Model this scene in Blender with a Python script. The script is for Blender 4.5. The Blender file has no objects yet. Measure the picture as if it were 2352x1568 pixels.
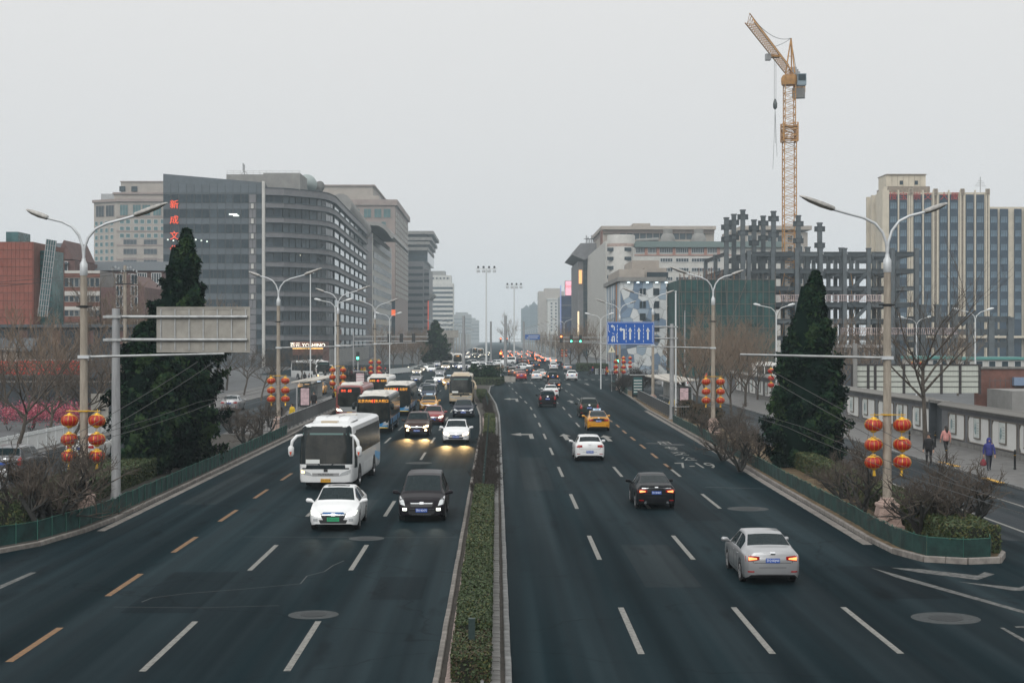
import bpy, bmesh, math, random
import numpy as np
from mathutils import Vector, Matrix
from mathutils.bvhtree import BVHTree
R = math.radians
rnd = random.Random(7)
scn = bpy.context.scene
COL = scn.collection

# ---------------------------------------------------------------- camera
FPX, H = 3600.0, 7.0                    # focal length in pixels of a 2352 wide frame, eye height
PSI, PIT = math.atan(36 / FPX), math.atan(8 / FPX)
cam = bpy.data.cameras.new('camera')
cam.lens = 36.0 * FPX / 2352; cam.sensor_width = 36.0
cam.clip_start = 0.5; cam.clip_end = 9000
cob = bpy.data.objects.new('camera', cam); COL.objects.link(cob)
cob.location = (0, 0, H)
cob.rotation_euler = (math.pi / 2 - PIT, 0, -PSI)
scn.camera = cob
CM = cob.rotation_euler.to_matrix()
def ray(px, py): return CM @ Vector(((px - 1176) / FPX, (784 - py) / FPX, -1.0))
def G(px, py, z=0.0):
    d = ray(px, py); t = (z - H) / d.z
    return Vector((d.x * t, d.y * t, z))
def W(px, py, Y):
    d = ray(px, py); t = Y / d.y
    return Vector((d.x * t, Y, H + d.z * t))
def XY(px, Y): return W(px, 776, Y).x
def ZY(py, Y): return W(1176, py, Y).z

# ---------------------------------------------------------------- light
wd = bpy.data.worlds.new('World'); scn.world = wd; wd.use_nodes = True
nt = wd.node_tree; nt.nodes.clear()
o_ = nt.nodes.new('ShaderNodeOutputWorld'); b_ = nt.nodes.new('ShaderNodeBackground')
tc = nt.nodes.new('ShaderNodeTexCoord'); sx = nt.nodes.new('ShaderNodeSeparateXYZ'); rp = nt.nodes.new('ShaderNodeValToRGB')
nt.links.new(tc.outputs['Generated'], sx.inputs[0]); nt.links.new(sx.outputs['Z'], rp.inputs[0])
nt.links.new(rp.outputs[0], b_.inputs[0]); nt.links.new(b_.outputs[0], o_.inputs[0])
rp.color_ramp.elements[0].position = 0.0; rp.color_ramp.elements[0].color = (0.680, 0.692, 0.705, 1)
rp.color_ramp.elements[1].position = 1.0; rp.color_ramp.elements[1].color = (1.30, 1.31, 1.30, 1)
e_ = rp.color_ramp.elements.new(0.20); e_.color = (0.775, 0.778, 0.778, 1)
b_.inputs[1].default_value = 1.0
sl = bpy.data.lights.new('sun', 'SUN'); sl.energy = 1.5; sl.angle = R(45); sl.color = (1.0, .985, .96)
so = bpy.data.objects.new('sun', sl); COL.objects.link(so); so.rotation_euler = (R(58), 0, R(-20))
vs = scn.view_settings
vs.view_transform = 'Standard'; vs.look = 'None'; vs.exposure = 0.0; vs.gamma = 1.0; vs.use_curve_mapping = False
cy = scn.cycles
cy.use_denoising = True; cy.max_bounces = 6; cy.diffuse_bounces = 2; cy.glossy_bounces = 3
cy.transmission_bounces = 4; cy.transparent_max_bounces = 12; cy.volume_bounces = 1
cy.caustics_reflective = False; cy.caustics_refractive = False; cy.sample_clamp_indirect = 4.0

# ---------------------------------------------------------------- materials
MATS = {}
def mat(name, col=(.5, .5, .5), rough=.6, metal=0.0, var=0.0, scale=4.0, stretch=(1, 1, 1), col2=None, bump=0.0, bscale=None,
        emit=None, es=0.0, spec=None, coat=0.0, detail=4.0, rvar=0.0, ramp=(.35, .65), objvar=0.0):
    if name in MATS: return MATS[name]
    m = bpy.data.materials.new(name); m.use_nodes = True
    t = m.node_tree; p = t.nodes['Principled BSDF']
    p.inputs['Base Color'].default_value = (*col, 1); p.inputs['Roughness'].default_value = rough
    p.inputs['Metallic'].default_value = metal
    if spec is not None: p.inputs['Specular IOR Level'].default_value = spec
    if coat: p.inputs['Coat Weight'].default_value = coat; p.inputs['Coat Roughness'].default_value = .05
    if emit: p.inputs['Emission Color'].default_value = (*emit, 1); p.inputs['Emission Strength'].default_value = es
    if var or col2 or bump or rvar:
        c = t.nodes.new('ShaderNodeTexCoord'); mp = t.nodes.new('ShaderNodeMapping'); n = t.nodes.new('ShaderNodeTexNoise')
        mp.inputs['Scale'].default_value = stretch; n.inputs['Scale'].default_value = scale; n.inputs['Detail'].default_value = detail
        n.inputs['Roughness'].default_value = .65
        t.links.new(c.outputs['Object'], mp.inputs[0]); t.links.new(mp.outputs[0], n.inputs[0])
        if var or col2:
            r = t.nodes.new('ShaderNodeValToRGB'); t.links.new(n.outputs[0], r.inputs[0])
            r.color_ramp.elements[0].position, r.color_ramp.elements[1].position = ramp
            a = tuple(x * (1 - var) for x in col); b = col2 or tuple(min(1, x * (1 + var)) for x in col)
            r.color_ramp.elements[0].color = (*a, 1); r.color_ramp.elements[1].color = (*b, 1)
            out = r.outputs[0]
            if objvar:
                oi = t.nodes.new('ShaderNodeObjectInfo'); hv = t.nodes.new('ShaderNodeHueSaturation'); mr = t.nodes.new('ShaderNodeMapRange')
                mr.inputs['To Min'].default_value = 1 - objvar; mr.inputs['To Max'].default_value = 1 + objvar
                t.links.new(oi.outputs['Random'], mr.inputs[0]); t.links.new(mr.outputs[0], hv.inputs['Value'])
                t.links.new(out, hv.inputs['Color']); out = hv.outputs[0]
            t.links.new(out, p.inputs['Base Color'])
        if rvar:
            mr = t.nodes.new('ShaderNodeMapRange'); t.links.new(n.outputs[0], mr.inputs[0])
            mr.inputs['From Min'].default_value = .3; mr.inputs['From Max'].default_value = .7
            mr.inputs['To Min'].default_value = rough - rvar; mr.inputs['To Max'].default_value = rough + rvar
            t.links.new(mr.outputs[0], p.inputs['Roughness'])
        if bump:
            bn = t.nodes.new('ShaderNodeBump'); bn.inputs['Strength'].default_value = bump; bn.inputs['Distance'].default_value = .02
            src = n
            if bscale:
                src = t.nodes.new('ShaderNodeTexNoise'); src.inputs['Scale'].default_value = bscale; t.links.new(mp.outputs[0], src.inputs[0])
            t.links.new(src.outputs[0], bn.inputs['Height']); t.links.new(bn.outputs[0], p.inputs['Normal'])
    MATS[name] = m
    return m
def emat(name, col, s):
    return mat(name, tuple(c * .3 for c in col), .4, emit=col, es=s)
def glass(name, tint=(.5, .6, .62), op=.6, dark=(.012, .02, .023)):
    if name in MATS: return MATS[name]
    m = bpy.data.materials.new(name); m.use_nodes = True; t = m.node_tree; p = t.nodes['Principled BSDF']
    p.inputs['Base Color'].default_value = (*dark, 1); p.inputs['Roughness'].default_value = .04; p.inputs['Specular IOR Level'].default_value = .16
    tr = t.nodes.new('ShaderNodeBsdfTransparent'); tr.inputs[0].default_value = (*tint, 1)
    mx = t.nodes.new('ShaderNodeMixShader'); mx.inputs[0].default_value = op
    t.links.new(tr.outputs[0], mx.inputs[1]); t.links.new(p.outputs[0], mx.inputs[2])
    t.links.new(mx.outputs[0], t.nodes['Material Output'].inputs[0]); MATS[name] = m
    return m

# ---------------------------------------------------------------- mesh building
class MB:
    def __init__(s): s.v = []; s.f = []; s.m = []
    def add(s, vs, fs, mi=0):
        b = len(s.v); s.v += [tuple(v) for v in vs]; s.f += [tuple(b + i for i in f) for f in fs]; s.m += [mi] * len(fs); return s
    def box(s, c, d, mi=0, rz=0.0):
        x, y, z = (k / 2 for k in d); ca, sa = math.cos(rz), math.sin(rz)
        P = []
        for i in (-1, 1):
            for j in (-1, 1):
                for k in (-1, 1):
                    a, b = i * x, j * y
                    P.append((c[0] + a * ca - b * sa, c[1] + a * sa + b * ca, c[2] + k * z))
        return s.add(P, [(0, 1, 3, 2), (4, 6, 7, 5), (0, 4, 5, 1), (2, 3, 7, 6), (0, 2, 6, 4), (1, 5, 7, 3)], mi)
    def bb(s, a, b, mi=0):
        return s.box([(a[i] + b[i]) / 2 for i in range(3)], [abs(b[i] - a[i]) for i in range(3)], mi)
    def tube(s, p, q, r0, r1=None, n=8, mi=0, cap=True):
        p, q = Vector(p), Vector(q); r1 = r0 if r1 is None else r1; d = q - p
        if d.length < 1e-6: return s
        d.normalize(); u = d.orthogonal().normalized(); w = d.cross(u)
        A = []; B = []
        for i in range(n):
            a = 2 * math.pi * (i + .5) / n; k = u * math.cos(a) + w * math.sin(a)
            A.append(p + k * r0); B.append(q + k * r1)
        fs = [(i, (i + 1) % n, n + (i + 1) % n, n + i) for i in range(n)]
        if cap: fs += [tuple(range(n))[::-1], tuple(range(n, 2 * n))]
        return s.add(A + B, fs, mi)
    def path(s, pts, r, n=8, mi=0):
        pts = [Vector(p) for p in pts]; rs = r if isinstance(r, (list, tuple)) else [r] * len(pts)
        b = len(s.v); u = None
        for i, p in enumerate(pts):
            d = (pts[min(i + 1, len(pts) - 1)] - pts[max(i - 1, 0)]).normalized()
            u = d.orthogonal().normalized() if u is None else (u - d * u.dot(d)).normalized()
            w = d.cross(u)
            for k in range(n):
                a = 2 * math.pi * k / n; s.v.append(tuple(p + (u * math.cos(a) + w * math.sin(a)) * rs[i]))
        for i in range(len(pts) - 1):
            for k in range(n):
                k2 = (k + 1) % n
                s.f.append((b + i * n + k, b + i * n + k2, b + (i + 1) * n + k2, b + (i + 1) * n + k)); s.m.append(mi)
        e = b + (len(pts) - 1) * n
        s.f += [tuple(range(b, b + n))[::-1], tuple(range(e, e + n))]; s.m += [mi, mi]
        return s
    def lathe(s, prof, c=(0, 0, 0), n=16, mi=0, sq=False, a0=0.0):
        b = len(s.v)
        for r, z in prof:
            for k in range(n):
                a = 2 * math.pi * (k + .5) / n + a0; s.v.append((c[0] + r * math.cos(a), c[1] + r * math.sin(a), c[2] + z))
        for i in range(len(prof) - 1):
            for k in range(n):
                k2 = (k + 1) % n; s.f.append((b + i * n + k, b + i * n + k2, b + (i + 1) * n + k2, b + (i + 1) * n + k)); s.m.append(mi)
        e = b + (len(prof) - 1) * n
        s.f += [tuple(range(b, b + n))[::-1], tuple(range(e, e + n))]; s.m += [mi, mi]
        return s
    def prism(s, poly, z0, z1, mi=0):
        n = len(poly)
        return s.add([(x, y, z0) for x, y in poly] + [(x, y, z1) for x, y in poly],
                     [tuple(range(n))[::-1], tuple(range(n, 2 * n))] + [(i, (i + 1) % n, n + (i + 1) % n, n + i) for i in range(n)], mi)
    def slab(s, poly, off, mi=0):
        n = len(poly); o = Vector(off)                      # planar 3-D outline given thickness
        return s.add(list(poly) + [Vector(p) + o for p in poly],
                     [tuple(range(n))[::-1], tuple(range(n, 2 * n))] + [(i, (i + 1) % n, n + (i + 1) % n, n + i) for i in range(n)], mi)
    def quad(s, a, b, c, d, mi=0): return s.add([a, b, c, d], [(0, 1, 2, 3)], mi)
    def beam(s, p, q, w, h=None, mi=0):
        p, q = Vector(p), Vector(q); h = w if h is None else h; d = (q - p).normalized()
        up = Vector((0, 0, 1)) if abs(d.z) < .95 else Vector((0, 1, 0))
        u = d.cross(up).normalized() * w / 2; k = u.cross(d).normalized() * h / 2
        A = [p - u - k, p + u - k, p + u + k, p - u + k]; B = [x + (q - p) for x in A]
        return s.add(A + B, [(3, 2, 1, 0), (4, 5, 6, 7), (0, 1, 5, 4), (1, 2, 6, 5), (2, 3, 7, 6), (3, 0, 4, 7)], mi)
    def mesh(s, name, mats, smooth=None):
        me = bpy.data.meshes.new(name); me.from_pydata(s.v, [], s.f)
        for m in (mats if isinstance(mats, (list, tuple)) else [mats]): me.materials.append(m)
        if any(s.m): me.polygons.foreach_set('material_index', s.m)
        if smooth is not None:
            me.polygons.foreach_set('use_smooth', [True] * len(s.f)); me.set_sharp_from_angle(angle=R(smooth))
        me.update()
        return me
def npmesh(name, V, F, mats, mi=None, smooth=False):
    V = np.asarray(V, dtype=np.float32); F = np.asarray(F, dtype=np.int32); k = F.shape[1]
    me = bpy.data.meshes.new(name)
    me.vertices.add(len(V)); me.vertices.foreach_set('co', V.ravel())
    me.loops.add(F.size); me.loops.foreach_set('vertex_index', F.ravel())
    me.polygons.add(len(F)); me.polygons.foreach_set('loop_start', np.arange(0, F.size, k, dtype=np.int32))
    for m in (mats if isinstance(mats, (list, tuple)) else [mats]): me.materials.append(m)
    if mi is not None: me.polygons.foreach_set('material_index', np.asarray(mi, dtype=np.int32))
    if smooth: me.polygons.foreach_set('use_smooth', [True] * len(F))
    me.update(calc_edges=True); me.validate()
    return me
def put(name, data, parent=None, loc=None, rz=0.0):
    o = bpy.data.objects.new(name, data); COL.objects.link(o)
    if parent is not None: o.parent = parent
    if loc is not None: o.location = loc
    if rz: o.rotation_euler.z = rz
    return o
def obj(name, mb, m, parent=None, smooth=None, loc=None, rz=0.0):
    return put(name, mb.mesh(name, m, smooth), parent, loc, rz)
def tag(o, label=None, cat=None, group=None, kind=None):
    if label: o['label'] = label
    if cat: o['category'] = cat
    if group: o['group'] = group
    if kind: o['kind'] = kind
    return o
def thing(name, label, cat, loc=(0, 0, 0), rz=0.0, group=None):
    return tag(put(name, None, None, loc, rz), label, cat, group)
def struct(name, mb, m, smooth=None): return tag(obj(name, mb, m, None, smooth), kind='structure')
def clone(o, parent=None, loc=None, rz=None, label=None):
    c = o.copy(); COL.objects.link(c); c.parent = parent
    if loc is not None: c.location = loc
    if rz is not None: c.rotation_euler.z = rz
    if label: c['label'] = label
    for ch in o.children: clone(ch, c)
    return c
_TS = []
def text_mesh(s, size=1.0, depth=0.0, m=None, sx=1.0):
    if not _TS: _TS.append(bpy.data.scenes.new('lettering_bench'))
    ts = _TS[0]
    cu = bpy.data.curves.new('lettering', 'FONT'); cu.body = s; cu.size = size; cu.align_x = 'CENTER'; cu.align_y = 'CENTER'
    cu.extrude = depth; cu.resolution_u = 2
    t = bpy.data.objects.new('lettering', cu); ts.collection.objects.link(t)
    vl = ts.view_layers[0]; vl.update(); me = bpy.data.meshes.new_from_object(t.evaluated_get(vl.depsgraph))
    bpy.data.objects.remove(t); bpy.data.curves.remove(cu); me.name = 'lettering'
    if sx != 1.0: me.transform(Matrix.Diagonal((sx, 1, 1, 1)))
    me.materials.clear()
    if m: me.materials.append(m)
    return me
UPR = Matrix.Rotation(math.pi / 2, 4, 'X')         # text lying in xy stands up facing -y
def lettering(name, s, size, m, parent, loc, rz=0.0, depth=.01, sx=1.0, bold=0.0):
    me = text_mesh(s, size, depth, m, sx); me.transform(UPR)
    return put(name, me, parent, loc, rz)
def lerp(a, b, t): return a + (b - a) * t
def ipl(tab, x):                                     # piecewise linear table [(x, y)...]
    if x <= tab[0][0]: return tab[0][1]
    for (x0, y0), (x1, y1) in zip(tab, tab[1:]):
        if x <= x1: return y0 + (y1 - y0) * (x - x0) / (x1 - x0)
    return tab[-1][1]
# ================================================================ ground, roads, islands
M_GROUND = mat('pavement_grey', (.080, .084, .087), .85, var=.25, scale=.35, bump=.2, bscale=30)
def asphalt(name, c, c2):
    m = bpy.data.materials.new(name); m.use_nodes = True; t = m.node_tree; p = t.nodes['Principled BSDF']; L = t.links.new
    co = t.nodes.new('ShaderNodeTexCoord')
    def noise(sc, st, det=4):
        mp = t.nodes.new('ShaderNodeMapping'); mp.inputs['Scale'].default_value = st
        n = t.nodes.new('ShaderNodeTexNoise'); n.inputs['Scale'].default_value = sc; n.inputs['Detail'].default_value = det
        L(co.outputs['Object'], mp.inputs[0]); L(mp.outputs[0], n.inputs[0]); return n
    def ramp(n, a, b, ca, cb):
        r = t.nodes.new('ShaderNodeValToRGB'); r.color_ramp.elements[0].position = a; r.color_ramp.elements[1].position = b
        r.color_ramp.elements[0].color = (*ca, 1); r.color_ramp.elements[1].color = (*cb, 1); L(n, r.inputs[0]); return r.outputs[0]
    def mul(a, b, f=1.0, bt='MULTIPLY'):
        x = t.nodes.new('ShaderNodeMix'); x.data_type = 'RGBA'; x.blend_type = bt; x.inputs[0].default_value = f
        L(a, x.inputs[6]); L(b, x.inputs[7]); return x.outputs[2]
    track = noise(1.0, (.62, .012, 1), 3)            # wheel tracks run along the road
    base = ramp(track.outputs[0], .40, .60, c, c2)
    blot = ramp(noise(.12, (1, .35, 1), 5).outputs[0], .3, .7, (.62, .66, .68), (1.28, 1.25, 1.22))
    grain = ramp(noise(55, (1, 1, 1), 2).outputs[0], .35, .68, (.62, .64, .66), (1.5, 1.48, 1.45))
    fine = ramp(noise(1.0, (1.7, .007, 1), 2).outputs[0], .38, .62, (.74, .76, .77), (1.22, 1.20, 1.18))
    stain = ramp(noise(1.1, (1, .22, 1), 3).outputs[0], .60, .72, (1, 1, 1), (.55, .58, .6))
    col = mul(mul(mul(mul(base, blot), grain), fine), stain)
    vor = t.nodes.new('ShaderNodeTexVoronoi'); vor.feature = 'DISTANCE_TO_EDGE'; vor.inputs['Scale'].default_value = .085
    wn = noise(.5, (1, 1, 1), 6); wm = t.nodes.new('ShaderNodeMix'); wm.data_type = 'RGBA'; wm.blend_type = 'LINEAR_LIGHT'; wm.inputs[0].default_value = .9
    L(co.outputs['Object'], wm.inputs[6]); L(wn.outputs[1], wm.inputs[7]); L(wm.outputs[2], vor.inputs['Vector'])
    crack = ramp(vor.outputs['Distance'], .0012, .003, (.45, .45, .45), (1, 1, 1)); col = mul(col, crack, .8)
    L(col, p.inputs['Base Color'])
    r2 = t.nodes.new('ShaderNodeMapRange'); L(track.outputs[0], r2.inputs[0])
    r2.inputs['From Min'].default_value = .3; r2.inputs['From Max'].default_value = .7; r2.inputs['To Min'].default_value = .74; r2.inputs['To Max'].default_value = .58; p.inputs['Specular IOR Level'].default_value = .015
    L(r2.outputs[0], p.inputs['Roughness'])
    bn = t.nodes.new('ShaderNodeBump'); bn.inputs['Strength'].default_value = .25; bn.inputs['Distance'].default_value = .01
    L(noise(70, (1, 1, 1), 2).outputs[0], bn.inputs['Height']); L(bn.outputs[0], p.inputs['Normal'])
    MATS[name] = m
    return m
M_ASPH = asphalt('asphalt', (.0050, .0138, .0180), (.0138, .0245, .0298))
M_ASPH2 = asphalt('asphalt_service', (.026, .033, .038), (.048, .054, .06))
M_WHITE = mat('road_paint_white', (.10, .098, .088), .7, var=.4, scale=9, col2=(.20, .197, .18), ramp=(.3, .55))
M_ORANGE = mat('road_paint_orange', (.13, .075, .04), .75, var=.4, scale=7, col2=(.25, .125, .04), ramp=(.3, .7))
M_KERB = mat('kerb_granite', (.17, .155, .14), .85, var=.3, scale=3, bump=.3, bscale=60, objvar=.18)
M_KERB2 = mat('kerb_grey', (.15, .152, .15), .85, var=.35, scale=3, bump=.3, bscale=60, objvar=.16)
M_PAVER = mat('paver_pink', (.245, .190, .170), .85, var=.25, scale=5, objvar=.14, bump=.2, bscale=70)
M_PAVER2 = mat('paver_grey', (.15, .147, .14), .9, var=.5, scale=4, stretch=(.4, 3, 1), objvar=.15)
M_SOIL = mat('dry_soil_grass', (.105, .073, .038), 1, var=.45, scale=2.2, col2=(.17, .115, .055), bump=.5, bscale=40)
M_DIRT = mat('dark_soil', (.035, .03, .024), 1, var=.4, scale=3, bump=.4, bscale=30)
M_WALK = mat('sidewalk_slabs', (.125, .122, .118), .85, var=.22, scale=1.2, bump=.2, bscale=40, objvar=.1)

g = MB().bb((-700, -60, -.6), (700, 2600, -.02)); GROUND = struct('ground', g, M_GROUND)
road = MB()
def strip(mb, L, Rr, z, mi=0):                       # sheet between two edge polylines [(x,y)...]
    for i in range(len(L) - 1):
        mb.quad((*L[i], z), (*Rr[i], z), (*Rr[i + 1], z), (*L[i + 1], z), mi)
    return mb
LE = [(-44, -60), (-44, 30), (-30, 45), (-14.9, 56), (-14.75, 110), (-15.3, 150), (-15.6, 236), (-20, 262), (-46, 300), (-46, 395), (-16.6, 425), (-16.6, 2500)]
ME = [(0, a[1]) for a in LE]
RE = [(44, -60), (44, 30), (30, 44), (13.1, 58), (13.9, 95), (14.7, 150), (16.4, 205), (20, 250), (46, 290), (46, 395), (17.4, 425), (17.4, 2500)]
strip(road, LE, ME, 0); strip(road, [(0, a[1]) for a in RE], RE, 0)
ROAD = struct('main_road', road, M_ASPH)
# service roads outside the planted islands
sv = MB(); strip(sv, [(16.3, 40), (18.35, 255)], [(24.3, 40), (24.3, 255)], -.006)
SERV_R = struct('service_road', sv, M_ASPH2)
sv = MB(); strip(sv, [(-27.5, 40), (-27.5, 250)], [(-19.6, 40), (-19.6, 250)], -.006); SERV_L = struct('service_road', sv, M_ASPH2)

def mark(pts, m, parent=ROAD, z=.004, name='lane_dash'):
    b = MB().add([(p[0], p[1], z) for p in pts], [tuple(range(len(pts)))])
    return obj(name, b, m, parent)
def dash(xf, y0, y1, w=.15, m=M_WHITE, name='lane_dash'):
    x0, x1 = xf(y0), xf(y1)
    mark([(x0 - w / 2, y0), (x0 + w / 2, y0), (x1 + w / 2, y1), (x1 - w / 2, y1)], m, name=name)
L1 = lambda y: -7.44 + .0002 * (y - 40)
L2 = lambda y: -4.40 + .001 * (y - 40)
LO = lambda y: -10.55 - .001 * (y - 40)
R1 = lambda y: ipl([(30, 3.2), (70, 3.33), (130, 3.5), (160, 3.45), (230, 1.9), (260, 1.4)], y)
R2 = lambda y: ipl([(30, 6.1), (52, 6.25), (80, 6.35), (125, 6.56), (160, 6.74), (250, 5.4)], y)
R3 = lambda y: ipl([(30, 8.95), (65, 9.2), (93, 9.4), (117, 9.55), (126, 9.7), (250, 9.0)], y)
for k in range(14):
    y = 33.0 + 14.3 * k
    if y < 215:
        dash(L1, y, y + 5.8); dash(L2, y, y + 5.8)
for k in range(16):
    y = 34.7 + 14.8 * k
    if y < 235:
        dash(R1, y, y + 6); dash(R2, y, y + 6)
        if y < 80: dash(R3, y, y + 6)
for k in range(12): dash(LO, 34 + 8.65 * k, 38 + 8.65 * k, .17, M_ORANGE, 'bus_lane_dash')
for k in range(10): dash(R3, 83.4 + 7.9 * k, 87.2 + 7.9 * k, .17, M_ORANGE, 'bus_lane_dash')
for k in range(6): mark([(R3(y) - .09, y) for y in (162 + 14 * k,)] + [(R3(162 + 14 * k) + .09, 162 + 14 * k), (R3(168 + 14 * k) + .09, 168 + 14 * k), (R3(168 + 14 * k) - .09, 168 + 14 * k)], M_WHITE)
# painted arrows from their outlines in the picture, laid on the road plane
def arrow_up(cx, y0, y1, w=.16):
    h = (y1 - y0) * .62 + y0
    mark([(cx - w, y0), (cx + w, y0), (cx + w, h), (cx + .42, h), (cx, y1), (cx - .42, h), (cx - w, h)], M_WHITE, name='arrow_marking')
def arrow_left(cx, y0, y1):
    k = y1 - y0
    mark([(cx + x, y0 + y * k) for x, y in ((.34, 0), (.64, 0), (.64, .84), (-.2, .84), (-.2, 1.0), (-1.0, .74), (-.2, .48), (-.2, .64), (.34, .64))], M_WHITE, name='arrow_marking')
def mark_arrow(px, py0, py1, left):
    a, b = G(px, py0), G(px, py1); (arrow_left if left else arrow_up)(a.x, a.y, b.y)
for px, a, b, l in ((1206, 1007, 994, 1), (1304, 1010, 996, 0), (1402, 1013, 999, 0), (1178, 922, 914, 1), (1315, 925, 919, 0), (1169, 880, 877, 1), (1215, 881, 877, 1), (1309, 884, 880, 0), (1352, 884, 880, 0)):
    mark_arrow(px, a, b, l)
for s, x0, x1, y0, y1 in (('7-19', 1549, 1651, 1063, 1075), ('公', 1562, 1601, 1050, 1058), ('交', 1541, 1582, 1038, 1046), ('专', 1527, 1562, 1026, 1034), ('用', 1509, 1545, 1014, 1021)):
    me = text_mesh(s, 1.0, 0, M_WHITE); a, b = G((x0 + x1) / 2, y1), G((x0 + x1) / 2, y0)
    vx = [v.co.x for v in me.vertices]; vy = [v.co.y for v in me.vertices]
    wdt = (x1 - x0) * a.y / FPX * .86
    me.transform(Matrix.Diagonal((wdt / (max(vx) - min(vx)), (b.y - a.y) / (max(vy) - min(vy)), 1, 1)))
    put('road_lettering', me, ROAD, ((a.x + b.x) / 2, (a.y + b.y) / 2, .004))
# nose markings of the right hand junction
for pts in ([(2045, 1303), (2110, 1306), (2245, 1321), (2262, 1313), (2285, 1318), (2245, 1331), (2110, 1314)],
            [(2000, 1303), (2060, 1319), (2352, 1402), (2352, 1408), (2060, 1326)],
            [(2200, 1335), (2340, 1349), (2352, 1345), (2352, 1355), (2330, 1356)],
            [(2297, 1441), (2306, 1441), (2352, 1466), (2352, 1474)], [(2330, 1438), (2352, 1437), (2352, 1441), (2335, 1441)],
            [(0, 1344), (70, 1314), (84, 1314), (0, 1352)]):
    mark([G(*p) for p in pts], mat('road_paint_worn', (.035, .04, .042), .8, var=.4, scale=5, col2=(.13, .13, .122)), name='nose_marking')
# transverse dashes of the crossing
for i in range(16): mark([(1 + i * 1.15, 262), (1.55 + i * 1.15, 262), (1.6 + i * 1.15, 265), (1.05 + i * 1.15, 265)], M_WHITE, name='crossing_bar')
mark([(2.2, 246), (9.2, 240), (9.2, 240.5), (2.2, 246.5)], M_WHITE, name='stop_line')
for (x0, y0), (x1, y1) in (((18.95, 40), (19.05, 110)), ((21.75, 40), (21.85, 72)), ((21.9, 84), (21.9, 120))):
    mark([(x0, y0), (x0 + .14, y0), (x1 + .14, y1), (x1, y1)], M_WHITE, parent=SERV_R, z=.002, name='edge_line')
# manholes: worn concrete collar with an iron lid
M_LID = mat('manhole_iron', (.009, .013, .015), .7, .2, var=.3, scale=20); M_COLLAR = mat('manhole_collar', (.022, .029, .031), .85, var=.3, scale=6, col2=(.036, .043, .045))
for i, (px, py, r) in enumerate(((720, 1411, .64), (842, 1236, .62), (1718, 1168, .85), (2172, 1419, .85), (962, 1063, .75), (1545, 1021, .8), (1500, 1018, .5))):
    c = G(px, py); mh = tag(put('manhole_cover', None, None, (c.x, c.y, 0)), ['round manhole in the second left lane at the bottom', 'round manhole in front of the white sedan with green plate', 'round manhole right of the black sedan', 'large manhole at the lower right road edge', 'flat manhole ahead of the white hatchback with lit headlights', 'pale manhole beside the painted bus lane lettering', 'small manhole beside the orange dashes'][i], 'manhole', 'manholes in the asphalt')
    b = MB(); n = 24
    b.lathe([(r, .002), (r, .004), (r * .56, .006), (r * .54, .003)], n=n); obj('collar', b, M_COLLAR, mh)
    b = MB(); b.lathe([(r * .5, .003), (r * .5, .008), (r * .47, .010)], n=n)
    for k in range(-3, 4): b.box((k * r * .11, 0, .0115), (r * .04, r * .6, .003))
    obj('lid', b, M_LID, mh)
# tar repair lines across the carriageway
M_TAR = mat('tar_seal', (.012, .016, .018), .4); M_SCAR = mat('repair_scar', (.042, .048, .050), .8)
def scar(pts, w, m):
    P = [G(*p) for p in pts]
    b = MB()
    for a, c in zip(P, P[1:]):
        d = (c - a).normalized(); n = Vector((-d.y, d.x, 0)) * w / 2
        b.quad(*[tuple(q + Vector((0, 0, .003))) for q in (a - n, a + n, c + n, c - n)])
    obj('repair_line', b, m, ROAD)
scar([(325, 1382), (350, 1372), (430, 1362), (560, 1352), (690, 1340), (705, 1322), (745, 1312), (765, 1298), (790, 1287)], .035, M_SCAR)
scar([(260, 1393), (460, 1395), (640, 1390)], .03, M_SCAR); scar([(560, 1232), (900, 1234), (1050, 1233)], .04, M_SCAR)
scar([(905, 1063), (1010, 1060)], .05, M_SCAR); scar([(1620, 1118), (1760, 1122)], .05, M_TAR); scar([(1610, 1040), (1640, 1046), (1720, 1050)], .04, M_SCAR)

M_PATCH = [asphalt('asphalt_patch_dark', (.004, .010, .013), (.008, .015, .019)), asphalt('asphalt_patch_light', (.014, .022, .026), (.024, .033, .037))]
for i, (x0, y0, w, l) in enumerate(((-9.6, 40, 1.9, 7), (-6.3, 55, 1.2, 13), (-3.4, 42, 1.4, 4), (4.2, 44, 1.6, 9), (7.2, 60, 1.5, 16), (1.3, 72, 1.4, 20), (10.4, 42, 1.8, 6), (-13.4, 66, 1.6, 15), (4.5, 96, 1.5, 18), (10.6, 96, 2.2, 22), (-2.9, 84, 1.2, 20), (-9.7, 84, 1.5, 16))):
    mark([(x0, y0), (x0 + w, y0), (x0 + w, y0 + l), (x0, y0 + l)], M_PATCH[i % 2], z=.0022, name='asphalt_patch')
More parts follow.
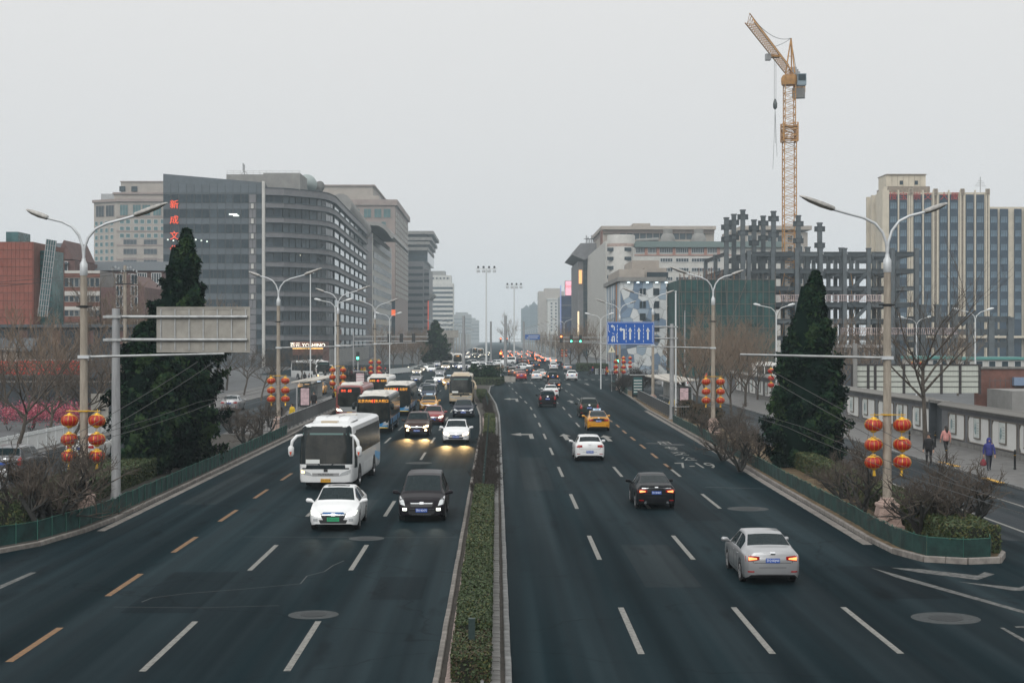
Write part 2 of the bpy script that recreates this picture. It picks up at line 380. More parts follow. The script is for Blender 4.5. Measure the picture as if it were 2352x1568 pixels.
# ---------------------------------------------------------------- kerbs made of single stones
def kerb(parent, pts, ln, w, h, m, z0=0.0, gap=.012, name='kerb_stone', limit=300, base=None):
    P = [Vector((p[0], p[1], 0)) for p in pts]; cache = {}; n = 0
    for a, c in zip(P, P[1:]):
        d = c - a; k = max(1, round(d.length / ln)); st = d.length / k
        key = round(st, 3)
        if key not in cache:
            b = MB(); e = .02; x, y = w / 2, (st - gap) / 2
            b.add([(-x, -y, 0), (x, -y, 0), (x, y, 0), (-x, y, 0), (-x, -y, h - e), (x, -y, h - e), (x, y, h - e), (-x, y, h - e),
                   (-x + e, -y + e * .5, h), (x - e, -y + e * .5, h), (x - e, y - e * .5, h), (-x + e, y - e * .5, h)],
                  [(3, 2, 1, 0), (0, 1, 5, 4), (1, 2, 6, 5), (2, 3, 7, 6), (3, 0, 4, 7), (4, 5, 9, 8), (5, 6, 10, 9), (6, 7, 11, 10), (7, 4, 8, 11), (8, 9, 10, 11)])
            cache[key] = b.mesh(name, m)
        rz = math.atan2(d.y, d.x) - math.pi / 2
        for i in range(k):
            if n >= limit: return
            p = a + d * ((i + .5) / k); put(name, cache[key], parent, (p.x + rnd.uniform(-.006, .006), p.y, z0 + rnd.uniform(-.006, .004)), rz + rnd.uniform(-.004, .004)); n += 1
def island(name, poly, z, m):
    b = MB().prism(poly, -.01, z); return struct(name, b, m)
# central median
MEDL = [(-1.28, 20), (-1.26, 60), (-1.24, 118), (-1.5, 140), (-2.2, 165), (-3.4, 200), (-4.2, 226), (-3.2, 242), (0.6, 246)]
MEDR = [(.30, 20), (.31, 60), (.33, 118), (.30, 140), (.0, 165), (-.9, 200), (-.8, 226), (.9, 240), (1.6, 246)]
medpoly = MEDL + MEDR[::-1]
MED = island('median_island', [(x + (.04 if i < len(MEDL) else -.04), y) for i, (x, y) in enumerate(medpoly)], .07, M_DIRT)
ML2 = [(x + .06, y) for x, y in MEDL[:8]]; MR2 = [(x - .06, y) for x, y in MEDR[:8]]
kerb(MED, ML2, .99, .13, .11, M_KERB); kerb(MED, MR2, .99, .14, .12, M_KERB2)
kerb(MED, [(x + .33, y) for x, y in ML2[:4]], .5, .30, .035, M_PAVER, .07, name='paver', limit=260)
kerb(MED, [(x - .30, y) for x, y in MR2[:4]], .45, .28, .03, M_PAVER2, .07, name='paver', limit=260)
kerb(MED, [(x - .53, y) for x, y in MR2[:4]], .9, .07, .10, M_KERB2, .07, name='edging_stone', limit=140)
# flared end of the median: white parapet near the crossing
M_CONC = mat('pale_concrete', (.33, .315, .285), .8, var=.2, scale=2)
b = MB()
for a, c in zip([(-3.4, 200), (-4.4, 218), (-4.4, 232), (-3.2, 246), (1.0, 252)], [(-4.4, 218), (-4.4, 232), (-3.2, 246), (1.0, 252), (3.0, 250)]):
    b.beam((a[0], a[1], .4), (c[0], c[1], .4), .22, .8); b.beam((a[0], a[1], .84), (c[0], c[1], .84), .30, .08)
tag(obj('parapet_wall', b, M_CONC), 'low curved pale concrete parapet at the flared end of the median', 'low wall')
# right island
RIK = [(16.4, 205), (15.4, 170), (14.7, 150), (14.1, 110), (13.85, 95), (13.35, 75), (13.1, 60.5), (12.95, 54), (13.0, 50.8), (13.45, 49.0), (14.6, 48.45), (15.6, 48.7), (16.1, 49.9), (16.4, 54), (17.2, 90), (18.3, 125), (18.3, 205)]
RISL = island('right_island', RIK, .11, M_SOIL)
kerb(RISL, [(x - .07, y) for x, y in RIK[:7]] + [(12.88, 54), (12.93, 50.8)], .99, .14, .16, M_KERB, -.005)
kerb(RISL, [(12.93, 50.8), (13.4, 48.93), (14.6, 48.38), (15.65, 48.62), (16.18, 49.86), (16.48, 54), (16.9, 72)], .75, .15, .2, M_KERB, -.005)
kerb(RISL, [(12.6, 53)] + [(x - .36, y) for x, y in RIK[2:7]][::-1], .5, .34, .02, M_KERB, -.004, name='gutter_slab', limit=200)
# left island
LIK = [(-15.3, 150), (-14.75, 112), (-14.7, 80), (-14.72, 60), (-14.95, 56.5), (-15.5, 53.0), (-16.4, 50.9), (-18.6, 49.4), (-19.6, 52), (-19.6, 150)]
LISL = island('left_island', LIK[::-1], .11, M_DIRT)
kerb(LISL, [(-15.2, 145), (-14.67, 112), (-14.62, 80), (-14.64, 60), (-14.87, 56.5), (-15.42, 52.95), (-16.35, 50.8), (-18.6, 49.3)], .99, .15, .16, M_KERB, -.005)
kerb(LISL, [(-14.36, 57), (-14.34, 62), (-14.4, 112)], 1.0, .3, .02, M_KERB, -.004, name='gutter_slab', limit=60)
# bus platform, left of the buses
plat = MB().prism([(-15.35, 112), (-15.7, 236), (-19.6, 236), (-19.6, 112)], 0, .16); PLAT = struct('bus_platform', plat, M_WALK)
kerb(PLAT, [(-15.3, 114), (-15.65, 234)], 1.0, .16, .19, M_KERB, 0)
# right sidewalk of slabs
RW = struct('right_sidewalk', MB().prism([(24.3, 40), (30.4, 40), (30.4, 250), (24.3, 250)], -.015, .10), M_WALK)
kerb(RW, [(24.3, 62), (24.3, 175)], 1.0, .16, .13, M_KERB2, 0)
LW = struct('left_sidewalk', MB().prism([(-33.5, 40), (-27.6, 40), (-27.6, 250), (-33.5, 250)], -.015, .10), M_WALK)
# ================================================================ street lamps, lanterns, gantries, fences
M_POLE = mat('concrete_pole', (.30, .262, .215), .85, var=.22, scale=2.5, stretch=(3, 3, .5), bump=.15, bscale=30)
M_PALE = mat('painted_metal_pale', (.50, .52, .53), .45, .2, var=.12, scale=3)
M_HEAD = mat('lamp_head_metal', (.36, .35, .33), .5, .3, var=.25, scale=8)
M_LENS = mat('lamp_lens', (.11, .105, .09), .25, var=.3, scale=12)
M_BAND = mat('black_iron', (.015, .016, .017), .5, .4)
M_GRAN = mat('pink_granite', (.36, .265, .225), .8, var=.2, scale=30, bump=.1)
M_GRAN2 = mat('pink_granite_panel', (.31, .225, .19), .8, var=.2, scale=30)
M_GALV = mat('galvanised_steel', (.36, .37, .37), .5, .55, var=.2, scale=3)
M_GPOLE = mat('grey_steel_pole', (.30, .305, .31), .55, .3, var=.2, scale=2, stretch=(2, 2, .3))
M_RED = mat('lantern_silk', (.32, .014, .007), .42, var=.25, scale=6, emit=(.9, .06, .01), es=.03)
M_GOLD = mat('lantern_gold', (.72, .42, .04), .35, .5)
def lamp_mesh():
    out = {}
    b = MB(); b.path([(0, 0, .9), (0, 0, 9.35)], [.165, .125], 14); out['pole'] = b.mesh('pole', M_POLE, 60)
    b = MB(); b.lathe([(.135, 9.28), (.145, 9.3), (.145, 9.72), (.075, 9.86), (.07, 9.95)], n=14); out['collar'] = b.mesh('collar', M_PALE, 35)
    A = [(0, 9.9), (.04, 10.35), (.17, 10.72), (.44, 11.05), (.88, 11.27), (1.45, 11.42), (1.95, 11.56)]
    B = [(0, 9.9), (-.04, 10.39), (-.18, 10.8), (-.44, 11.14), (-.81, 11.33), (-1.38, 11.47)]
    for nm, P in (('long_arm', A), ('short_arm', B)):
        b = MB(); b.path([(x, 0, z) for x, z in P], .05, 10); out[nm] = b.mesh('arm', M_PALE, 60)
    def head(p, q):
        p, q = Vector(p), Vector(q); d = q - p; u = Vector((0, 1, 0)); w = d.normalized().cross(u) * -1
        if w.z < 0: w = -w
        b = MB(); prof = [(0, .07, .07, .05), (.04, .15, .11, .07), (.35, .17, .12, .10), (.72, .15, .10, .08), (.95, .08, .06, .03), (1, .04, .03, .01)]
        n0 = len(b.v); rings = []
        for t, hw, up, dn in prof:
            c = p + d * t
            rings.append([c + u * hw * .92 + w * -dn * .3, c + u * hw + w * .0, c + u * hw * .8 + w * up * .8, c + w * up, c - u * hw * .8 + w * up * .8, c - u * hw, c - u * hw * .92 - w * dn * .3])
        for r in rings: b.v += [tuple(x) for x in r]
        for i in range(len(rings) - 1):
            for k in range(6): b.f.append((i * 7 + k, i * 7 + k + 1, i * 7 + 8 + k, i * 7 + 7 + k)); b.m.append(0)
            b.f.append((i * 7 + 6, i * 7, i * 7 + 7, i * 7 + 13)); b.m.append(0)
        b.f += [tuple(range(7)), tuple(range(35, 42))[::-1]]; b.m += [0, 0]
        l = MB(); R2 = []
        for t, hw, up, dn in prof[:5]:
            c = p + d * (t * .95 + .02); R2.append([c + u * hw * .88 - w * dn * .28, c + u * hw * .6 - w * dn, c - u * hw * .6 - w * dn, c - u * hw * .88 - w * dn * .28])
        for r in R2: l.v += [tuple(x) for x in r]
        for i in range(4):
            for k in range(3): l.f.append((i * 4 + k, i * 4 + k + 1, i * 4 + 5 + k, i * 4 + 4 + k)); l.m.append(0)
        l.f += [(0, 1, 2, 3), (16, 17, 18, 19)]; l.m += [0, 0]
        return b.mesh('lamp_head', M_HEAD, 50), l.mesh('lens', M_LENS, 50)
    out['h1'] = head((1.92, 0, 11.56), (3.2, 0, 12.05)); out['h2'] = head((-1.36, 0, 11.46), (-2.2, 0, 11.78))
    b = MB(); b.lathe([(.74, 0), (.74, .12), (.62, .16), (.46, .78), (.52, .80), (.52, .88), (.47, .92)], n=4, sq=True); out['pedestal'] = b.mesh('pedestal', M_GRAN)
    b = MB()
    for k in range(4):
        a = k * math.pi / 2; c, s_ = math.cos(a), math.sin(a)
        def pt(x, z): r = lerp(.62, .46, (z - .16) / .62) * .7071 + .008; return (c * r - s_ * x, s_ * r + c * x, z)
        b.quad(pt(-.24, .24), pt(.24, .24), pt(.19, .70), pt(-.19, .70))
    out['panel'] = b.mesh('inset_panel', M_GRAN2)
    b = MB(); b.lathe([(.33, .9), (.33, .97), (.27, 1.0), (.25, 1.1), (.17, 1.12)], n=16); out['plinth'] = b.mesh('plinth_ring', M_GRAN, 35)
    b = MB(); b.lathe([(.15, 8.05), (.165, 8.06), (.165, 8.13), (.15, 8.14)], n=12); b.box((.2, 0, 8.1), (.22, .06, .05)); b.box((-.2, 0, 8.1), (.16, .06, .05)); out['band'] = b.mesh('clamp_band', M_BAND)
    b = MB(); b.path([(.1, 0, 6.18), (5.35, 0, 6.30)], [.05, .04], 8); out['span'] = b.mesh('span_arm', M_GALV, 60)
    b = MB(); b.box((.02, 0, 6.18), (.42, .36, .12)); out['clamp'] = b.mesh('arm_clamp', M_PALE)
    b = MB(); b.box((0, -.1, 4.12), (1.3, .03, .03)); b.box((0, 0, 4.12), (.36, .36, .05)); out['bracket'] = b.mesh('lantern_bracket', M_GOLD)
    return out
LM = lamp_mesh()
def lantern_meshes():
    out = []
    prof = [(.10, -.235), (.22, -.20), (.30, -.12), (.33, 0), (.30, .12), (.22, .20), (.10, .235)]
    b = MB(); n = 24
    for r, z in prof:
        for k in range(n):
            a = 2 * math.pi * k / n; q = r * (1 + .035 * (k % 2)); b.v.append((q * math.cos(a), q * math.sin(a), z))
    for i in range(6):
        for k in range(n): b.f.append((i * n + k, i * n + (k + 1) % n, (i + 1) * n + (k + 1) % n, (i + 1) * n + k)); b.m.append(0)
    body = b.mesh('silk_body', M_RED, 50)
    b = MB()
    for k in range(12):
        a = 2 * math.pi * (k * 2 + 1) / 24
        b.path([(r * 1.045 * math.cos(a), r * 1.045 * math.sin(a), z) for r, z in prof], .007, 3)
    ribs = b.mesh('gold_rib', M_GOLD)
    b = MB(); b.lathe([(.22, .20), (.20, .23), (.11, .25), (.10, .30), (.03, .31)], n=16); cap = b.mesh('top_cap', M_GOLD, 40)
    b = MB(); b.lathe([(.03, -.30), (.10, -.28), (.11, -.245), (.20, -.22), (.20, -.21)], n=16); bot = b.mesh('bottom_cap', M_GOLD, 40)
    b = MB(); b.tube((0, 0, .30), (0, 0, .46), .012, n=5); hk = b.mesh('hanger', M_GOLD)
    b = MB(); b.lathe([(.03, -.30), (.05, -.34), (.065, -.52)], n=10); ts = b.mesh('tassel', M_GOLD)
    return body, ribs, cap, bot, hk, ts
LT = lantern_meshes()
LEVEL = ('top', 'middle', 'bottom')
def lanterns(x, y, where, full=True, zs=(3.85, 3.14, 2.5), sides=(-1, 1), sc=.95):
    for s in sides:
        for i, z in enumerate(zs):
            t = thing('red_lantern', f'{LEVEL[i]} red lantern, {"left" if s < 0 else "right"} side of {where}', 'lantern', (x + s * .52, y - .1, z), rnd.uniform(0, 1), 'red festival lanterns on the lamp posts')
            t.scale = (sc, sc, sc); t.rotation_euler = (rnd.uniform(-.09, .09), rnd.uniform(-.09, .09), rnd.uniform(0, 1))
            put('silk_body', LT[0], t)
            if full: put('gold_rib', LT[1], t)
            put('top_cap', LT[2], t); put('bottom_cap', LT[3], t); put('hanger', LT[4], t)
            if full and i == 2: put('tassel', LT[5], t)
def street_lamp(x, y, side, where, lant=True, span=True, ped=True, full=True):
    t = thing('street_lamp', f'twin-arm street lamp on a concrete pole, {where}', 'street lamp', (x, y, .1 if abs(x) > 13 and y < 260 else 0), 0, 'twin-arm street lamps along the boulevard')
    t.scale = (side, 1, 1)
    names = [('pole', 'pole'), ('collar', 'collar'), ('arm', 'long_arm'), ('arm', 'short_arm'), ('clamp_band', 'band')]
    if ped: names += [('pedestal', 'pedestal'), ('plinth_ring', 'plinth')]
    if span: names += [('span_arm', 'span'), ('arm_clamp', 'clamp')]
    if lant: names += [('lantern_bracket', 'bracket')]
    P = {}
    for n, k in names: P[k] = put(n, LM[k], t)
    if ped: put('inset_panel', LM['panel'], P['pedestal'])
    for k in ('h1', 'h2'): h = put('lamp_head', LM[k][0], t); put('lens', LM[k][1], h)
    if lant: lanterns(x, y, lant if isinstance(lant, str) else 'a post', full)
street_lamp(-15.75, 60, 1, 'nearest on the left, behind the green cloth fence', 'the nearest left lamp post')
street_lamp(14.2, 56.8, -1, 'nearest on the right, on a pink granite pedestal', 'the nearest right lamp post')
street_lamp(-16.1, 116, 1, 'left side in front of the glass office block', 'the second left lamp post')
street_lamp(15.65, 113, -1, 'right side in front of the green netted scaffold', 'the second right lamp post')
street_lamp(-15.65, 155, 1, 'left side behind the front city buses', 'the third left lamp post', ped=False)
street_lamp(16.1, 161, -1, 'right side behind the blue lane sign', False)
street_lamp(-15.7, 203, 1, 'left side by the rearmost city bus', 'the fourth left lamp post', full=False)
street_lamp(16.3, 207, -1, 'right side before the patterned building', 'the fourth right lamp post', full=False)
street_lamp(-16.4, 417, 1, 'left side just past the crossing by a conifer', 'the left lamp post past the crossing', full=False, ped=False)
street_lamp(17.0, 393, -1, 'right side just past the crossing', 'the right lamp post past the crossing', full=False, ped=False)
ORD = 'first second third fourth fifth sixth seventh eighth ninth tenth eleventh twelfth thirteenth'.split()
for k in range(12):
    y = 462 + 48 * k
    for s, x in ((1, -16.6), (-1, 17.4)):
        street_lamp(x, y, s, f'{ORD[k]} of the hazy {"left" if s > 0 else "right"} row beyond the crossing', False, span=False, ped=False)
lanterns(20.4, 245, 'the slim pole by the right kerb railing', False)
# small white twin service-road lamps
M_WPOLE = mat('white_lamp_paint', (.62, .64, .64), .4, .1)
def small_lamp(px, py_top, Y, where, lant=None):
    p = W(px, py_top, Y); t = thing('service_lamp', f'slim white twin-head lamp {where}', 'street lamp', (p.x, Y, 0), 0, 'slim white service road lamps')
    h = p.z; b = MB(); b.path([(0, 0, 0), (0, 0, h - .9)], [.09, .06], 10); obj('pole', b, M_WPOLE, t, 60)
    for s, l in ((-1, 1.5), (1, 1.1)):
        b = MB(); b.path([(0, 0, h - .95), (s * .12, 0, h - .55), (s * .5, 0, h - .2), (s * l, 0, h)], .035, 8); obj('arm', b, M_WPOLE, t, 60)
        b = MB(); b.path([(s * l, 0, h), (s * (l + .12), 0, h + .04), (s * (l + .5), 0, h + .14), (s * (l + .7), 0, h + .17)], [.04, .11, .12, .05], 8); obj('lamp_head', b, M_WPOLE, t, 60)
    if lant: lanterns(p.x, Y, lant, False)
small_lamp(2240, 712, 150, 'in front of the beige tower at far right')
small_lamp(2105, 730, 190, 'half hidden by a bare tree at right', 'the slim lamp behind the bare tree')
small_lamp(1783, 702, 150, 'beside the green netted scaffold', 'the slim lamp beside the scaffold')
small_lamp(895, 720, 230, 'between the office blocks on the left')
small_lamp(1380, 722, 215, 'by the right kerb railing')
small_lamp(770, 690, 165, 'behind the third left post')
# tall slim poles
def slim_pole(px, py0, py1, where, r=.09, m=M_WPOLE, hd=True):
    g_ = G(px, py1); z = ZY(py0, g_.y); t = thing('slim_pole', f'slim straight pole {where}', 'pole', (g_.x, g_.y, 0))
    b = MB(); b.path([(0, 0, 0), (0, 0, z)], [r, r * .7], 10); obj('shaft', b, m, t, 60)
    b = MB(); b.box((0, 0, z + .1), (.9, .3, .2) if hd else (.16, .16, .1)); obj('head', b, m, t)
slim_pole(713, 628, 905, 'with a camera head before the glass office block')
slim_pole(1552, 672, 960, 'beside the sign gantry at right', hd=False)
slim_pole(1573, 716, 905, 'grey, close to the netted scaffold', .11, M_GPOLE, False)
# lane sign gantries
M_SIGNB = mat('sign_blue', (.008, .085, .36), .45, var=.06, scale=2); M_SIGNW = mat('sign_white', (.62, .65, .66), .5)
M_BACK = mat('sign_back_aluminium', (.30, .285, .255), .5, .35, var=.16, scale=1.5)
def gantry(name, label, base, x0, x1, z0, z1, front, top):
    t = thing(name, label, 'road sign', (base[0], base[1], .1)); s = 1 if x0 > base[0] else -1
    rel = lambda x: x - base[0]
    b = MB(); b.path([(0, 0, 0), (0, 0, top)], [.20, .16], 14); b.lathe([(.3, 0), (.3, .06), (.24, .08), (.22, .35)], n=12); obj('post', b, M_GPOLE, t, 50)
    for z in (z0 + .28 * (z1 - z0), z0 + .78 * (z1 - z0)):
        yb = .12 if not front else .12
        b = MB(); b.path([(-s * .42, 0, z), (rel(max(x0, x1) if s > 0 else min(x0, x1)) - s * .1, 0, z)], .07, 10)
        for k in (-.28, .28): b.lathe([(.14, -.02), (.14, .02)], (s * (k + .15), 0, z), 8)
        obj('cantilever_arm', b, M_GALV, t, 60)
        b = MB(); b.box((-s * .12, 0, z), (.75, .46, .1)); obj('arm_clamp', b, M_GALV, t)
    a, c = sorted((rel(x0), rel(x1))); fy = -.14 if front else .12
    b = MB(); b.bb((a, fy - .015, z0), (c, fy + .015, z1)); bd = obj('sign_board', b, M_SIGNB if front else M_BACK, t)
    if not front:
        n = 7
        for k in range(n):
            x = a + .18 + (c - a - .36) * k / (n - 1); b = MB(); b.box((x, fy - .035, (z0 + z1) / 2), (.05, .04, (z1 - z0) * .9)); obj('stiffener', b, M_GALV, bd)
        b = MB()
        for z in (z0 + .03, z1 - .03, z1 - .1): b.bb((a, fy - .04, z - .02), (c, fy - .0151, z + .02))
        for x in (a + .02, c - .02): b.bb((x - .02, fy - .038, z0), (x + .02, fy - .0152, z1))
        obj('rim', b, M_BACK, bd)
    return t, a, c, z0, z1, fy - .0155
gantry('sign_gantry', 'grey sign gantry at left seen from behind its plain metal board', (-16.1, 66.5), -14.4, -10.45, 6.28, 8.22, False, 8.15)
GT, ga, gc, gz0, gz1, gy = gantry('sign_gantry', 'blue lane direction sign with white arrows on a cantilever post', (14.9, 133), 13.4, 9.38, 6.33, 8.27, True, 8.1)
def sgn(u0, v0, u1, v1, poly=None):                  # on the board, u 0-1 left-right, v 0-1 bottom-top
    P = poly or [(u0, v0), (u1, v0), (u1, v1), (u0, v1)]
    return [(ga + (gc - ga) * u, gy, gz0 + (gz1 - gz0) * v) for u, v in P]
def signpart(name, polys):
    b = MB()
    for P in polys: b.slab(sgn(0, 0, 0, 0, P), (0, -.004, 0))
    return obj(name, b, M_SIGNW, GT)
rc = lambda a, b_, c, d: [(a, b_), (c, b_), (c, d), (a, d)]
signpart('border', [rc(.008, .02, .992, .035), rc(.008, .965, .992, .98), rc(.008, .035, .014, .965), rc(.986, .035, .992, .965)])
for u in (.49, .675, .865):
    signpart('up_arrow', [rc(u - .018, .22, u + .018, .62), [(u - .042, .58), (u + .042, .58), (u, .76)]])
signpart('left_arrow', [rc(.345, .22, .38, .66), rc(.305, .62, .345, .70), [(.305, .56), (.305, .78), (.262, .67)], [(.345, .66), (.38, .66), (.36, .70), (.345, .70)]])
signpart('left_arrow', [rc(.145, .62, .165, .80), rc(.115, .78, .15, .84), [(.118, .73), (.118, .89), (.08, .81)]])
signpart('u_turn_arrow', [rc(.145, .12, .168, .34), rc(.115, .32, .165, .38), rc(.10, .2, .122, .34), [(.08, .22), (.142, .22), (.111, .10)]])
for u in (.22, .405, .588, .772): signpart('lane_dash', [rc(u - .005, v, u + .005, v + .11) for v in (.1, .28, .44, .6, .76)])
signpart('edge_line', [rc(.955, .1, .963, .86)]); signpart('edge_line', [rc(.03, .6, .038, .88), [(.03, .6), (.06, .54), (.066, .56), (.038, .62)]])
signpart('edge_line', [rc(.03, .13, .038, .38)]); signpart('edge_line', [rc(.205, .13, .213, .4), [(.205, .4), (.19, .46), (.195, .48), (.213, .42)]]); signpart('edge_line', [[(.11, .5), (.15, .46), (.154, .48), (.114, .52)]])
# tall floodlight masts and grey steel poles at the crossing
def mast(px, py0, py1, where):
    g_ = G(px, py1); z = ZY(py0, g_.y); t = thing('floodlight_mast', f'tall white floodlight mast {where}', 'mast', (g_.x, g_.y, 0), 0, 'floodlight masts at the crossing')
    b = MB(); b.path([(0, 0, 0), (0, 0, z)], [.28, .16], 12); obj('shaft', b, M_WPOLE, t, 60)
    b = MB(); b.box((0, 0, z), (5.6, .25, .2)); obj('crossbar', b, M_WPOLE, t)
    for k in range(4):
        b = MB(); x = -2.1 + 1.4 * k; b.box((x, -.1, z + .4), (.5, .4, .5)); obj('floodlight', b, M_BAND, t)
        b = MB(); b.lathe([(.45, 0), (.45, .6), (.2, .7)], (x, -.05, z - 1.0), 10); obj('lamp_drum', b, M_PALE, t, 40)
mast(1117, 617, 838, 'left of the gap between the carriageways'); mast(1181, 655, 828, 'right of the gap, shorter in view')
for px, a, c, w in ((1065, 725, 851, 'leftmost, behind the beige coach'), (1127.5, 738, 828, 'between the two floodlight masts'), (1161, 725, 853, 'right of the planted median tip'), (1203, 738, 833, 'rightmost, above the queue of cars')):
    g_ = G(px, c); z = ZY(a, g_.y); t = thing('steel_pole', f'thick grey steel pole {w}', 'pole', (g_.x, g_.y, 0), 0, 'thick grey poles at the crossing')
    b = MB(); b.path([(0, 0, 0), (0, 0, z)], [.34, .30], 12); obj('shaft', b, M_GPOLE, t, 60); b = MB(); b.lathe([(.5, 0), (.5, .12), (.38, .2)], n=12); obj('foot', b, M_GPOLE, t, 40)
# overhead wires
M_WIRE = mat('wire', (.055, .055, .055), .7)
def wire(pts, lab, r=.009, sag=.25):
    P = []
    for a, c in zip(pts, pts[1:]):
        a, c = Vector(a), Vector(c)
        for i in range(8):
            t = i / 8; P.append(a.lerp(c, t) - Vector((0, 0, sag * 4 * t * (1 - t))))
    P.append(Vector(pts[-1])); b = MB(); b.path(P, r, 4)
    return tag(obj('overhead_wire', b, M_WIRE), lab, 'wire', 'trolley wires over the road')
for i, x in enumerate((-11.4, -10.75)):
    wire([(x - .2, 24, 4.35), (x, 60, 4.55), (x, 116, 5.2), (x, 160, 5.6)], f'{("outer", "inner")[i]} trolley wire along the left bus lane')
    wire([(x, 60, 6.1), (x - .3, 44, 4.35)], f'{("outer", "inner")[i]} slanting stay wire under the nearest left span arm', sag=.05)
for i, x in enumerate((9.6, 9.0)):
    wire([(x + 2.6, 24, 3.3), (x + 1.6, 57, 3.75), (x + .8, 113, 5.0), (x + .6, 161, 5.5)], f'{("outer", "inner")[i]} trolley wire along the right kerb lane')
    wire([(x, 57, 6.05), (x + 2.2, 38, 3.5)], f'{("outer", "inner")[i]} slanting stay wire under the nearest right span arm', sag=.05)
M_INSUL = mat('insulator_cream', (.55, .45, .3), .4)
# power line at upper left
wire([(-62, 90, 9.6), W(258, 625, 170), ], 'upper dark power cable running to the old utility pole', .03, .8)['group'] = 'power cables at left'
wire([(-62, 90, 9.0), W(258, 632, 170), ], 'lower dark power cable running to the old utility pole', .03, .8)['group'] = 'power cables at left'
up = thing('utility_pole', 'old concrete utility pole crowded with insulators left of the cypress', 'utility pole', (W(287, 776, 170).x, 170, 0))
zt = ZY(610, 170)
b = MB(); b.path([(0, 0, 0), (0, 0, zt)], [.22, .16], 12); obj('pole', b, M_POLE, up, 60)
for z, n_ in ((zt - .6, 1.2), (zt - 2.0, 1.0)):
    b = MB(); b.box((0, -.15, z), (n_ * 2, .1, .12)); obj('crossarm', b, M_BAND, up)
for k in range(9):
    b = MB(); x = -1.3 + .325 * k; b.lathe([(.05, 0), (.12, .05), (.06, .1), (.12, .15), (.05, .2), (.09, .27)], (x, -.15, zt - .55 + .25 * math.sin(k * 1.4)), 8); obj('insulator', b, M_PALE, up, 40)
for k in range(5):
    b = MB(); x = -1.0 + .5 * k; b.path([(x, -.15, zt - .4), (x * 1.3, -.2, zt - .1 - .2 * k % 2), (x * 1.2, -.2, zt - 1.2), (x * .5, -.2, zt - 1.9)], .025, 4); obj('jumper_cable', b, M_WIRE, up)

# ---------------------------------------------------------------- green cloth fences
M_CLOTH = mat('green_cloth', (.002, .026, .024), .9, var=.35, scale=1.6, col2=(.006, .050, .044), bump=.4, bscale=5)
M_CLOTH2 = mat('green_cloth_faded', (.004, .026, .023), .9, var=.35, scale=1.6, col2=(.009, .047, .040), bump=.4, bscale=5)
M_CPOST = mat('fence_post_green', (.03, .13, .10), .5)
def cloth_fence(label, pts, step, h, m):
    t = thing('cloth_fence', label, 'fence'); P = [Vector((*p, 0)) for p in pts]; Q = []
    for a, c in zip(P, P[1:]):
        k = max(1, round((c - a).length / step)); Q += [a.lerp(c, i / k) for i in range(k)]
    Q.append(P[-1])
    pm = MB(); pm.tube((0, 0, .1), (0, 0, h + .16), .016, n=6); pm = pm.mesh('post', M_CPOST)
    tops = [h + .12 + rnd.uniform(-.035, .03) for _ in Q]
    for i, p in enumerate(Q): put('post', pm, t, p)
    for i, (a, c) in enumerate(zip(Q, Q[1:])):
        d = (c - a).normalized(); n = Vector((d.y, -d.x, 0)); b = MB(); NX, NZ = 6, 3
        ph = rnd.uniform(0, 6)
        for ix in range(NX + 1):
            u = ix / NX; top = lerp(tops[i], tops[i + 1], u) - .05 * 4 * u * (1 - u) * rnd.random()
            for iz in range(NZ + 1):
                v = iz / NZ; q = a.lerp(c, u); off = .022 + .05 * math.sin(u * math.pi) * math.sin(v * 3 + u * 4 + ph) * (1 - abs(2 * v - 1) * .6)
                b.v.append((q.x + n.x * off, q.y + n.y * off, lerp(.13, top, v)))
        for ix in range(NX):
            for iz in range(NZ): k = ix * (NZ + 1) + iz; b.f.append((k, k + 1, k + NZ + 2, k + NZ + 1)); b.m.append(0)
        obj('cloth_panel', b, m, t, 80)
    b = MB(); b.path([Vector((q.x, q.y, tp)) for q, tp in zip(Q, tops)], .012, 4); obj('top_rope', b, M_CPOST, t)
cloth_fence('dark green cloth fence along the kerb of the left planted island', [(-14.95, 112), (-14.9, 80), (-14.9, 61), (-15.12, 57), (-15.65, 53.6), (-16.5, 51.6), (-18.6, 50.1)], 1.15, .66, M_CLOTH)
cloth_fence('green cloth fence along the kerb and nose of the right planted island', [(14.45, 128), (14.2, 108), (13.95, 92), (13.62, 76), (13.40, 61.5), (13.22, 54.4), (13.26, 51.2), (13.62, 49.4), (14.6, 48.85), (15.5, 49.05), (15.85, 50.2)], 1.1, .62, M_CLOTH2)
cloth_fence('short green cloth fence beyond the right bus stop railing', [(17.0, 232), (16.3, 205), (15.9, 190)], 1.3, .7, M_CLOTH2)
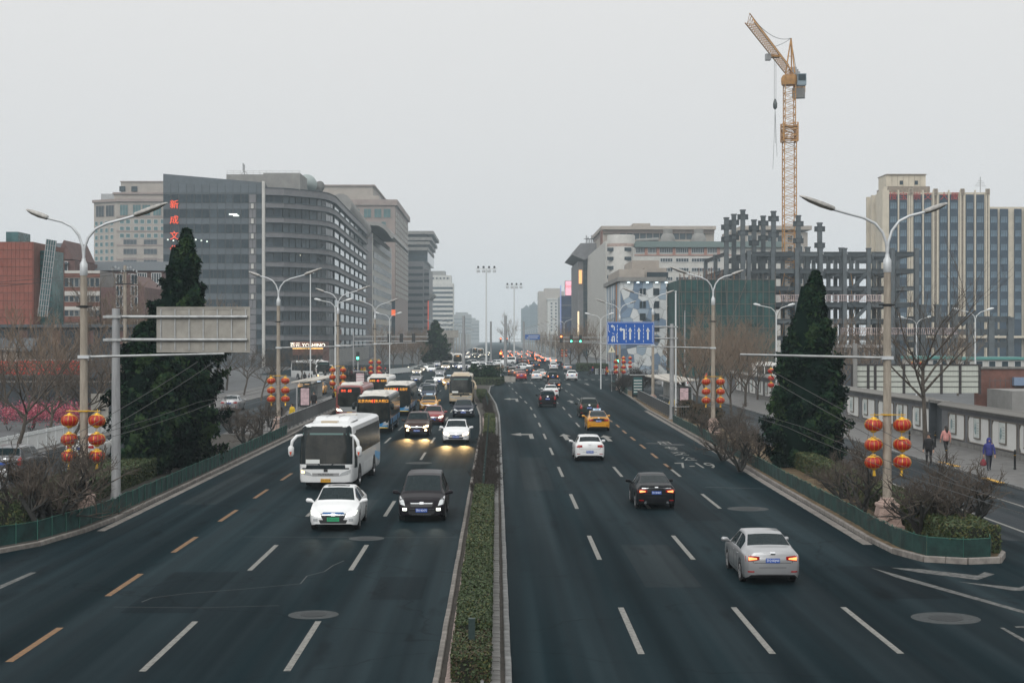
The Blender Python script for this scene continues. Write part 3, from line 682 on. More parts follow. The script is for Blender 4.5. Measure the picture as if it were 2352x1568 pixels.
# metal railings, one object per run, each bar a piece
M_RAIL = mat('railing_grey', (.09, .095, .097), .45, .4); M_RAILW = mat('railing_white', (.52, .54, .54), .5); M_RAILT = mat('railing_top', (.42, .43, .43), .4, .4)
def railing(label, pts, h, step, m, top=None, curl=False, r=.014, stuff=False, post=2.0):
    t = thing('railing', label, 'railing'); P = [Vector((*p, 0)) if len(p) == 2 else Vector(p) for p in pts]
    bm_ = MB(); 
    if curl: bm_.path([(0, 0, .12), (0, 0, h - .12), (.02, 0, h - .03), (.07, 0, h), (.12, 0, h - .05)], r, 5)
    else: bm_.tube((0, 0, .12), (0, 0, h - .03), r, n=5)
    bmesh_ = bm_.mesh('bar', m); pmesh = MB().box((0, 0, (h + .03) / 2), (.07, .07, h + .03)).mesh('post', m)
    nb = 0; allb = MB()
    for a, c in zip(P, P[1:]):
        d = c - a; k = max(1, round(d.length / step)); rz = math.atan2(d.y, d.x)
        for i in range(k):
            p = a + d * ((i + .5) / k)
            if nb < 250 and not stuff: put('bar', bmesh_, t, p, rz)
            else: allb.tube(p + Vector((0, 0, .12)), p + Vector((0, 0, h - .03)), r, n=4)
            nb += 1
        for i in range(max(1, round(d.length / post)) + 1): put('post', pmesh, t, a + d * (i / max(1, round(d.length / post))), rz)
        for z in (h - .02, .13):
            if curl and z > .5: z = h - .2
            b = MB(); b.beam(a + Vector((0, 0, z)), c + Vector((0, 0, z)), .06, .045); obj('rail', b, (top or m) if z > .5 else m, t)
    if allb.f: tag(obj('far_bars', allb, m, t), kind='stuff')
railing('dark metal railing along the left bus platform edge', [(-15.55, 113, .16), (-15.75, 165, .16)], 1.12, .22, M_RAIL, M_RAILT, post=2.6)
railing('short dark railing end at the near end of the left bus platform', [(-15.5, 113, .16), (-18.6, 113.4, .16)], 1.05, .22, M_RAIL, M_RAILT)
railing('white railing with curled bar tops beside the left parked cars', [(-28.6, 82), (-28.6, 128)], 1.25, .19, M_RAILW, None, True, .017)
railing('grey railing enclosing the right bus platform, facing the camera', [(14.9, 131.5, .1), (18.2, 132.5, .1)], 1.15, .2, M_RAIL, M_RAILT)
railing('grey kerbside railing of the right bus platform', [(14.9, 131.5, .1), (15.9, 178, .1)], 1.15, .24, M_RAIL, M_RAILT)
railing('curved grey railing at the right corner of the crossing', [(16.3, 205), (17.2, 225), (19.5, 245), (21.0, 262)], 1.1, .5, M_GPOLE, None, False, .03, True)
railing('pale low railing along the far right corner cycle lane', [(19, 300), (24, 296), (31, 285)], 1.1, .35, M_RAILW, None, False, .05, True)
railing('pale barrier along the far left cycle lane past the crossing', [(-21, 300), (-17.5, 318), (-16.9, 350)], 1.1, .4, M_RAILW, None, False, .05, True)
railing('pale barrier in front of the waiting cyclists at left', [(-36, 285), (-24, 295)], 1.1, .4, M_RAILW, None, False, .05, True)
# ================================================================ plants
nr = np.random.default_rng(11)
M_BARK = mat('bark_grey', (.075, .062, .050), .95, var=.35, scale=8, stretch=(1, 1, .3))
M_BARKD = mat('bark_dark', (.030, .030, .028), .95, var=.35, scale=8, stretch=(1, 1, .3))
M_TWIG = mat('twig_brown', (.075, .060, .048), .95); M_TWIGD = mat('twig_dark', (.035, .029, .025), .95); M_TWIGY = mat('twig_tan', (.17, .125, .09), .95)
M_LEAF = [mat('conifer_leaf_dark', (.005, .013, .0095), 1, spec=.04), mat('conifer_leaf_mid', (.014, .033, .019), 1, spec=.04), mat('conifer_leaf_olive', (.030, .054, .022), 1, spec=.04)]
M_HEDGE = [mat('hedge_leaf_green', (.036, .060, .017), .7), mat('hedge_leaf_dark', (.030, .050, .016), .75), mat('hedge_leaf_gold', (.085, .085, .022), .7), mat('hedge_leaf_brown', (.05, .034, .016), .8)]
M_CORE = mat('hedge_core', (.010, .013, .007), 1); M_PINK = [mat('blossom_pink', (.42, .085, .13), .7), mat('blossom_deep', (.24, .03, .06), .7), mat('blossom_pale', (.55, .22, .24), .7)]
def leaf_quads(C, N, size, asp=.55):
    """one small bent quad per centre, facing roughly N"""
    n = len(C); N = N + nr.normal(0, .55, (n, 3)); N /= np.linalg.norm(N, axis=1, keepdims=True) + 1e-9
    T = nr.normal(0, 1, (n, 3)); T -= N * (T * N).sum(1, keepdims=True); T /= np.linalg.norm(T, axis=1, keepdims=True) + 1e-9
    B = np.cross(N, T); s = size * nr.uniform(.6, 1.35, (n, 1))
    V = np.stack([C - T * s, C + B * s * asp + N * s * .1, C + T * s, C - B * s * asp + N * s * .1], 1).reshape(-1, 3)
    return V, np.arange(4 * n).reshape(n, 4)
def conifer(name, label, loc, h, prof, n, size, seed, group=None, low=.25, jag=.22, lean=0.0):
    """columnar arborvitae: upswept sprays set on a ragged, clumpy envelope"""
    global nr
    nr = np.random.default_rng(seed)
    t = thing(name, label, 'conifer', loc, 0, group)
    b = MB(); b.path([(0, 0, 0), (.04, .02, h * .5), (0, 0, h * .93)], [h * .022, h * .014, .02], 8); obj('trunk', b, M_BARKD, t, 60)
    rad = lambda z: np.interp(z / h, [p[0] for p in prof], [p[1] for p in prof])
    nb = 230; zc = h * (low * .3 + (1 - low * .3) * nr.random(nb) ** 1.15); ac = nr.uniform(0, 2 * np.pi, nb)
    rc_ = rad(zc) * nr.uniform(.62, 1.0 + jag, nb)
    per = n // nb; k = np.repeat(np.arange(nb), per); m = len(k)
    u = nr.random(m) ** .7; sp = .13 + .05 * rad(zc[k])
    base = np.stack([np.cos(ac[k]) * rc_[k] * .35, np.sin(ac[k]) * rc_[k] * .35, zc[k] - .06 * h - .1], 1)
    tip = np.stack([np.cos(ac[k]) * rc_[k], np.sin(ac[k]) * rc_[k], zc[k] + .02 * h + .35 * (zc[k] > .4 * h)], 1)
    C = base + (tip - base) * u[:, None] + nr.normal(0, 1, (m, 3)) * (sp * (1.3 - u * .95))[:, None]
    C[:, 2] = np.clip(C[:, 2], .12, h * 1.0)
    rr = np.hypot(C[:, 0], C[:, 1]); lim = rad(C[:, 2]) * (1.1 + jag * 1.3) + .12; f = np.minimum(1, lim / np.maximum(rr, 1e-4)); C[:, 0] *= f; C[:, 1] *= f
    out = np.stack([C[:, 0], C[:, 1], np.full(m, .5) * rr], 1); out /= np.linalg.norm(out, axis=1, keepdims=True) + 1e-9
    C[:, 0] += lean * (C[:, 2] / h) ** 1.4
    V, F = leaf_quads(C, out, size, .42)
    mi = np.clip(nr.choice(3, nb, p=[.5, .33, .17])[k] + nr.choice([-1, 0, 0, 0, 1], m), 0, 2)
    put('crown', npmesh('crown', V, F, M_LEAF, mi), t)
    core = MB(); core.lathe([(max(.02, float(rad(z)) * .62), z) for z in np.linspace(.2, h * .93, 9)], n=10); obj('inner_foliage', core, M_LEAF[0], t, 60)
    return t
def branch_tree(seed, h, spread, trunk, levels=4, n0=6, lean=.3, twigs=3, r0=None, start=.3, curl=.25, minr=.006, upw=.5):
    rg = random.Random(seed); T = MB(); B = MB(); r0 = r0 or h * .022
    def rv(k): return Vector((rg.gauss(0, k), rg.gauss(0, k), rg.gauss(0, k)))
    def grow(p, d, ln, r, lv):
        k = 4 if lv < 2 else 3; pts = [p]; dd = d.copy()
        for i in range(k): dd = (dd + rv(curl * .5) + Vector((0, 0, .10 * upw))).normalized(); pts.append(pts[-1] + dd * ln / k)
        (T if lv == 0 else B).path(pts, [max(minr, lerp(r, r * .45, i / k)) for i in range(k + 1)], 6 if lv < 2 else 3, 0 if lv < 2 else 1)
        if lv >= levels: return
        nchild = n0 if lv == 0 else (twigs + rg.randint(0, 2))
        for c in range(nchild):
            s = lerp(start if lv == 0 else .25, 1.0, (c + rg.random()) / nchild); ii = min(k - 1, int(s * k)); q = pts[ii].lerp(pts[ii + 1], s * k - ii)
            az = rg.uniform(0, 2 * math.pi) if lv else 2 * math.pi * (c / nchild) * 1.62 + rg.uniform(-.4, .4)
            side = Vector((math.cos(az), math.sin(az), 0))
            nd = (d * (.55 if lv else .35) + side * spread * (1.0 if lv == 0 else .8) + Vector((0, 0, upw * .6))).normalized()
            grow(q, nd, ln * rg.uniform(.48, .72) if lv else h * rg.uniform(.32, .52), max(minr, r * .5 * (1.2 - s * .4)), lv + 1)
    grow(Vector((0, 0, 0)), Vector((rg.uniform(-.05, .05), rg.uniform(-.05, .05), 1)), trunk, r0, 0)
    return T, B
def bare_tree_set(seed, mats, **kw):
    T, B = branch_tree(seed, **kw); return T.mesh('trunk', mats[0], 60), B.mesh('crown', [mats[0], mats[1]], 60)
def bush(seed, h, w, n, mats, stems=6, levels=3, twigs=4, r0=.05):
    rg = random.Random(seed); T = MB(); B = MB()
    def grow(p, d, ln, r, lv):
        pts = [p]; dd = d.copy()
        for i in range(3): dd = (dd + Vector((rg.gauss(0, .22), rg.gauss(0, .22), rg.gauss(.05, .16)))).normalized(); pts.append(pts[-1] + dd * ln / 3)
        (T if lv == 0 else B).path(pts, [max(.005, lerp(r, r * .5, i / 3)) for i in range(4)], 6 if lv == 0 else (4 if lv == 1 else 3), 0 if lv < 2 else 1)
        if lv >= levels: return
        for c in range(twigs + rg.randint(0, 1)):
            s = rg.uniform(.3, 1); i = min(2, int(s * 3)); q = pts[i].lerp(pts[i + 1], s * 3 - i)
            nd = (dd * .7 + Vector((rg.gauss(0, .65), rg.gauss(0, .65), rg.gauss(.22, .4)))).normalized()
            grow(q, nd, ln * rg.uniform(.5, .75), r * .52, lv + 1)
    for k in range(stems):
        a = 2 * math.pi * k / stems + rg.uniform(-.4, .4); grow(Vector((math.cos(a) * .07, math.sin(a) * .07, 0)), Vector((math.cos(a) * w, math.sin(a) * w, 1)).normalized(), h * rg.uniform(.38, .5), r0 * rg.uniform(.7, 1.1), 0)
    return T.mesh('stem', mats[0], 60), B.mesh('twigs', [mats[0], mats[1]], 60)
def hedge(name, label, poly_l, poly_r, z0, z1, dens, size, mix, group=None, kindname='hedge'):
    """clipped hedge between two edge lines, its top and sides clothed in leaf-sized faces"""
    t = thing(name, label, kindname, (0, 0, 0), 0, group); L = np.array(poly_l, float); Rr = np.array(poly_r, float)
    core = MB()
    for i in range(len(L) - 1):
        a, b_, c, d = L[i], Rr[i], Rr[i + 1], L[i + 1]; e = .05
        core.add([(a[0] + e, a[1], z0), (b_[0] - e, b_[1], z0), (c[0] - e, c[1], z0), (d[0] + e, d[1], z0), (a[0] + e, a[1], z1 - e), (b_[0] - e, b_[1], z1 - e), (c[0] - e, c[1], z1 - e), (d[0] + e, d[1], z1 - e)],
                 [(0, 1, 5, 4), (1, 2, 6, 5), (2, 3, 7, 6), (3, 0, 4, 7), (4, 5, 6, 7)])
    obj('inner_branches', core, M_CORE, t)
    Cs, Ns = [], []
    def patch(a, b_, c, d, nrm):                       # bilinear patch
        ar = np.linalg.norm(np.cross(b_ - a, d - a)) * .5 + np.linalg.norm(np.cross(b_ - c, d - c)) * .5; n = int(ar * dens)
        u, v = nr.random((n, 1)), nr.random((n, 1)); P = a * (1 - u) * (1 - v) + b_ * u * (1 - v) + c * u * v + d * (1 - u) * v
        bmp = .5 + .5 * np.sin(P[:, :1] * 7 + np.sin(P[:, 1:2] * 5) * 2) * np.sin(P[:, 1:2] * 6.3 + 1); Cs.append(P + nr.normal(0, .022, P.shape) + nrm * (bmp * .05 - .03)); Ns.append(np.repeat(nrm[None], n, 0))
    v3 = lambda p, z: np.array((p[0], p[1], z))
    for i in range(len(L) - 1):
        a, b_, c, d = L[i], Rr[i], Rr[i + 1], L[i + 1]
        patch(v3(a, z1), v3(b_, z1), v3(c, z1), v3(d, z1), np.array((0, 0, 1.)))
        for p, q, sgn_ in ((a, d, -1), (b_, c, 1)):
            dr = np.array((q[0] - p[0], q[1] - p[1])); nn = np.array((dr[1], -dr[0])) * sgn_ / (np.linalg.norm(dr) + 1e-9)
            patch(v3(p, z0), v3(q, z0), v3(q, z1), v3(p, z1), np.array((nn[0], nn[1], 0.)))
    patch(v3(L[0], z0), v3(Rr[0], z0), v3(Rr[0], z1), v3(L[0], z1), np.array((0, -1., 0)))
    C = np.concatenate(Cs); N = np.concatenate(Ns); V, F = leaf_quads(C, N, size)
    put('leaves', npmesh('leaves', V, F, M_HEDGE, nr.choice(4, len(F), p=mix)), t)
    return t
# ---- conifers
conifer('cypress_tree', 'tall dark cypress at left with a pointed top, behind the sign gantry', (-17.4, 85, .1), ZY(530, 85) - .1, [(0, .9), (.05, 2.3), (.14, 2.75), (.44, 2.65), (.53, 2.1), (.60, 1.55), (.70, 1.20), (.80, .74), (.90, .40), (1, .03)], 66000, .15, 3, low=.15, lean=.65, jag=.3)
conifer('cypress_tree', 'shorter dark cypress against the left side of the tall one', (-17.7, 79.5, .1), 7.6, [(0, .6), (.1, 1.7), (.4, 1.95), (.7, 1.4), (.9, .7), (1, .1)], 26000, .15, 4, low=.15)
conifer('cypress_tree', 'conical dark cypress at right inside the planted island', (16.55, 84, .1), ZY(626, 84) - .1, [(0, 1.0), (.04, 2.4), (.2, 2.65), (.42, 2.15), (.58, 1.6), (.74, 1.0), (.88, .5), (1, .03)], 60000, .14, 5, low=.1, jag=.08, lean=.6)
conifer('cypress_tree', 'distant dark conifer past the crossing on the left', (XY(1000, 400), 400, 0), ZY(738, 400), [(0, .6), (.1, 3.2), (.3, 3.6), (.5, 2.9), (.68, 1.9), (.85, 1.2), (1, .1)], 9000, .42, 6, jag=.35)
# ---- hedges
def med_edges(y0, y1, a, c, n=8):
    ys = np.linspace(y0, y1, n); L = [(ipl([(p[1], p[0]) for p in MEDL[:8]], y) + a, y) for y in ys]; Rr = [(ipl([(p[1], p[0]) for p in MEDR[:8]], y) - c, y) for y in ys]
    return L, Rr
HS = [(31.4, 34.2, .62, 'front brown-tipped clump of the median hedge at the bottom edge', (.3, .3, .12, .28), 2600, .034), (34.5, 46.8, .74, 'long leafy green hedge block nearest on the median', (.56, .30, .11, .03), 2300, .034),
      (47.0, 52.4, .80, 'second green hedge block on the median', (.52, .26, .18, .04), 1900, .036), (52.6, 58.5, .84, 'third green hedge block on the median', (.52, .26, .18, .04), 1500, .04), (58.7, 66, .84, 'fourth hedge block on the median beside the black minivan', (.55, .28, .14, .03), 1200, .045)]
for y0, y1, z, lab, mix, dens, sz in HS:
    L, Rr = med_edges(y0, y1, .40, .46); hedge('hedge', lab, L, Rr, .07, z, dens, sz, mix, 'clipped hedges on the median')
hedge('hedge', 'sixth hedge block on the median beyond the bare brown stretch', *med_edges(104, 128, .42, .48), .07, .85, 420, .065, (.5, .2, .27, .03), 'clipped hedges on the median')
hedge('hedge', 'low hedge at the median bend behind the beige coach', *med_edges(168, 190, .7, .7), .07, .8, 200, .09, (.6, .25, .12, .03), 'clipped hedges on the median')
hedge('hedge', 'dark clipped hedge on the median tip at the crossing', [(-3.6, 232), (-3.0, 243)], [(.2, 230), (1.2, 243)], .07, 1.0, 140, .11, (.3, .62, .05, .03), 'clipped hedges on the median')
hedge('hedge', 'broad clipped hedge with golden top at the nose of the right island', [(14.5, 50.0), (14.9, 60), (15.6, 75), (16.0, 90)], [(16.15, 50.0), (16.2, 60), (16.5, 75), (16.9, 90)], .11, .95, 620, .055, (.38, .34, .24, .04))
hedge('hedge', 'clipped green hedge behind the nearest left lamp post', [(-19.3, 56.5), (-19.3, 78)], [(-16.9, 56.5), (-16.9, 78)], .11, 1.0, 520, .06, (.5, .36, .1, .04))
hedge('hedge', 'dark clipped hedge at the far right corner of the crossing', [(17.6, 330), (17.6, 345)], [(26, 330), (26, 345)], 0, 1.4, 40, .2, (.3, .62, .05, .03))
# brown leafless stretches of the median hedge
bs = [bush(40 + i, .95, .55, 0, (M_BARKD, M_TWIGD), 7, 3, 4, .02) for i in range(3)]
for i in range(74):
    y = 67 + 37 * i / 73.; t = thing('leafless_shrub', 'leafless brown shrub in the bare stretch of the median hedge', 'shrub', (-.50 + rnd.uniform(-.2, .2), y, .07), rnd.uniform(0, 6), 'leafless shrubs along the middle of the median')
    s = bs[i % 3]; put('stem', s[0], t); put('twigs', s[1], t); t.scale = (1.15, 1.15, rnd.uniform(.8, 1.05))
for i in range(16):
    y = 129 + 2.5 * i; t = thing('leafless_shrub', 'leafless dark shrub on the bending part of the median', 'shrub', (ipl([(120, -.5), (140, -.65), (165, -1.1), (200, -2.2)], y), y, .07), rnd.uniform(0, 6), 'leafless shrubs at the median bend')
    s = bs[i % 3]; put('stem', s[0], t); put('twigs', s[1], t)
yc = conifer('juniper_shrub', 'spiky dark juniper spreading on the median tip', (-1.2, 238, .1), 2.7, [(0, .5), (.3, 1.5), (.6, 2.0), (.8, 1.5), (1, .5)], 1800, .2, 21, jag=1.2); yc['category'] = 'shrub'
yc = conifer('topiary_shrub', 'narrow dark clipped shrub at the crossing left of the masts', (XY(1088, 262), 262, .0), 2.6, [(0, .5), (.3, .8), (.7, .7), (1, .2)], 1500, .25, 22, jag=.2); yc['category'] = 'shrub'
# ---- bare trees
BT = [bare_tree_set(60 + i, (M_BARK, M_TWIG), h=7.5, spread=.85, trunk=3.4, levels=4, n0=7, twigs=3, r0=.15, start=.55, curl=.3) for i in range(3)]
BTF = [bare_tree_set(70 + i, (M_BARK, M_TWIGY), h=8, spread=.6, trunk=4.2, levels=4, n0=8, twigs=3, r0=.14, start=.3, curl=.25, minr=.014) for i in range(3)]
def row_of(L, lab, grp, set_):
    o = sorted(range(len(L)), key=lambda i: L[i][0])
    for i, (px, Y, h) in enumerate(L): bare(px, Y, h, f'{lab}, {ORD[o.index(i)]} from the left', grp, set_, i)
def bare(px, Y, h, lab, grp, set_=None, k=0, dx=0):
    s = (set_ or BT)[k % 3]; t = thing('bare_tree', lab, 'tree', (XY(px, Y) + dx, Y, 0), rnd.uniform(0, 6), grp); put('trunk', s[0], t); put('crown', s[1], t)
    f = h / 8.5; t.scale = (f, f, f); return t
bare(2127, 98, 9.6, 'bare plane tree in front of the poster wall at right', None, [bare_tree_set(164, (M_BARK, M_TWIG), h=8.5, spread=.62, trunk=5.0, levels=4, n0=8, twigs=3, r0=.15, start=.5, curl=.16)] * 3, 0)
bare(40, 92, 8.4, 'leftmost bare tree at the frame edge', 'bare trees at left', BT, 1); bare(108, 104, 7.2, 'bare tree left of the nearest left lamp, second from the edge', 'bare trees at left', BT, 2)
bare(12, 128, 9, 'thin bare tree behind the leftmost one', 'bare trees at left', BTF, 0); bare(75, 122, 8.5, 'thin bare tree between the first two left trees', 'bare trees at left', BTF, 1); bare(132, 130, 9, 'thin bare tree above the pink shrubs left of the lamp', 'bare trees at left', BTF, 2); bare(222, 126, 8.5, 'thin bare tree right of the nearest left lamp', 'bare trees at left', BTF, 0)
bare(157, 98, 7.6, 'bare tree immediately left of the nearest left lamp', 'bare trees at left', BT, 0); bare(248, 118, 8.0, 'bare tree behind the left gantry post', 'bare trees at left', BT, 1)
row_of(((1600, 150, 8.0), (1640, 165, 9.2), (1680, 142, 7.6), (1712, 158, 8.8), (1570, 175, 8.6), (1655, 190, 9.4), (1740, 175, 7.5), (1620, 205, 9), (1700, 200, 9)), 'bare tan street tree before the green scaffold netting', 'bare trees before the scaffold', BTF)
row_of(((600, 175, 7.0), (640, 200, 7.5), (560, 190, 8), (520, 210, 9), (690, 230, 8), (730, 240, 7.5)), 'bare grey tree behind the left bus platform', 'bare trees behind the left bus platform', BT)
row_of(((1935, 165, 9), (2060, 150, 6.5), (2200, 190, 8), (1990, 185, 8)), 'bare tree behind the poster wall at right', 'bare trees behind the poster wall', BTF)
row_of(((245, 205, 15), (300, 215, 13), (220, 210, 11), (340, 220, 12), (470, 240, 12), (500, 250, 13)), 'hazy bare tree before the brick houses', 'bare trees before the brick houses', BTF)
for i in range(26):                                    # rows beyond the crossing
    s = -1 if i % 2 else 1; Y = 430 + 30 * (i // 2); bare(1140, Y, rnd.uniform(7, 10), f'{ORD[i // 2]} bare street tree in the hazy {"left" if s < 0 else "right"} row beyond the crossing', 'bare trees lining the road beyond the crossing', BTF, i, s * rnd.uniform(20.5, 25))
for i, (px, Y) in enumerate(((880, 330), (905, 350), (925, 370), (945, 385), (962, 345), (985, 430), (1310, 345), (1330, 365), (1350, 350), (1370, 380))):
    bare(px, Y, rnd.uniform(8, 10.5), f'bare tree at the far corners of the crossing, {ORD[(0, 1, 2, 3, 4, 5, 6, 7, 8, 9)[i]]} from the left', 'bare trees at the far corners of the crossing', BTF, i)
big = bare(1170, 900, 19, 'large hazy round-headed bare tree at the road end', None, BTF, 1)
# dense dark bare bush trees near the bus stops
DB = [bush(80 + i, 3.6, .75, 0, (M_BARKD, M_TWIGD), 9, 4, 4, .07) for i in range(2)]
def dbush(px, py, lab, k, f=1.0, Y=None):
    p = G(px, py) if Y is None else Vector((XY(px, Y), Y, 0)); t = thing('bare_shrub', lab, 'shrub', (p.x, p.y, .1), rnd.uniform(0, 6)); put('stem', DB[k][0], t); put('twigs', DB[k][1], t); t.scale = (f, f, f)
dbush(1468, 900, 'big dark leafless shrub below the blue lane sign', 0, 1.3); dbush(812, 900, 'dark leafless shrub behind the red-roofed bus', 1, 1.15); dbush(1425, 905, 'smaller dark leafless shrub right of the corner railing', 1, .9)
# spreading leafless shrubs inside the islands
SB = [bush(90 + i, 3.0, .95, 0, (M_BARKD, M_TWIG), 5, 4, 3, .085) for i in range(4)]
SR = [(2225, 1246, 1.15, 0, 'multi-stemmed leafless shrub at the nose of the right island'), (2120, 1240, 1.3, 1, 'leafless shrub just right of the granite pedestal'), (2165, 1243, 1.1, 2, 'small leafless shrub between the pedestal and the nose shrub'), (1978, 1190, 1.3, 3, 'leafless shrub left of the granite pedestal'),
      (1700, 1085, 1.05, 0, 'leafless shrub left of the right cypress, third from the sign post'), (1660, 1060, 1.05, 1, 'leafless shrub second from the sign post on the right island'), (1625, 1010, 1.0, 2, 'leafless shrub first beyond the sign post on the right island'), (1735, 1075, .95, 3, 'leafless shrub against the left side of the right cypress'), (1690, 1020, 1.1, 2, 'leafless shrub behind the row on the right island'), (1930, 1150, .9, 1, 'leafless shrub at the right foot of the right cypress'),
      (110, 1225, 1.35, 2, 'leafless shrub left of the nearest left lamp pedestal'), (150, 1215, 1.4, 0, 'leafless shrub touching the nearest left lamp pedestal'), (60, 1218, 1.3, 3, 'leafless shrub at the far left nose of the island'), (600, 1005, 1.0, 1, 'leafless shrub at the far end of the left cloth fence'), (565, 1030, 1.0, 0, 'leafless shrub right of the tall left cypress'), (620, 985, 1.05, 3, 'brown leafless shrub beside the left bus platform railing'), (535, 1000, 1.1, 2, 'leafless shrub behind the left cypress')]
for px, py, f, k, lab in SR:
    p = G(px, py); t = thing('bare_shrub', lab, 'shrub', (p.x, p.y, .1), rnd.uniform(0, 6)); put('stem', SB[k][0], t); put('twigs', SB[k][1], t); t.scale = (f, f, f)
for px, py, lab in ((1640, 985, 'rounded brown clipped bush left of the sign post foot'), (1578, 962, 'rounded brown clipped bush behind the sign post'), (1605, 975, 'rounded brown bush just right of the sign post')):
    p = G(px, py); yc = conifer('clipped_bush', lab, (p.x, p.y, .1), 1.5, [(0, .8), (.3, 1.15), (.7, .95), (1, .3)], 2600, .09, int(px), 'clipped bushes by the sign post', jag=.08); yc['category'] = 'bush'
    for ch in yc.children:
        if ch.name.startswith('crown'):
            ch.data.materials.clear()
            for m in (M_HEDGE[3], M_HEDGE[1], M_TWIG): ch.data.materials.append(m)
# pink blossoming shrubs at left
for i, px in enumerate((20, 48, 72, 96, 128, 150, 176)):
    p = Vector((XY(px, 119), 119 + (i % 2) * 2, 0)); t = thing('blossom_shrub', f'pink blossom shrub before the dark wall, {ORD[i]} from the left', 'shrub', p, i, 'pink blossom shrubs'); s = bs[i % 3]
    put('stem', s[0], t); n = 900; C = nr.normal(0, 1, (n, 3)) * (.55, .55, .38) + (0, 0, 1.35); V, F = leaf_quads(C, C - (0, 0, 1.2), .055, .8); put('blossom', npmesh('blossom', V, F, M_PINK, nr.choice(3, n, p=[.5, .3, .2])), t)
# ================================================================ vehicles
M_TYRE = mat('tyre_rubber', (.012, .012, .013), .85); M_RIM = mat('alloy_rim', (.45, .45, .46), .3, .8); M_RIMD = mat('steel_wheel', (.16, .16, .16), .5, .5)
M_UNDER = mat('underbody_black', (.008, .009, .010), .9); M_TRIM = mat('black_trim', (.012, .013, .015), .5); M_CHROME = mat('chrome', (.75, .76, .78), .18, 1.0)
M_GLASS = glass('car_glass', (.26, .36, .38), .76, (.004, .016, .02)); M_GLASSD = glass('privacy_glass', (.2, .24, .25), .88); M_BGLASS = glass('coach_glass', (.5, .56, .55), .55, (.02, .03, .032))
M_SEAT = mat('seat_dark', (.03, .03, .032), .8); M_SEATB = mat('seat_beige', (.42, .33, .24), .8); M_INT = mat('cabin_dark', (.018, .018, .02), .9)
M_HL = mat('headlight_clear', (.55, .57, .58), .12, .3); M_HLON = emat('headlight_lit', (1.0, .90, .68), 5.0); M_HLWARM = emat('headlight_warm', (1.0, .74, .40), 9.0); M_HLCOOL = emat('headlight_cool', (.95, 1.0, .86), 3.2)
M_TL = mat('taillight_red', (.30, .008, .006), .2, coat=.4); M_TLON = emat('taillight_lit', (1.0, .17, .04), 5.0); M_BRK = emat('brake_core', (1.0, .30, .09), 2.6)
M_AMB = emat('indicator_lit', (1.0, .55, .16), 9.0); M_AMBOFF = mat('indicator_amber', (.6, .25, .03), .3)
M_PBLUE = mat('plate_blue', (.012, .075, .36), .45); M_PGREEN = mat('plate_green', (.02, .38, .16), .45); M_PYEL = mat('plate_yellow', (.70, .36, .02), .45); M_PTXT = mat('plate_white_text', (.8, .82, .85), .5); M_PBLK = mat('plate_black_text', (.02, .02, .02), .5)
def paint(name, c, metal=.0): d = max(c) < .1; return mat('paint_' + name, c, .32, metal, coat=.04 if d else .5, var=.05, scale=.8, spec=.09 if d else .5)
PAINT = {'white': paint('white', (.72, .73, .73)), 'silver': paint('silver', (.36, .365, .375), .55), 'black': paint('black', (.010, .011, .013)), 'maroonblack': paint('maroonblack', (.012, .010, .013)), 'brown': paint('brown', (.055, .033, .028), .3), 'red': paint('red', (.22, .012, .014), .2), 'bred': paint('bright_red', (.30, .014, .016)),
         'grey': paint('grey', (.12, .125, .135), .4), 'blue': paint('blue', (.02, .03, .055), .3), 'champ': paint('champagne', (.32, .27, .21), .5), 'green': paint('green', (.028, .036, .03), .3), 'navy': paint('navy', (.012, .017, .03), .2), 'yellow': paint('yellow', (.62, .28, .012)), 'pearl': paint('pearl', (.60, .60, .58)), 'bronze': paint('bronze', (.16, .10, .065), .5)}
def sheet(mb_pts, nu, nv, inner):
    b = MB(); b.v = [tuple(p) for p in mb_pts] ; n = (nu + 1) * (nv + 1); ix = lambda i, j: j * (nu + 1) + i
    for j in range(nv):
        for i in range(nu): b.f.append((ix(i, j), ix(i + 1, j), ix(i + 1, j + 1), ix(i, j + 1))); b.m.append(0)
    rim = [ix(i, 0) for i in range(nu)] + [ix(nu, j) for j in range(nv)] + [ix(i, nv) for i in range(nu, 0, -1)] + [ix(0, j) for j in range(nv, 0, -1)]
    off = len(b.v)
    for k in rim: b.v.append(tuple(inner[k]))
    m = len(rim)
    for k in range(m): b.f.append((rim[k], rim[(k + 1) % m], off + (k + 1) % m, off + k)); b.m.append(0)
    return b
AX = {'f': ((1, 0, 0), (0, 0, 1), (0, -1, 0)), 'r': ((-1, 0, 0), (0, 0, 1), (0, 1, 0)), 'l': ((0, -1, 0), (0, 0, 1), (1, 0, 0)), 'R': ((0, 1, 0), (0, 0, 1), (-1, 0, 0)), 't': ((1, 0, 0), (0, 1, 0), (0, 0, -1))}
def decal(bvh, q, ax, off=.008, nu=5, nv=4, far=20.0):
    """patch bounded by four (a, b) corners pressed onto the body along one axis, with a thin rim"""
    U, Vv, D = (Vector(x) for x in AX[ax]); outp, inn = [], []; last = None
    for j in range(nv + 1):
        for i in range(nu + 1):
            u, v = i / nu, j / nv
            a = (q[0][0] * (1 - u) + q[1][0] * u) * (1 - v) + (q[3][0] * (1 - u) + q[2][0] * u) * v
            c = (q[0][1] * (1 - u) + q[1][1] * u) * (1 - v) + (q[3][1] * (1 - u) + q[2][1] * u) * v
            base = (Vector((a, 0, c)) if ax in 'fr' else Vector((0, a, c)) if ax in 'lR' else Vector((a, c, 0))) - D * far
            h, nrm, _, _ = bvh.ray_cast(base, D)
            if h is None:
                h, nrm = bvh.find_nearest(base + D * far * .98)[:2]
            outp.append(h - D * off); inn.append(h + D * .01)
    return sheet(outp, nu, nv, inn)
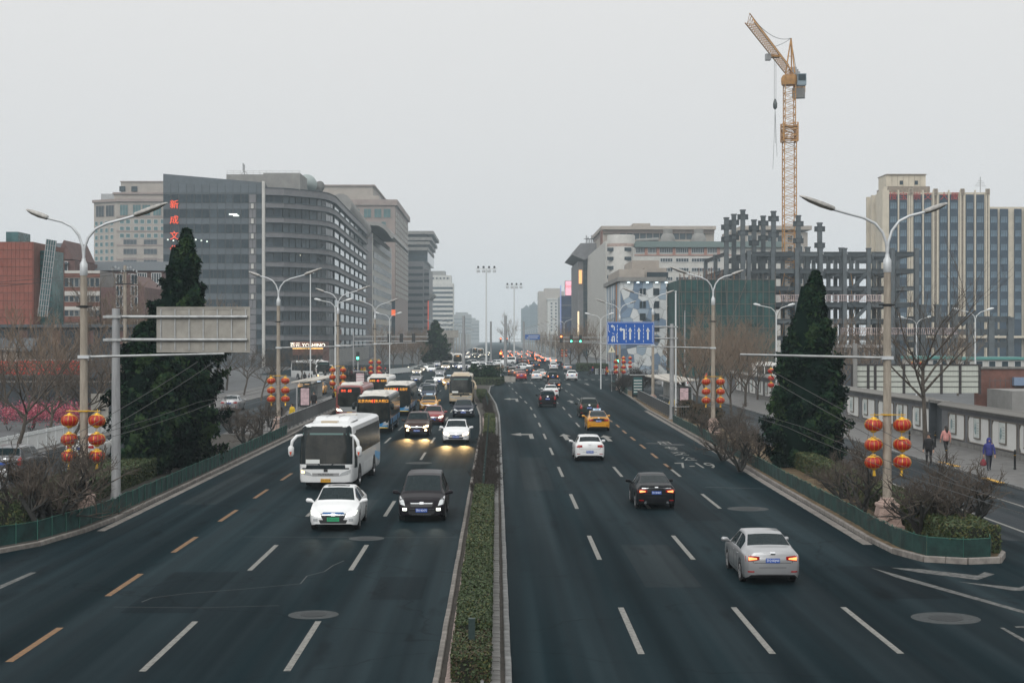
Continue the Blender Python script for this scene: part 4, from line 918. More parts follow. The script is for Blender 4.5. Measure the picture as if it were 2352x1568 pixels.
CT = {   # stations: s from rear, zl, shoulder z, half width, top z, top half width
 'sedan': dict(L=4.62, k=[(0, .34, .84, .72, .98, .56), (.06, .27, .90, .80, 1.06, .64), (.22, .22, .93, .865, 1.10, .71), (.72, .2, .95, .885, 1.13, .74), (1.42, .2, .95, .89, 1.41, .60), (1.75, .2, .945, .89, 1.46, .585), (2.35, .2, .935, .89, 1.475, .585), (2.72, .2, .93, .89, 1.44, .595), (3.52, .2, .92, .885, 1.04, .73), (3.62, .2, .90, .885, .985, .73), (4.18, .22, .83, .865, .90, .68), (4.42, .25, .74, .82, .82, .60), (4.56, .27, .64, .74, .70, .52), (4.62, .30, .56, .64, .60, .46)], rw=(.76, 1.42), ws=(2.74, 3.50), sw=(1.12, 3.2), pil=2.12, ax=(.98, 3.63)),
 'hatch': dict(L=4.25, k=[(0, .34, .88, .72, 1.0, .60), (.05, .27, .93, .80, 1.08, .66), (.20, .22, .95, .87, 1.14, .70), (.62, .2, .96, .89, 1.42, .60), (.75, .2, .96, .89, 1.455, .60), (1.3, .2, .955, .89, 1.48, .60), (2.0, .2, .95, .89, 1.485, .60), (2.4, .2, .94, .89, 1.45, .61), (3.18, .2, .93, .885, 1.05, .73), (3.28, .2, .91, .885, 1.0, .73), (3.85, .22, .83, .865, .91, .68), (4.08, .25, .74, .82, .82, .60), (4.2, .27, .64, .74, .70, .52), (4.25, .30, .56, .64, .60, .46)], rw=(.22, .62), ws=(2.42, 3.16), sw=(.72, 2.9), pil=1.72, ax=(.80, 3.40)),
 'suv': dict(L=4.58, k=[(0, .42, .96, .74, 1.08, .64), (.05, .34, 1.02, .83, 1.16, .70), (.18, .28, 1.05, .90, 1.22, .74), (.50, .26, 1.06, .92, 1.58, .64), (.64, .26, 1.06, .92, 1.63, .64), (1.3, .26, 1.055, .92, 1.67, .64), (2.2, .26, 1.05, .92, 1.675, .64), (2.6, .26, 1.04, .92, 1.63, .65), (3.30, .26, 1.03, .915, 1.17, .77), (3.40, .26, 1.0, .915, 1.11, .77), (4.1, .28, .94, .89, 1.03, .72), (4.38, .30, .86, .86, .95, .66), (4.52, .32, .74, .78, .80, .56), (4.58, .35, .62, .68, .66, .48)], rw=(.2, .50), ws=(2.62, 3.28), sw=(.62, 3.05), pil=1.85, ax=(.86, 3.64)),
 'mpv': dict(L=4.86, k=[(0, .34, .92, .74, 1.06, .64), (.05, .27, .98, .83, 1.14, .70), (.18, .22, 1.0, .90, 1.22, .74), (.50, .2, 1.02, .92, 1.60, .66), (.66, .2, 1.02, .92, 1.66, .66), (1.5, .2, 1.01, .92, 1.69, .66), (2.5, .2, 1.0, .92, 1.68, .66), (2.9, .2, .98, .92, 1.62, .67), (3.95, .2, .95, .915, 1.10, .76), (4.05, .2, .92, .91, 1.04, .76), (4.50, .22, .84, .88, .92, .70), (4.70, .25, .74, .84, .82, .62), (4.81, .27, .64, .75, .70, .54), (4.86, .30, .56, .65, .60, .46)], rw=(.2, .50), ws=(2.92, 3.92), sw=(.7, 3.6), pil=2.0, ax=(.95, 3.85)),
 'van': dict(L=4.9, k=[(0, .4, 1.0, .80, 1.75, .70), (.06, .3, 1.03, .86, 1.86, .74), (.2, .25, 1.05, .90, 1.92, .74), (1.5, .25, 1.05, .91, 1.97, .74), (3.3, .25, 1.05, .91, 1.95, .74), (3.7, .25, 1.05, .91, 1.88, .74), (4.45, .25, 1.0, .90, 1.22, .78), (4.55, .25, .95, .89, 1.12, .76), (4.75, .28, .85, .86, .95, .7), (4.86, .3, .7, .78, .8, .6), (4.9, .34, .6, .7, .66, .5)], rw=(.06, .07), ws=(3.72, 4.43), sw=(.3, 4.1), pil=2.4, ax=(.95, 3.75))}
CARM = {}
def car_meshes(kind):
    if kind in CARM: return CARM[kind]
    c = CT[kind]; K = c['k']; L = c['L']; WR = .325 if kind != 'suv' else .355; AR = WR + .055
    st = {k[0] for k in K} | set(c['rw']) | set(c['ws']) | set(c['sw']) | {c['pil'] - .05, c['pil'] + .05}
    for a in c['ax']: st |= {a + AR * f for f in (-1.03, -1, -.92, -.7, -.4, 0, .4, .7, .92, 1, 1.03)}
    for i in range(1, 24): st.add(L * i / 24)
    S = []
    for s in sorted(st):
        if not S or s - S[-1] > .008: S.append(s)
    rings = []
    for s in S:
        zl, zs, ws, zt, wt = (ipl([(k[0], k[j]) for k in K], s) for j in range(1, 6)); z0 = zl
        for a in c['ax']:
            if abs(s - a) < AR: zl = max(zl, WR + math.sqrt(max(0, AR * AR - (s - a) ** 2)))
        b0, b1 = Vector((ws * .97, 0, zs)), Vector((wt, 0, zt - .035)); B = lambda v: b0.lerp(b1, v)
        pts = [(0, z0), (ws * .62, z0), (ws * .64, z0 + .02), (ws * .95, zl), (ws * 1.0, max(zl + .02, z0 + .12)), (ws * 1.012, max(zl + .04, (z0 + zs) * .52)), (ws * 1.0, max(zl + .05, zs - .07)), (b0.x, zs), (B(.12).x, B(.12).z), (B(.90).x, B(.90).z), (b1.x, b1.z), (wt * .93, zt), (wt * .5, zt + .018), (0, zt + .025)]
        rings.append([(x, s - L / 2, z) for x, z in pts])
    NP = len(rings[0]); parts = {'body': MB(), 'underbody': MB(), 'windscreen': MB(), 'rear_window': MB()}; side = {}
    full = MB()
    for i in range(len(S) - 1):
        sm = (S[i] + S[i + 1]) / 2
        for j in range(NP - 1):
            for sg in (1, -1):
                q = [rings[i][j], rings[i][j + 1], rings[i + 1][j + 1], rings[i + 1][j]]; q = [(x * sg, y, z) for x, y, z in q]
                if sg < 0: q = q[::-1]
                key = 'body'
                if j < 3: key = 'underbody'
                elif j >= 11 and c['ws'][0] <= sm <= c['ws'][1]: key = 'windscreen'
                elif j >= 11 and c['rw'][0] <= sm <= c['rw'][1]: key = 'rear_window'
                elif j == 8 and c['sw'][0] < sm < c['sw'][1] and abs(sm - c['pil']) > .05 and (rings[i][10][2] - rings[i][7][2]) > .10:
                    key = ('side', sg, sm > c['pil'])
                    side.setdefault(key, MB()).add(q, [(0, 1, 2, 3)]); full.add(q, [(0, 1, 2, 3)]); continue
                parts[key].add(q, [(0, 1, 2, 3)]); full.add(q, [(0, 1, 2, 3)])
    for r, rev in ((rings[0], False), (rings[-1], True)):
        P = [p for p in r[3:]] + [(-x, y, z) for x, y, z in r[3:-1][::-1]]
        n = len(P)                                     # end cap in horizontal strips
        for k in range(n // 2):
            q = [P[k], P[k + 1], P[n - 2 - k], P[n - 1 - k]]
            if len(set(q)) < 3: continue
            q = list(dict.fromkeys(q))
            f = tuple(range(len(q))); parts['body'].add(q, [f if rev else f[::-1]]); full.add(q, [f])
    def weld(b):
        d, vs, mp = {}, [], []
        for v in b.v:
            key = (round(v[0], 4), round(v[1], 4), round(v[2], 4))
            if key not in d: d[key] = len(vs); vs.append(v)
            mp.append(d[key])
        F = []
        for f in b.f:
            g_ = list(dict.fromkeys(mp[i] for i in f))
            if len(g_) > 2: F.append(tuple(g_))
        b.v, b.f = vs, F; b.m = [0] * len(F); return b
    bvh = BVHTree.FromPolygons([Vector(v) for v in full.v], full.f)
    M = {'L': L, 'bvh': bvh, 'WR': WR, 'ax': c['ax']}
    M['body'] = weld(parts['body']).mesh('body', PAINT['white'], 38); M['underbody'] = weld(parts['underbody']).mesh('underbody', M_UNDER, 40)
    if parts['windscreen'].f: M['windscreen'] = weld(parts['windscreen']).mesh('windscreen', M_GLASS, 60)
    if kind == 'van':
        M['rear_window'] = decal(bvh, [(-.6, 1.2), (.6, 1.2), (.56, 1.72), (-.56, 1.72)], 'r').mesh('rear_window', M_GLASS, 50)
    elif parts['rear_window'].f: M['rear_window'] = weld(parts['rear_window']).mesh('rear_window', M_GLASS, 60)
    M['side'] = [weld(b).mesh('side_window', M_GLASS, 60) for b in side.values()]
    t = MB(); W2 = .205
    def disc(prof, n=22):
        b = MB()
        for x, r in prof:
            for k in range(n): a = 2 * math.pi * k / n; b.v.append((x, r * math.cos(a), r * math.sin(a)))
        for i in range(len(prof) - 1):
            for k in range(n): b.f.append((i * n + k, i * n + (k + 1) % n, (i + 1) * n + (k + 1) % n, (i + 1) * n + k)); b.m.append(0)
        return b
    M['tyre'] = disc([(-.1, WR * .68), (-.105, WR * .92), (-.085, WR), (.085, WR), (.105, WR * .92), (.1, WR * .68), (.02, WR * .66)]).mesh('tyre', M_TYRE, 40)
    b = disc([(.05, WR * .66), (.095, WR * .68), (.1, WR * .62), (.06, WR * .58)])
    for k in range(10):
        a = 2 * math.pi * k / 10; b.beam((.085, 0, 0), (.085, math.cos(a) * WR * .62, math.sin(a) * WR * .62), .05, .03)
    b.tube((.05, 0, 0), (.1, 0, 0), WR * .16, n=10); M['rim'] = b.mesh('rim', M_RIM, 40)
    b = disc([(.02, WR * .64), (.021, .01)]); M['hub'] = b.mesh('brake_disc', M_UNDER)
    zb = CT[kind]['k'][1][2]; fz = ipl([(k[0], k[2]) for k in K], L - .2); hi = kind in ('suv', 'van', 'mpv')
    # lights and fittings, pressed on the shell
    f0 = .70 if not hi else .80
    M['headlight'] = {}
    for sg in (1, -1):
        q = [(.44, f0 - .14), (.80, f0 - .07), (.865, f0 + .10), (.50, f0 - .02)] if kind != 'van' else [(.5, .72), (.82, .75), (.84, .95), (.52, .92)]
        if kind == 'mpv': q = [(.62, f0 - .16), (.84, f0 - .10), (.87, f0 + .17), (.68, f0 + .02)]
        q = [(x * sg, z) for x, z in q]; q = q if sg > 0 else [q[1], q[0], q[3], q[2]]
        M['headlight'][sg] = decal(bvh, q, 'f', .012).mesh('headlight', M_HL, 50)
        q = [(.56 * sg, .40 if not hi else .46), (.72 * sg, .40 if not hi else .46), (.72 * sg, .50 if not hi else .56), (.56 * sg, .50 if not hi else .56)]; q = q if sg > 0 else [q[1], q[0], q[3], q[2]]
        M.setdefault('fog', {})[sg] = decal(bvh, q, 'f', .012, 3, 3).mesh('fog_light', M_HL, 50)
    tl = {'sedan': [(.42, .80), (.83, .74), (.845, .96), (.42, .90)], 'hatch': [(.46, .84), (.84, .82), (.85, 1.0), (.46, .96)], 'suv': [(.62, .80), (.85, .78), (.84, 1.2), (.66, 1.18)], 'mpv': [(.58, .84), (.86, .82), (.84, 1.12), (.60, 1.06)], 'van': [(.70, .75), (.86, .75), (.84, 1.25), (.70, 1.25)]}[kind]
    for sg in (1, -1):
        q = [(x * sg, z) for x, z in tl]; q = q if sg < 0 else [q[1], q[0], q[3], q[2]]
        M.setdefault('tail', {})[sg] = decal(bvh, q, 'r', .012).mesh('taillight', M_TL, 50)
        cx = sum(p[0] for p in q) / 4; cz = sum(p[1] for p in q) / 4; w_ = .62
        qq = [(cx + (x - cx) * w_, cz + (z - cz) * .42 - .015) for x, z in q]; M.setdefault('core', {})[sg] = decal(bvh, qq, 'r', .02, 4, 2).mesh('brake_light', M_BRK)
        q = [(.58 * sg, .42), (.78 * sg, .42), (.78 * sg, .46), (.58 * sg, .46)]; q = q if sg < 0 else [q[1], q[0], q[3], q[2]]
        M.setdefault('refl', {})[sg] = decal(bvh, q, 'r', .010, 3, 1).mesh('reflector', M_TL)
    M['grille'] = decal(bvh, [(-.40, f0 - .19), (.40, f0 - .19), (.46, f0 - .03), (-.46, f0 - .03)], 'f', .008).mesh('grille', M_TRIM, 50)
    M['intake'] = decal(bvh, [(-.46, .32), (.46, .32), (.52, .45), (-.52, .45)], 'f', .008).mesh('lower_intake', M_TRIM, 50)
    M['badge'] = {a: (lambda q: decal(bvh, q, a, .022, 3, 2).mesh('badge', M_CHROME))([(-.075, z), (.075, z), (.075, z + .085), (-.075, z + .085)]) for a, z in (('f', f0 - .10), ('r', (zb + .06 if kind != 'van' else 1.0)))}
    M['bar'] = decal(bvh, [(-.40, f0 - .085), (.40, f0 - .085), (.42, f0 - .055), (-.42, f0 - .055)], 'f', .016, 6, 1).mesh('grille_bar', M_CHROME)
    pz = {'sedan': .78, 'hatch': .56, 'suv': .86, 'mpv': .80, 'van': .80}[kind]
    def plate(z, a):
        h = bvh.ray_cast(Vector((0, 9 if a == 'f' else -9, z)), Vector((0, -1 if a == 'f' else 1, 0)))[0]; return h.y + (.018 if a == 'f' else -.018)
    M['plate'] = {'f': (plate(.47, 'f'), .47), 'r': (plate(pz, 'r'), pz)}
    M['platebox'] = MB().box((0, 0, 0), (.44, .012, .14)).mesh('number_plate', M_PBLUE)
    if kind == 'suv' or kind == 'sedan': M['lid'] = decal(bvh, [(-.34, pz - .12), (.34, pz - .12), (.40, pz + .10), (-.40, pz + .10)], 'r', .004, 4, 2).mesh('plate_recess', None or M_TRIM)
    M['bumper'] = decal(bvh, [(-.70, .29 if not hi else .34), (.70, .29 if not hi else .34), (.72, .36 if not hi else .46), (-.72, .36 if not hi else .46)], 'r', .006, 6, 1).mesh('bumper_trim', M_TRIM)
    # mirrors
    ym = c['ws'][1] - .18 - L / 2; zm = ipl([(k[0], k[2]) for k in K], c['ws'][1] - .2) + .09; xm = ipl([(k[0], k[3]) for k in K], c['ws'][1]) + .07
    for sg in (1, -1):
        b = MB(); b.path([(sg * (xm - .12), ym, zm - .07), (sg * xm, ym - .02, zm), (sg * (xm + .13), ym - .04, zm + .01), (sg * (xm + .17), ym - .05, zm + .01)], [.03, .075, .08, .05], 8)
        M.setdefault('mirror', {})[sg] = b.mesh('mirror', PAINT['white'], 60)
        b = MB()
        for k, s_ in enumerate((c['pil'] + .1, c['pil'] - .75)):
            x = ipl([(q[0], q[3]) for q in K], s_) + .004; b.box((sg * x, s_ - L / 2, zm - .17), (.03, .2, .03))
        M.setdefault('handle', {})[sg] = b.mesh('door_handle', M_CHROME)
    b = MB()
    for q in ([(-.58, .70), (.58, .70), (.58, .712), (-.58, .712)], [(.60, .70), (.612, .70), (.66, .90), (.648, .90)], [(-.612, .70), (-.60, .70), (-.648, .90), (-.66, .90)], [(-.80, .555), (.80, .555), (.80, .567), (-.80, .567)]):
        d_ = decal(bvh, [q[1], q[0], q[3], q[2]], 'r', .004, 4, 2); b.add(d_.v, d_.f)
    M['bootseam'] = b.mesh('boot_seam', M_TRIM); M['doorseam'] = {}
    for sg, a in ((1, 'l'), (-1, 'R')):
        b = MB(); ys = [c['pil'] - L / 2, c['ax'][1] - .62 - L / 2, c['ax'][0] + .55 - L / 2]
        for y_ in ys:
            q = [(y_ - .007, .32), (y_ + .007, .32), (y_ + .007, zm - .10), (y_ - .007, zm - .10)]; d_ = decal(bvh, q if a == 'R' else [q[1], q[0], q[3], q[2]], a, .004, 1, 4); b.add(d_.v, d_.f)
        q = [(ys[2], .33), (ys[1], .33), (ys[1], .345), (ys[2], .345)]; d_ = decal(bvh, q if a == 'R' else [q[1], q[0], q[3], q[2]], a, .004, 6, 1); b.add(d_.v, d_.f); M['doorseam'][sg] = b.mesh('door_seam', M_TRIM)
    roofz = max(k[4] for k in K); rs = (c['ws'][0] + (c['rw'][1] if kind != 'van' else 1)) / 2 - L / 2
    M['sunroof'] = decal(bvh, [(-.40, rs + .05), (.40, rs + .05), (.40, rs + .50), (-.40, rs + .50)], 't', .004, 4, 3).mesh('sunroof', M_TRIM, 50)
    b = MB()
    for sg in (1, -1): b.path([(sg * .60, rs - 1.0, roofz - .03), (sg * .60, rs - .9, roofz + .05), (sg * .60, rs + .65, roofz + .04), (sg * .60, rs + .75, roofz - .04)], .018, 6)
    M['rack'] = b.mesh('roof_rack', M_BAND)
    y1 = c['ws'][1] - .25 - L / 2; y0 = (c['rw'][0] + .1) - L / 2 if kind != 'van' else .3 - L / 2; zfl = ipl([(k[0], k[2]) for k in K], L * .5)
    b = MB(); b.bb((-.74, y0, zfl - .42), (.74, y1, zfl - .36)); b.bb((-.72, y1 - .3, zfl - .3), (.72, y1, zfl + .01)); M['cabin'] = b.mesh('cabin_floor', M_INT)
    b = MB(); b.add([(-.7, y0 + .03, zfl - .02), (.7, y0 + .03, zfl - .02), (.66, y0 + .62, zfl + .0), (-.66, y0 + .62, zfl + .0)], [(0, 1, 2, 3)]); M['shelf'] = b.mesh('parcel_shelf', M_INT)
    b = MB(); b.box((0, 0, -.12), (.5, .12, .55)); b.path([(0, 0, .17), (0, .01, .24), (0, .01, .40), (0, 0, .45)], [.06, .13, .14, .09], 8); M['seat'] = b.mesh('seat', M_SEAT, 50)
    M['seatpos'] = [(sx_, y, zfl - .02) for y in (y1 - .95, (y0 + .78)) for sx_ in (-.37, .37)]
    CARM[kind] = M
    return M
def setmat(o, m):
    o.material_slots[0].link = 'OBJECT'; o.material_slots[0].material = m
    return o
def car(kind, col, px, py, label, away=True, lit=None, brake=False, detail=1, rz=0.0, plate=None, pcol='blue', name=None, sc=(1, 1, 1), rims=True, rack=False, sun=False, seat=None, two=None, fog=False, badge=True, pos=None, privacy=False, group=None):
    M = car_meshes(kind); g_ = G(px, py) if pos is None else Vector((*pos, 0)); L = M['L'] * sc[1]
    y = g_.y + (L / 2 if pos is None else 0); x = g_.x * (y / g_.y) ** 0 if pos is None else g_.x
    t = thing(name or {'van': 'van', 'suv': 'suv_car', 'mpv': 'minivan'}.get(kind, 'car'), label, {'van': 'van', 'suv': 'suv', 'mpv': 'minivan'}.get(kind, 'car'), (x, y, 0), (0 if away else math.pi) + rz, group)
    t.scale = sc; P = PAINT[col] if isinstance(col, str) else col
    bd = setmat(put('body', M['body'], t), P)
    put('underbody', M['underbody'], t)
    for k in ('windscreen', 'rear_window'):
        if k in M: g2 = put(k, M[k], t); (privacy and k == 'rear_window') and setmat(g2, M_GLASSD)
    for m in M['side']: g2 = put('side_window', m, t); privacy and setmat(g2, M_GLASSD)
    for sx_ in (1, -1):
        for a in M['ax']:
            w = put('wheel', M['tyre'], t, (sx_ * .785, a - M['L'] / 2, M['WR'])); w.rotation_euler.z = 0 if sx_ > 0 else math.pi
            if detail or True: setmat(put('rim', M['rim'], w), M_RIM if rims else M_RIMD); put('brake_disc', M['hub'], w)
        setmat(put('mirror', M['mirror'][sx_], t), P)
        h = put('headlight', M['headlight'][sx_], t)
        if lit and not away: setmat(h, lit)
        tl = put('taillight', M['tail'][sx_], t)
        if brake: put('brake_light', M['core'][sx_], tl)
        if detail:
            put('door_seam', M['doorseam'][sx_], t); put('door_handle', M['handle'][sx_], t); fg = put('fog_light', M['fog'][sx_], t); put('reflector', M['refl'][sx_], t)
            if fog: setmat(fg, fog)
    detail and put('boot_seam', M['bootseam'], t)
    put('grille', M['grille'], t); put('lower_intake', M['intake'], t); put('bumper_trim', M['bumper'], t); put('grille_bar', M['bar'], t)
    if badge:
        for a in 'fr': put('badge', M['badge'][a], t)
    for a in 'fr':
        yy, zz = M['plate'][a]; pl = setmat(put('number_plate', M['platebox'], t, (0, yy, zz)), {'blue': M_PBLUE, 'green': M_PGREEN, 'yellow': M_PYEL}[pcol])
        if plate and ((a == 'r') == away):
            tx = text_mesh(plate, .105, .002, M_PTXT if pcol == 'blue' else M_PBLK); vx = [v.co.x for v in tx.vertices]; k = .40 / (max(vx) - min(vx)); tx.transform(Matrix.Diagonal((k, 1.0, 1, 1))); tx.transform(UPR)
            o = put('plate_lettering', tx, pl, (0, -.008 if a == 'r' else .008, 0)); o.rotation_euler.z = 0 if a == 'r' else math.pi
    put('cabin_floor', M['cabin'], t); sh = put('parcel_shelf', M['shelf'], t)
    for p in M['seatpos']: s_ = put('seat', M['seat'], t, p); seat and setmat(s_, seat)
    if seat: setmat(sh, seat)
    if sun: put('sunroof', M['sunroof'], t)
    if rack: put('roof_rack', M['rack'], t)
    return t, M
# ---- right carriageway, driving away
t, M = car('sedan', 'silver', 1775, 1345, 'silver sedan driving away at lower right with brake lights on', brake=True, detail=2, plate='京Q·82JN0', seat=M_SEATB, sc=(.9, .93, .92))
t, M = car('sedan', 'black', 1508, 1171, 'glossy black sedan driving away with a chrome strip over its plate', brake=True, detail=2, plate='京H·BN827', privacy=True, sc=(.90, .93, .91))
put('chrome_strip', decal(M['bvh'], [(-.66, .965), (.66, .965), (.66, .99), (-.66, .99)], 'r', .02, 8, 1).mesh('chrome_strip', M_CHROME), t)
for s_ in (1, -1): b = MB(); b.tube((s_ * .5, -M['L'] / 2 - .03, .34), (s_ * .5, -M['L'] / 2 + .12, .34), .06, n=10); obj('exhaust_pipe', b, M_CHROME, t, 40)
t, M = car('hatch', 'white', 1355, 1059, 'white hatchback driving away in the middle right lane', detail=2, plate='京Q·J15K1', privacy=True, sc=(.94, .95, .95))
t, M = car('sedan', 'yellow', 1375, 990, 'yellow and dark blue taxi with a roof sign, driving away', detail=2, plate='京B·V5223', name='taxi', sc=(.96, .96, .98))
def taxi_kit(t, M):
    for nm, q in (('upper_panel', [(-.80, 1.085), (.80, 1.085), (.6, 1.0), (-.6, 1.0)]),): pass
    L = M['L']; put('boot_lid_panel', decal(M['bvh'], [(.54, .76), (-.54, .76), (-.60, 1.02), (.60, 1.02)], 'r', .007).mesh('boot_lid_panel', PAINT['navy'], 50), t)
    for nm, y0, y1, w in (('roof_panel', -.88, .40, .53), ('boot_top_panel', -L / 2 + .10, -1.56, .62), ('bonnet_panel', 1.36, L / 2 - .3, .60)):
        put(nm, decal(M['bvh'], [(-w, y0), (w, y0), (w, y1), (-w, y1)], 't', .006, 6, 6).mesh(nm, PAINT['navy'], 50), t)
    b = MB(); b.box((0, -.1, 1.58), (.62, .18, .14)); rs = obj('roof_sign', b, mat('taxi_sign', (.5, .62, .72), .4, emit=(.6, .8, 1), es=.35), t); lettering('roof_lettering', 'TAXI', .15, M_PBLK, rs, (0, -.195, 1.58))
taxi_kit(t, M)
car('suv', 'green', 1354, 959, 'dark green SUV with roof rack and tall red tail lights, ahead of the taxi', detail=1, plate='京K·G0W2', rack=True, privacy=True)
car('suv', 'black', 1258, 935, 'black upright wagon driving away left of the dark green SUV', detail=1, plate='京N·TB8', sc=(1, 1, .98))
car('sedan', 'white', 1266, 914, 'white sedan mostly hidden ahead of the black wagon', detail=1)
car('sedan', 'maroonblack', 1273, 898, 'dark sedan with bright brake lights in the right lane queue', brake=True)
car('suv', 'black', 1270, 878, 'black crossover braking ahead of the dark sedan', brake=True)
car('suv', 'white', 1314, 874, 'white crossover alone in the far right lane', detail=1)
car('sedan', 'bred', 1198, 873, 'bright red sedan braking in the left turn queue', brake=True)
car('sedan', 'white', 1233, 873, 'white sedan braking right of the red sedan', brake=True)
car('sedan', 'pearl', 1243, 868, 'white sedan half hidden behind the braking white sedan', brake=True)
car('sedan', 'black', 1218, 860, 'dark car with lit tail lights behind the red sedan', brake=True)
car('suv', 'bronze', 1178, 864, 'brown SUV at the head of the left turn queue', brake=True)
car('sedan', 'bronze', 1190, 866, 'brown sedan squeezed beside the red sedan', brake=True)
car('sedan', 'black', 1232, 846, 'black sedan entering the far side of the crossing', brake=True)
car('suv', 'maroonblack', 1222, 842, 'dark SUV left of the black sedan past the crossing', brake=True)
car('suv', 'white', 1272, 850, 'white SUV with a spare wheel on its tailgate'); car('suv', 'black', 1284, 846, 'dark SUV partly hidden right of the white SUV')
car('sedan', 'silver', 1304, 852, 'silver sedan in the far right lane past the crossing', brake=True)
# ---- crossing traffic
for kind, col, px, py, rz, lab in (('suv', 'white', 1098, 850, 1.45, 'white SUV crossing broadside left of the masts'), ('sedan', 'bronze', 1145, 853, 1.2, 'brown sedan turning across the crossing'), ('van', 'white', 1165, 836, 1.5, 'white high-roofed van crossing broadside behind the poles'), ('sedan', 'white', 1200, 850, 1.3, 'white sedan turning behind the red sedan'),
                                ('sedan', 'silver', 1125, 846, 1.1, 'silver sedan turning behind the brown sedan'), ('sedan', 'grey', 1170, 852, 1.0, 'grey sedan slanting across the crossing'), ('sedan', 'pearl', 1080, 840, 1.5, 'pale sedan crossing behind the beige coach'), ('suv', 'grey', 1110, 838, 1.5, 'grey SUV crossing at the back of the queue'), ('suv', 'bronze', 1202, 836, .2, 'brown SUV waiting past the tall grey pole'), ('sedan', 'white', 1140, 840, 1.4, 'white sedan in the second row of crossing traffic')):
    car(kind, col, px, py, lab, rz=rz)
# ---- left carriageway, oncoming
t, M = car('sedan', 'white', 765, 1222, 'white sedan with green number plate and lit headlights, oncoming at front', False, M_HLCOOL, detail=2, plate='京A·D53559', pcol='green', sun=True)
put('blue_grille_insert', decal(M['bvh'], [(-.42, .66), (.42, .66), (.36, .72), (-.36, .72)], 'f', .02, 6, 1).mesh('blue_grille_insert', mat('grille_blue', (.01, .07, .2), .3, .5)), t)
put('black_mask', decal(M['bvh'], [(-.30, .34), (.30, .34), (.46, .62), (-.46, .62)], 'f', .013, 6, 3).mesh('black_mask', M_TRIM, 50), t)
t, M = car('mpv', 'maroonblack', 968, 1200, 'black minivan with lit fog lamps oncoming beside the median', False, None, detail=2, plate='京K·82475', fog=M_HLCOOL)
put('chrome_lip', decal(M['bvh'], [(-.46, .50), (.46, .50), (.48, .515), (-.48, .515)], 'f', .02, 6, 1).mesh('chrome_lip', M_CHROME), t); put('chrome_lip', decal(M['bvh'], [(-.34, .30), (.34, .30), (.38, .318), (-.38, .318)], 'f', .02, 6, 1).mesh('chrome_lip', M_CHROME), t)
car('suv', 'brown', 957, 1004, 'dark brown SUV oncoming with bright warm headlights', False, M_HLWARM, detail=2, plate='京Q·T2608', fog=M_HLWARM)
car('hatch', 'white', 1047, 1019, 'white hatchback oncoming beside the median with warm headlights', False, M_HLWARM, detail=2, plate='京N·PJ535', sun=True)
car('sedan', 'red', 994, 976, 'dark red hatchback half hidden behind the brown SUV', False, M_HLON, detail=1)
car('sedan', 'navy', 1064, 959, 'dark navy luxury sedan oncoming in front of the beige coach', False, None, detail=2, plate='京N·Y3988', sc=(1.06, 1.08, 1.02))
t, M = car('sedan', 'yellow', 984, 945, 'dark taxi with yellow sills oncoming behind the red hatchback', False, None, name='taxi'); taxi_kit(t, M)
car('mpv', 'blue', 983, 920, 'dark blue minivan oncoming behind the dark taxi', False, None); car('sedan', 'grey', 976, 909, 'grey sedan peeking out left of the blue minivan', False, M_HLON)
car('sedan', 'silver', 986, 900, 'silver sedan oncoming behind the grey sedan', False, None); car('sedan', 'white', 1009, 882, 'white coupe-like sedan oncoming left of the beige coach', False, M_HLCOOL)
car('sedan', 'grey', 955, 879, 'dark grey sedan leading the lane right of the rear city bus', False, None); car('sedan', 'champ', 957, 862, 'champagne sedan with one glaring headlight behind the dark grey sedan', False, M_HLON)
t, M = car('sedan', 'yellow', 1030, 888, 'yellow taxi peeking out left of the beige coach', False, M_HLON, name='taxi'); taxi_kit(t, M)
LQ = [('suv', 'grey', 1010, 865, 'grey SUV oncoming behind the white coupe-like sedan', None), ('sedan', 'black', 945, 850, 'black sedan at the left head of the oncoming queue', 1), ('sedan', 'white', 973, 851, 'white sedan with bright lamps in the oncoming queue', 1), ('sedan', 'green', 986, 847, 'dark green sedan with pale lamps in the oncoming queue', 1), ('sedan', 'silver', 1003, 843, 'silver sedan deep in the oncoming queue', None), ('van', 'champ', 1023, 851, 'champagne van in the oncoming queue', 1), ('sedan', 'blue', 1047, 847, 'blue sedan oncoming left of the thick grey pole', 1), ('sedan', 'white', 1060, 849, 'white sedan behind the thick grey pole', 1), ('sedan', 'white', 990, 856, 'white sedan behind the silver cars', None), ('suv', 'black', 1075, 846, 'black SUV right of the thick grey pole', None), ('sedan', 'champ', 965, 856, 'champagne sedan in the second oncoming row', 1), ('suv', 'white', 1088, 842, 'white SUV at the right end of the oncoming queue', 1)]
for kind, col, px, py, lab, l in LQ: car(kind, col, px, py, lab, False, M_HLON if l else None)
# ---- parked on the left service road
for kind, col, x, y, lab, aw in (('sedan', 'white', -23.2, 70, 'white sedan parked behind the leafless shrubs at far left', True), ('suv', 'grey', -24.0, 79, 'grey SUV parked beside the white curled railing', True), ('sedan', 'black', -21.8, 62.5, 'black sedan parked at the far left frame edge', True), ('sedan', 'pearl', -23.5, 91, 'white sedan parked farther along the curled railing', True), ('sedan', 'silver', -25.5, 152, 'silver sedan on the service road right of the left cypress', True)):
    car(kind, col, 0, 0, lab, aw, pos=(x, y))
for x, y, lab in ((-22.2, 196, 'taxi waiting behind the left bus shelter'), (-24.8, 204, 'taxi standing second behind the left bus shelter'), (-21.8, 216, 'taxi standing third in line behind the shelter')):
    t, M = car('sedan', 'yellow', 0, 0, lab, False, pos=(x, y), name='taxi'); taxi_kit(t, M)
car('sedan', 'silver', 0, 0, 'silver sedan turning on the left service road', False, pos=(-23.5, 232)); car('suv', 'white', 0, 0, 'white SUV parked at the right corner behind the shelter', True, pos=(24.5, 215), rz=.4)
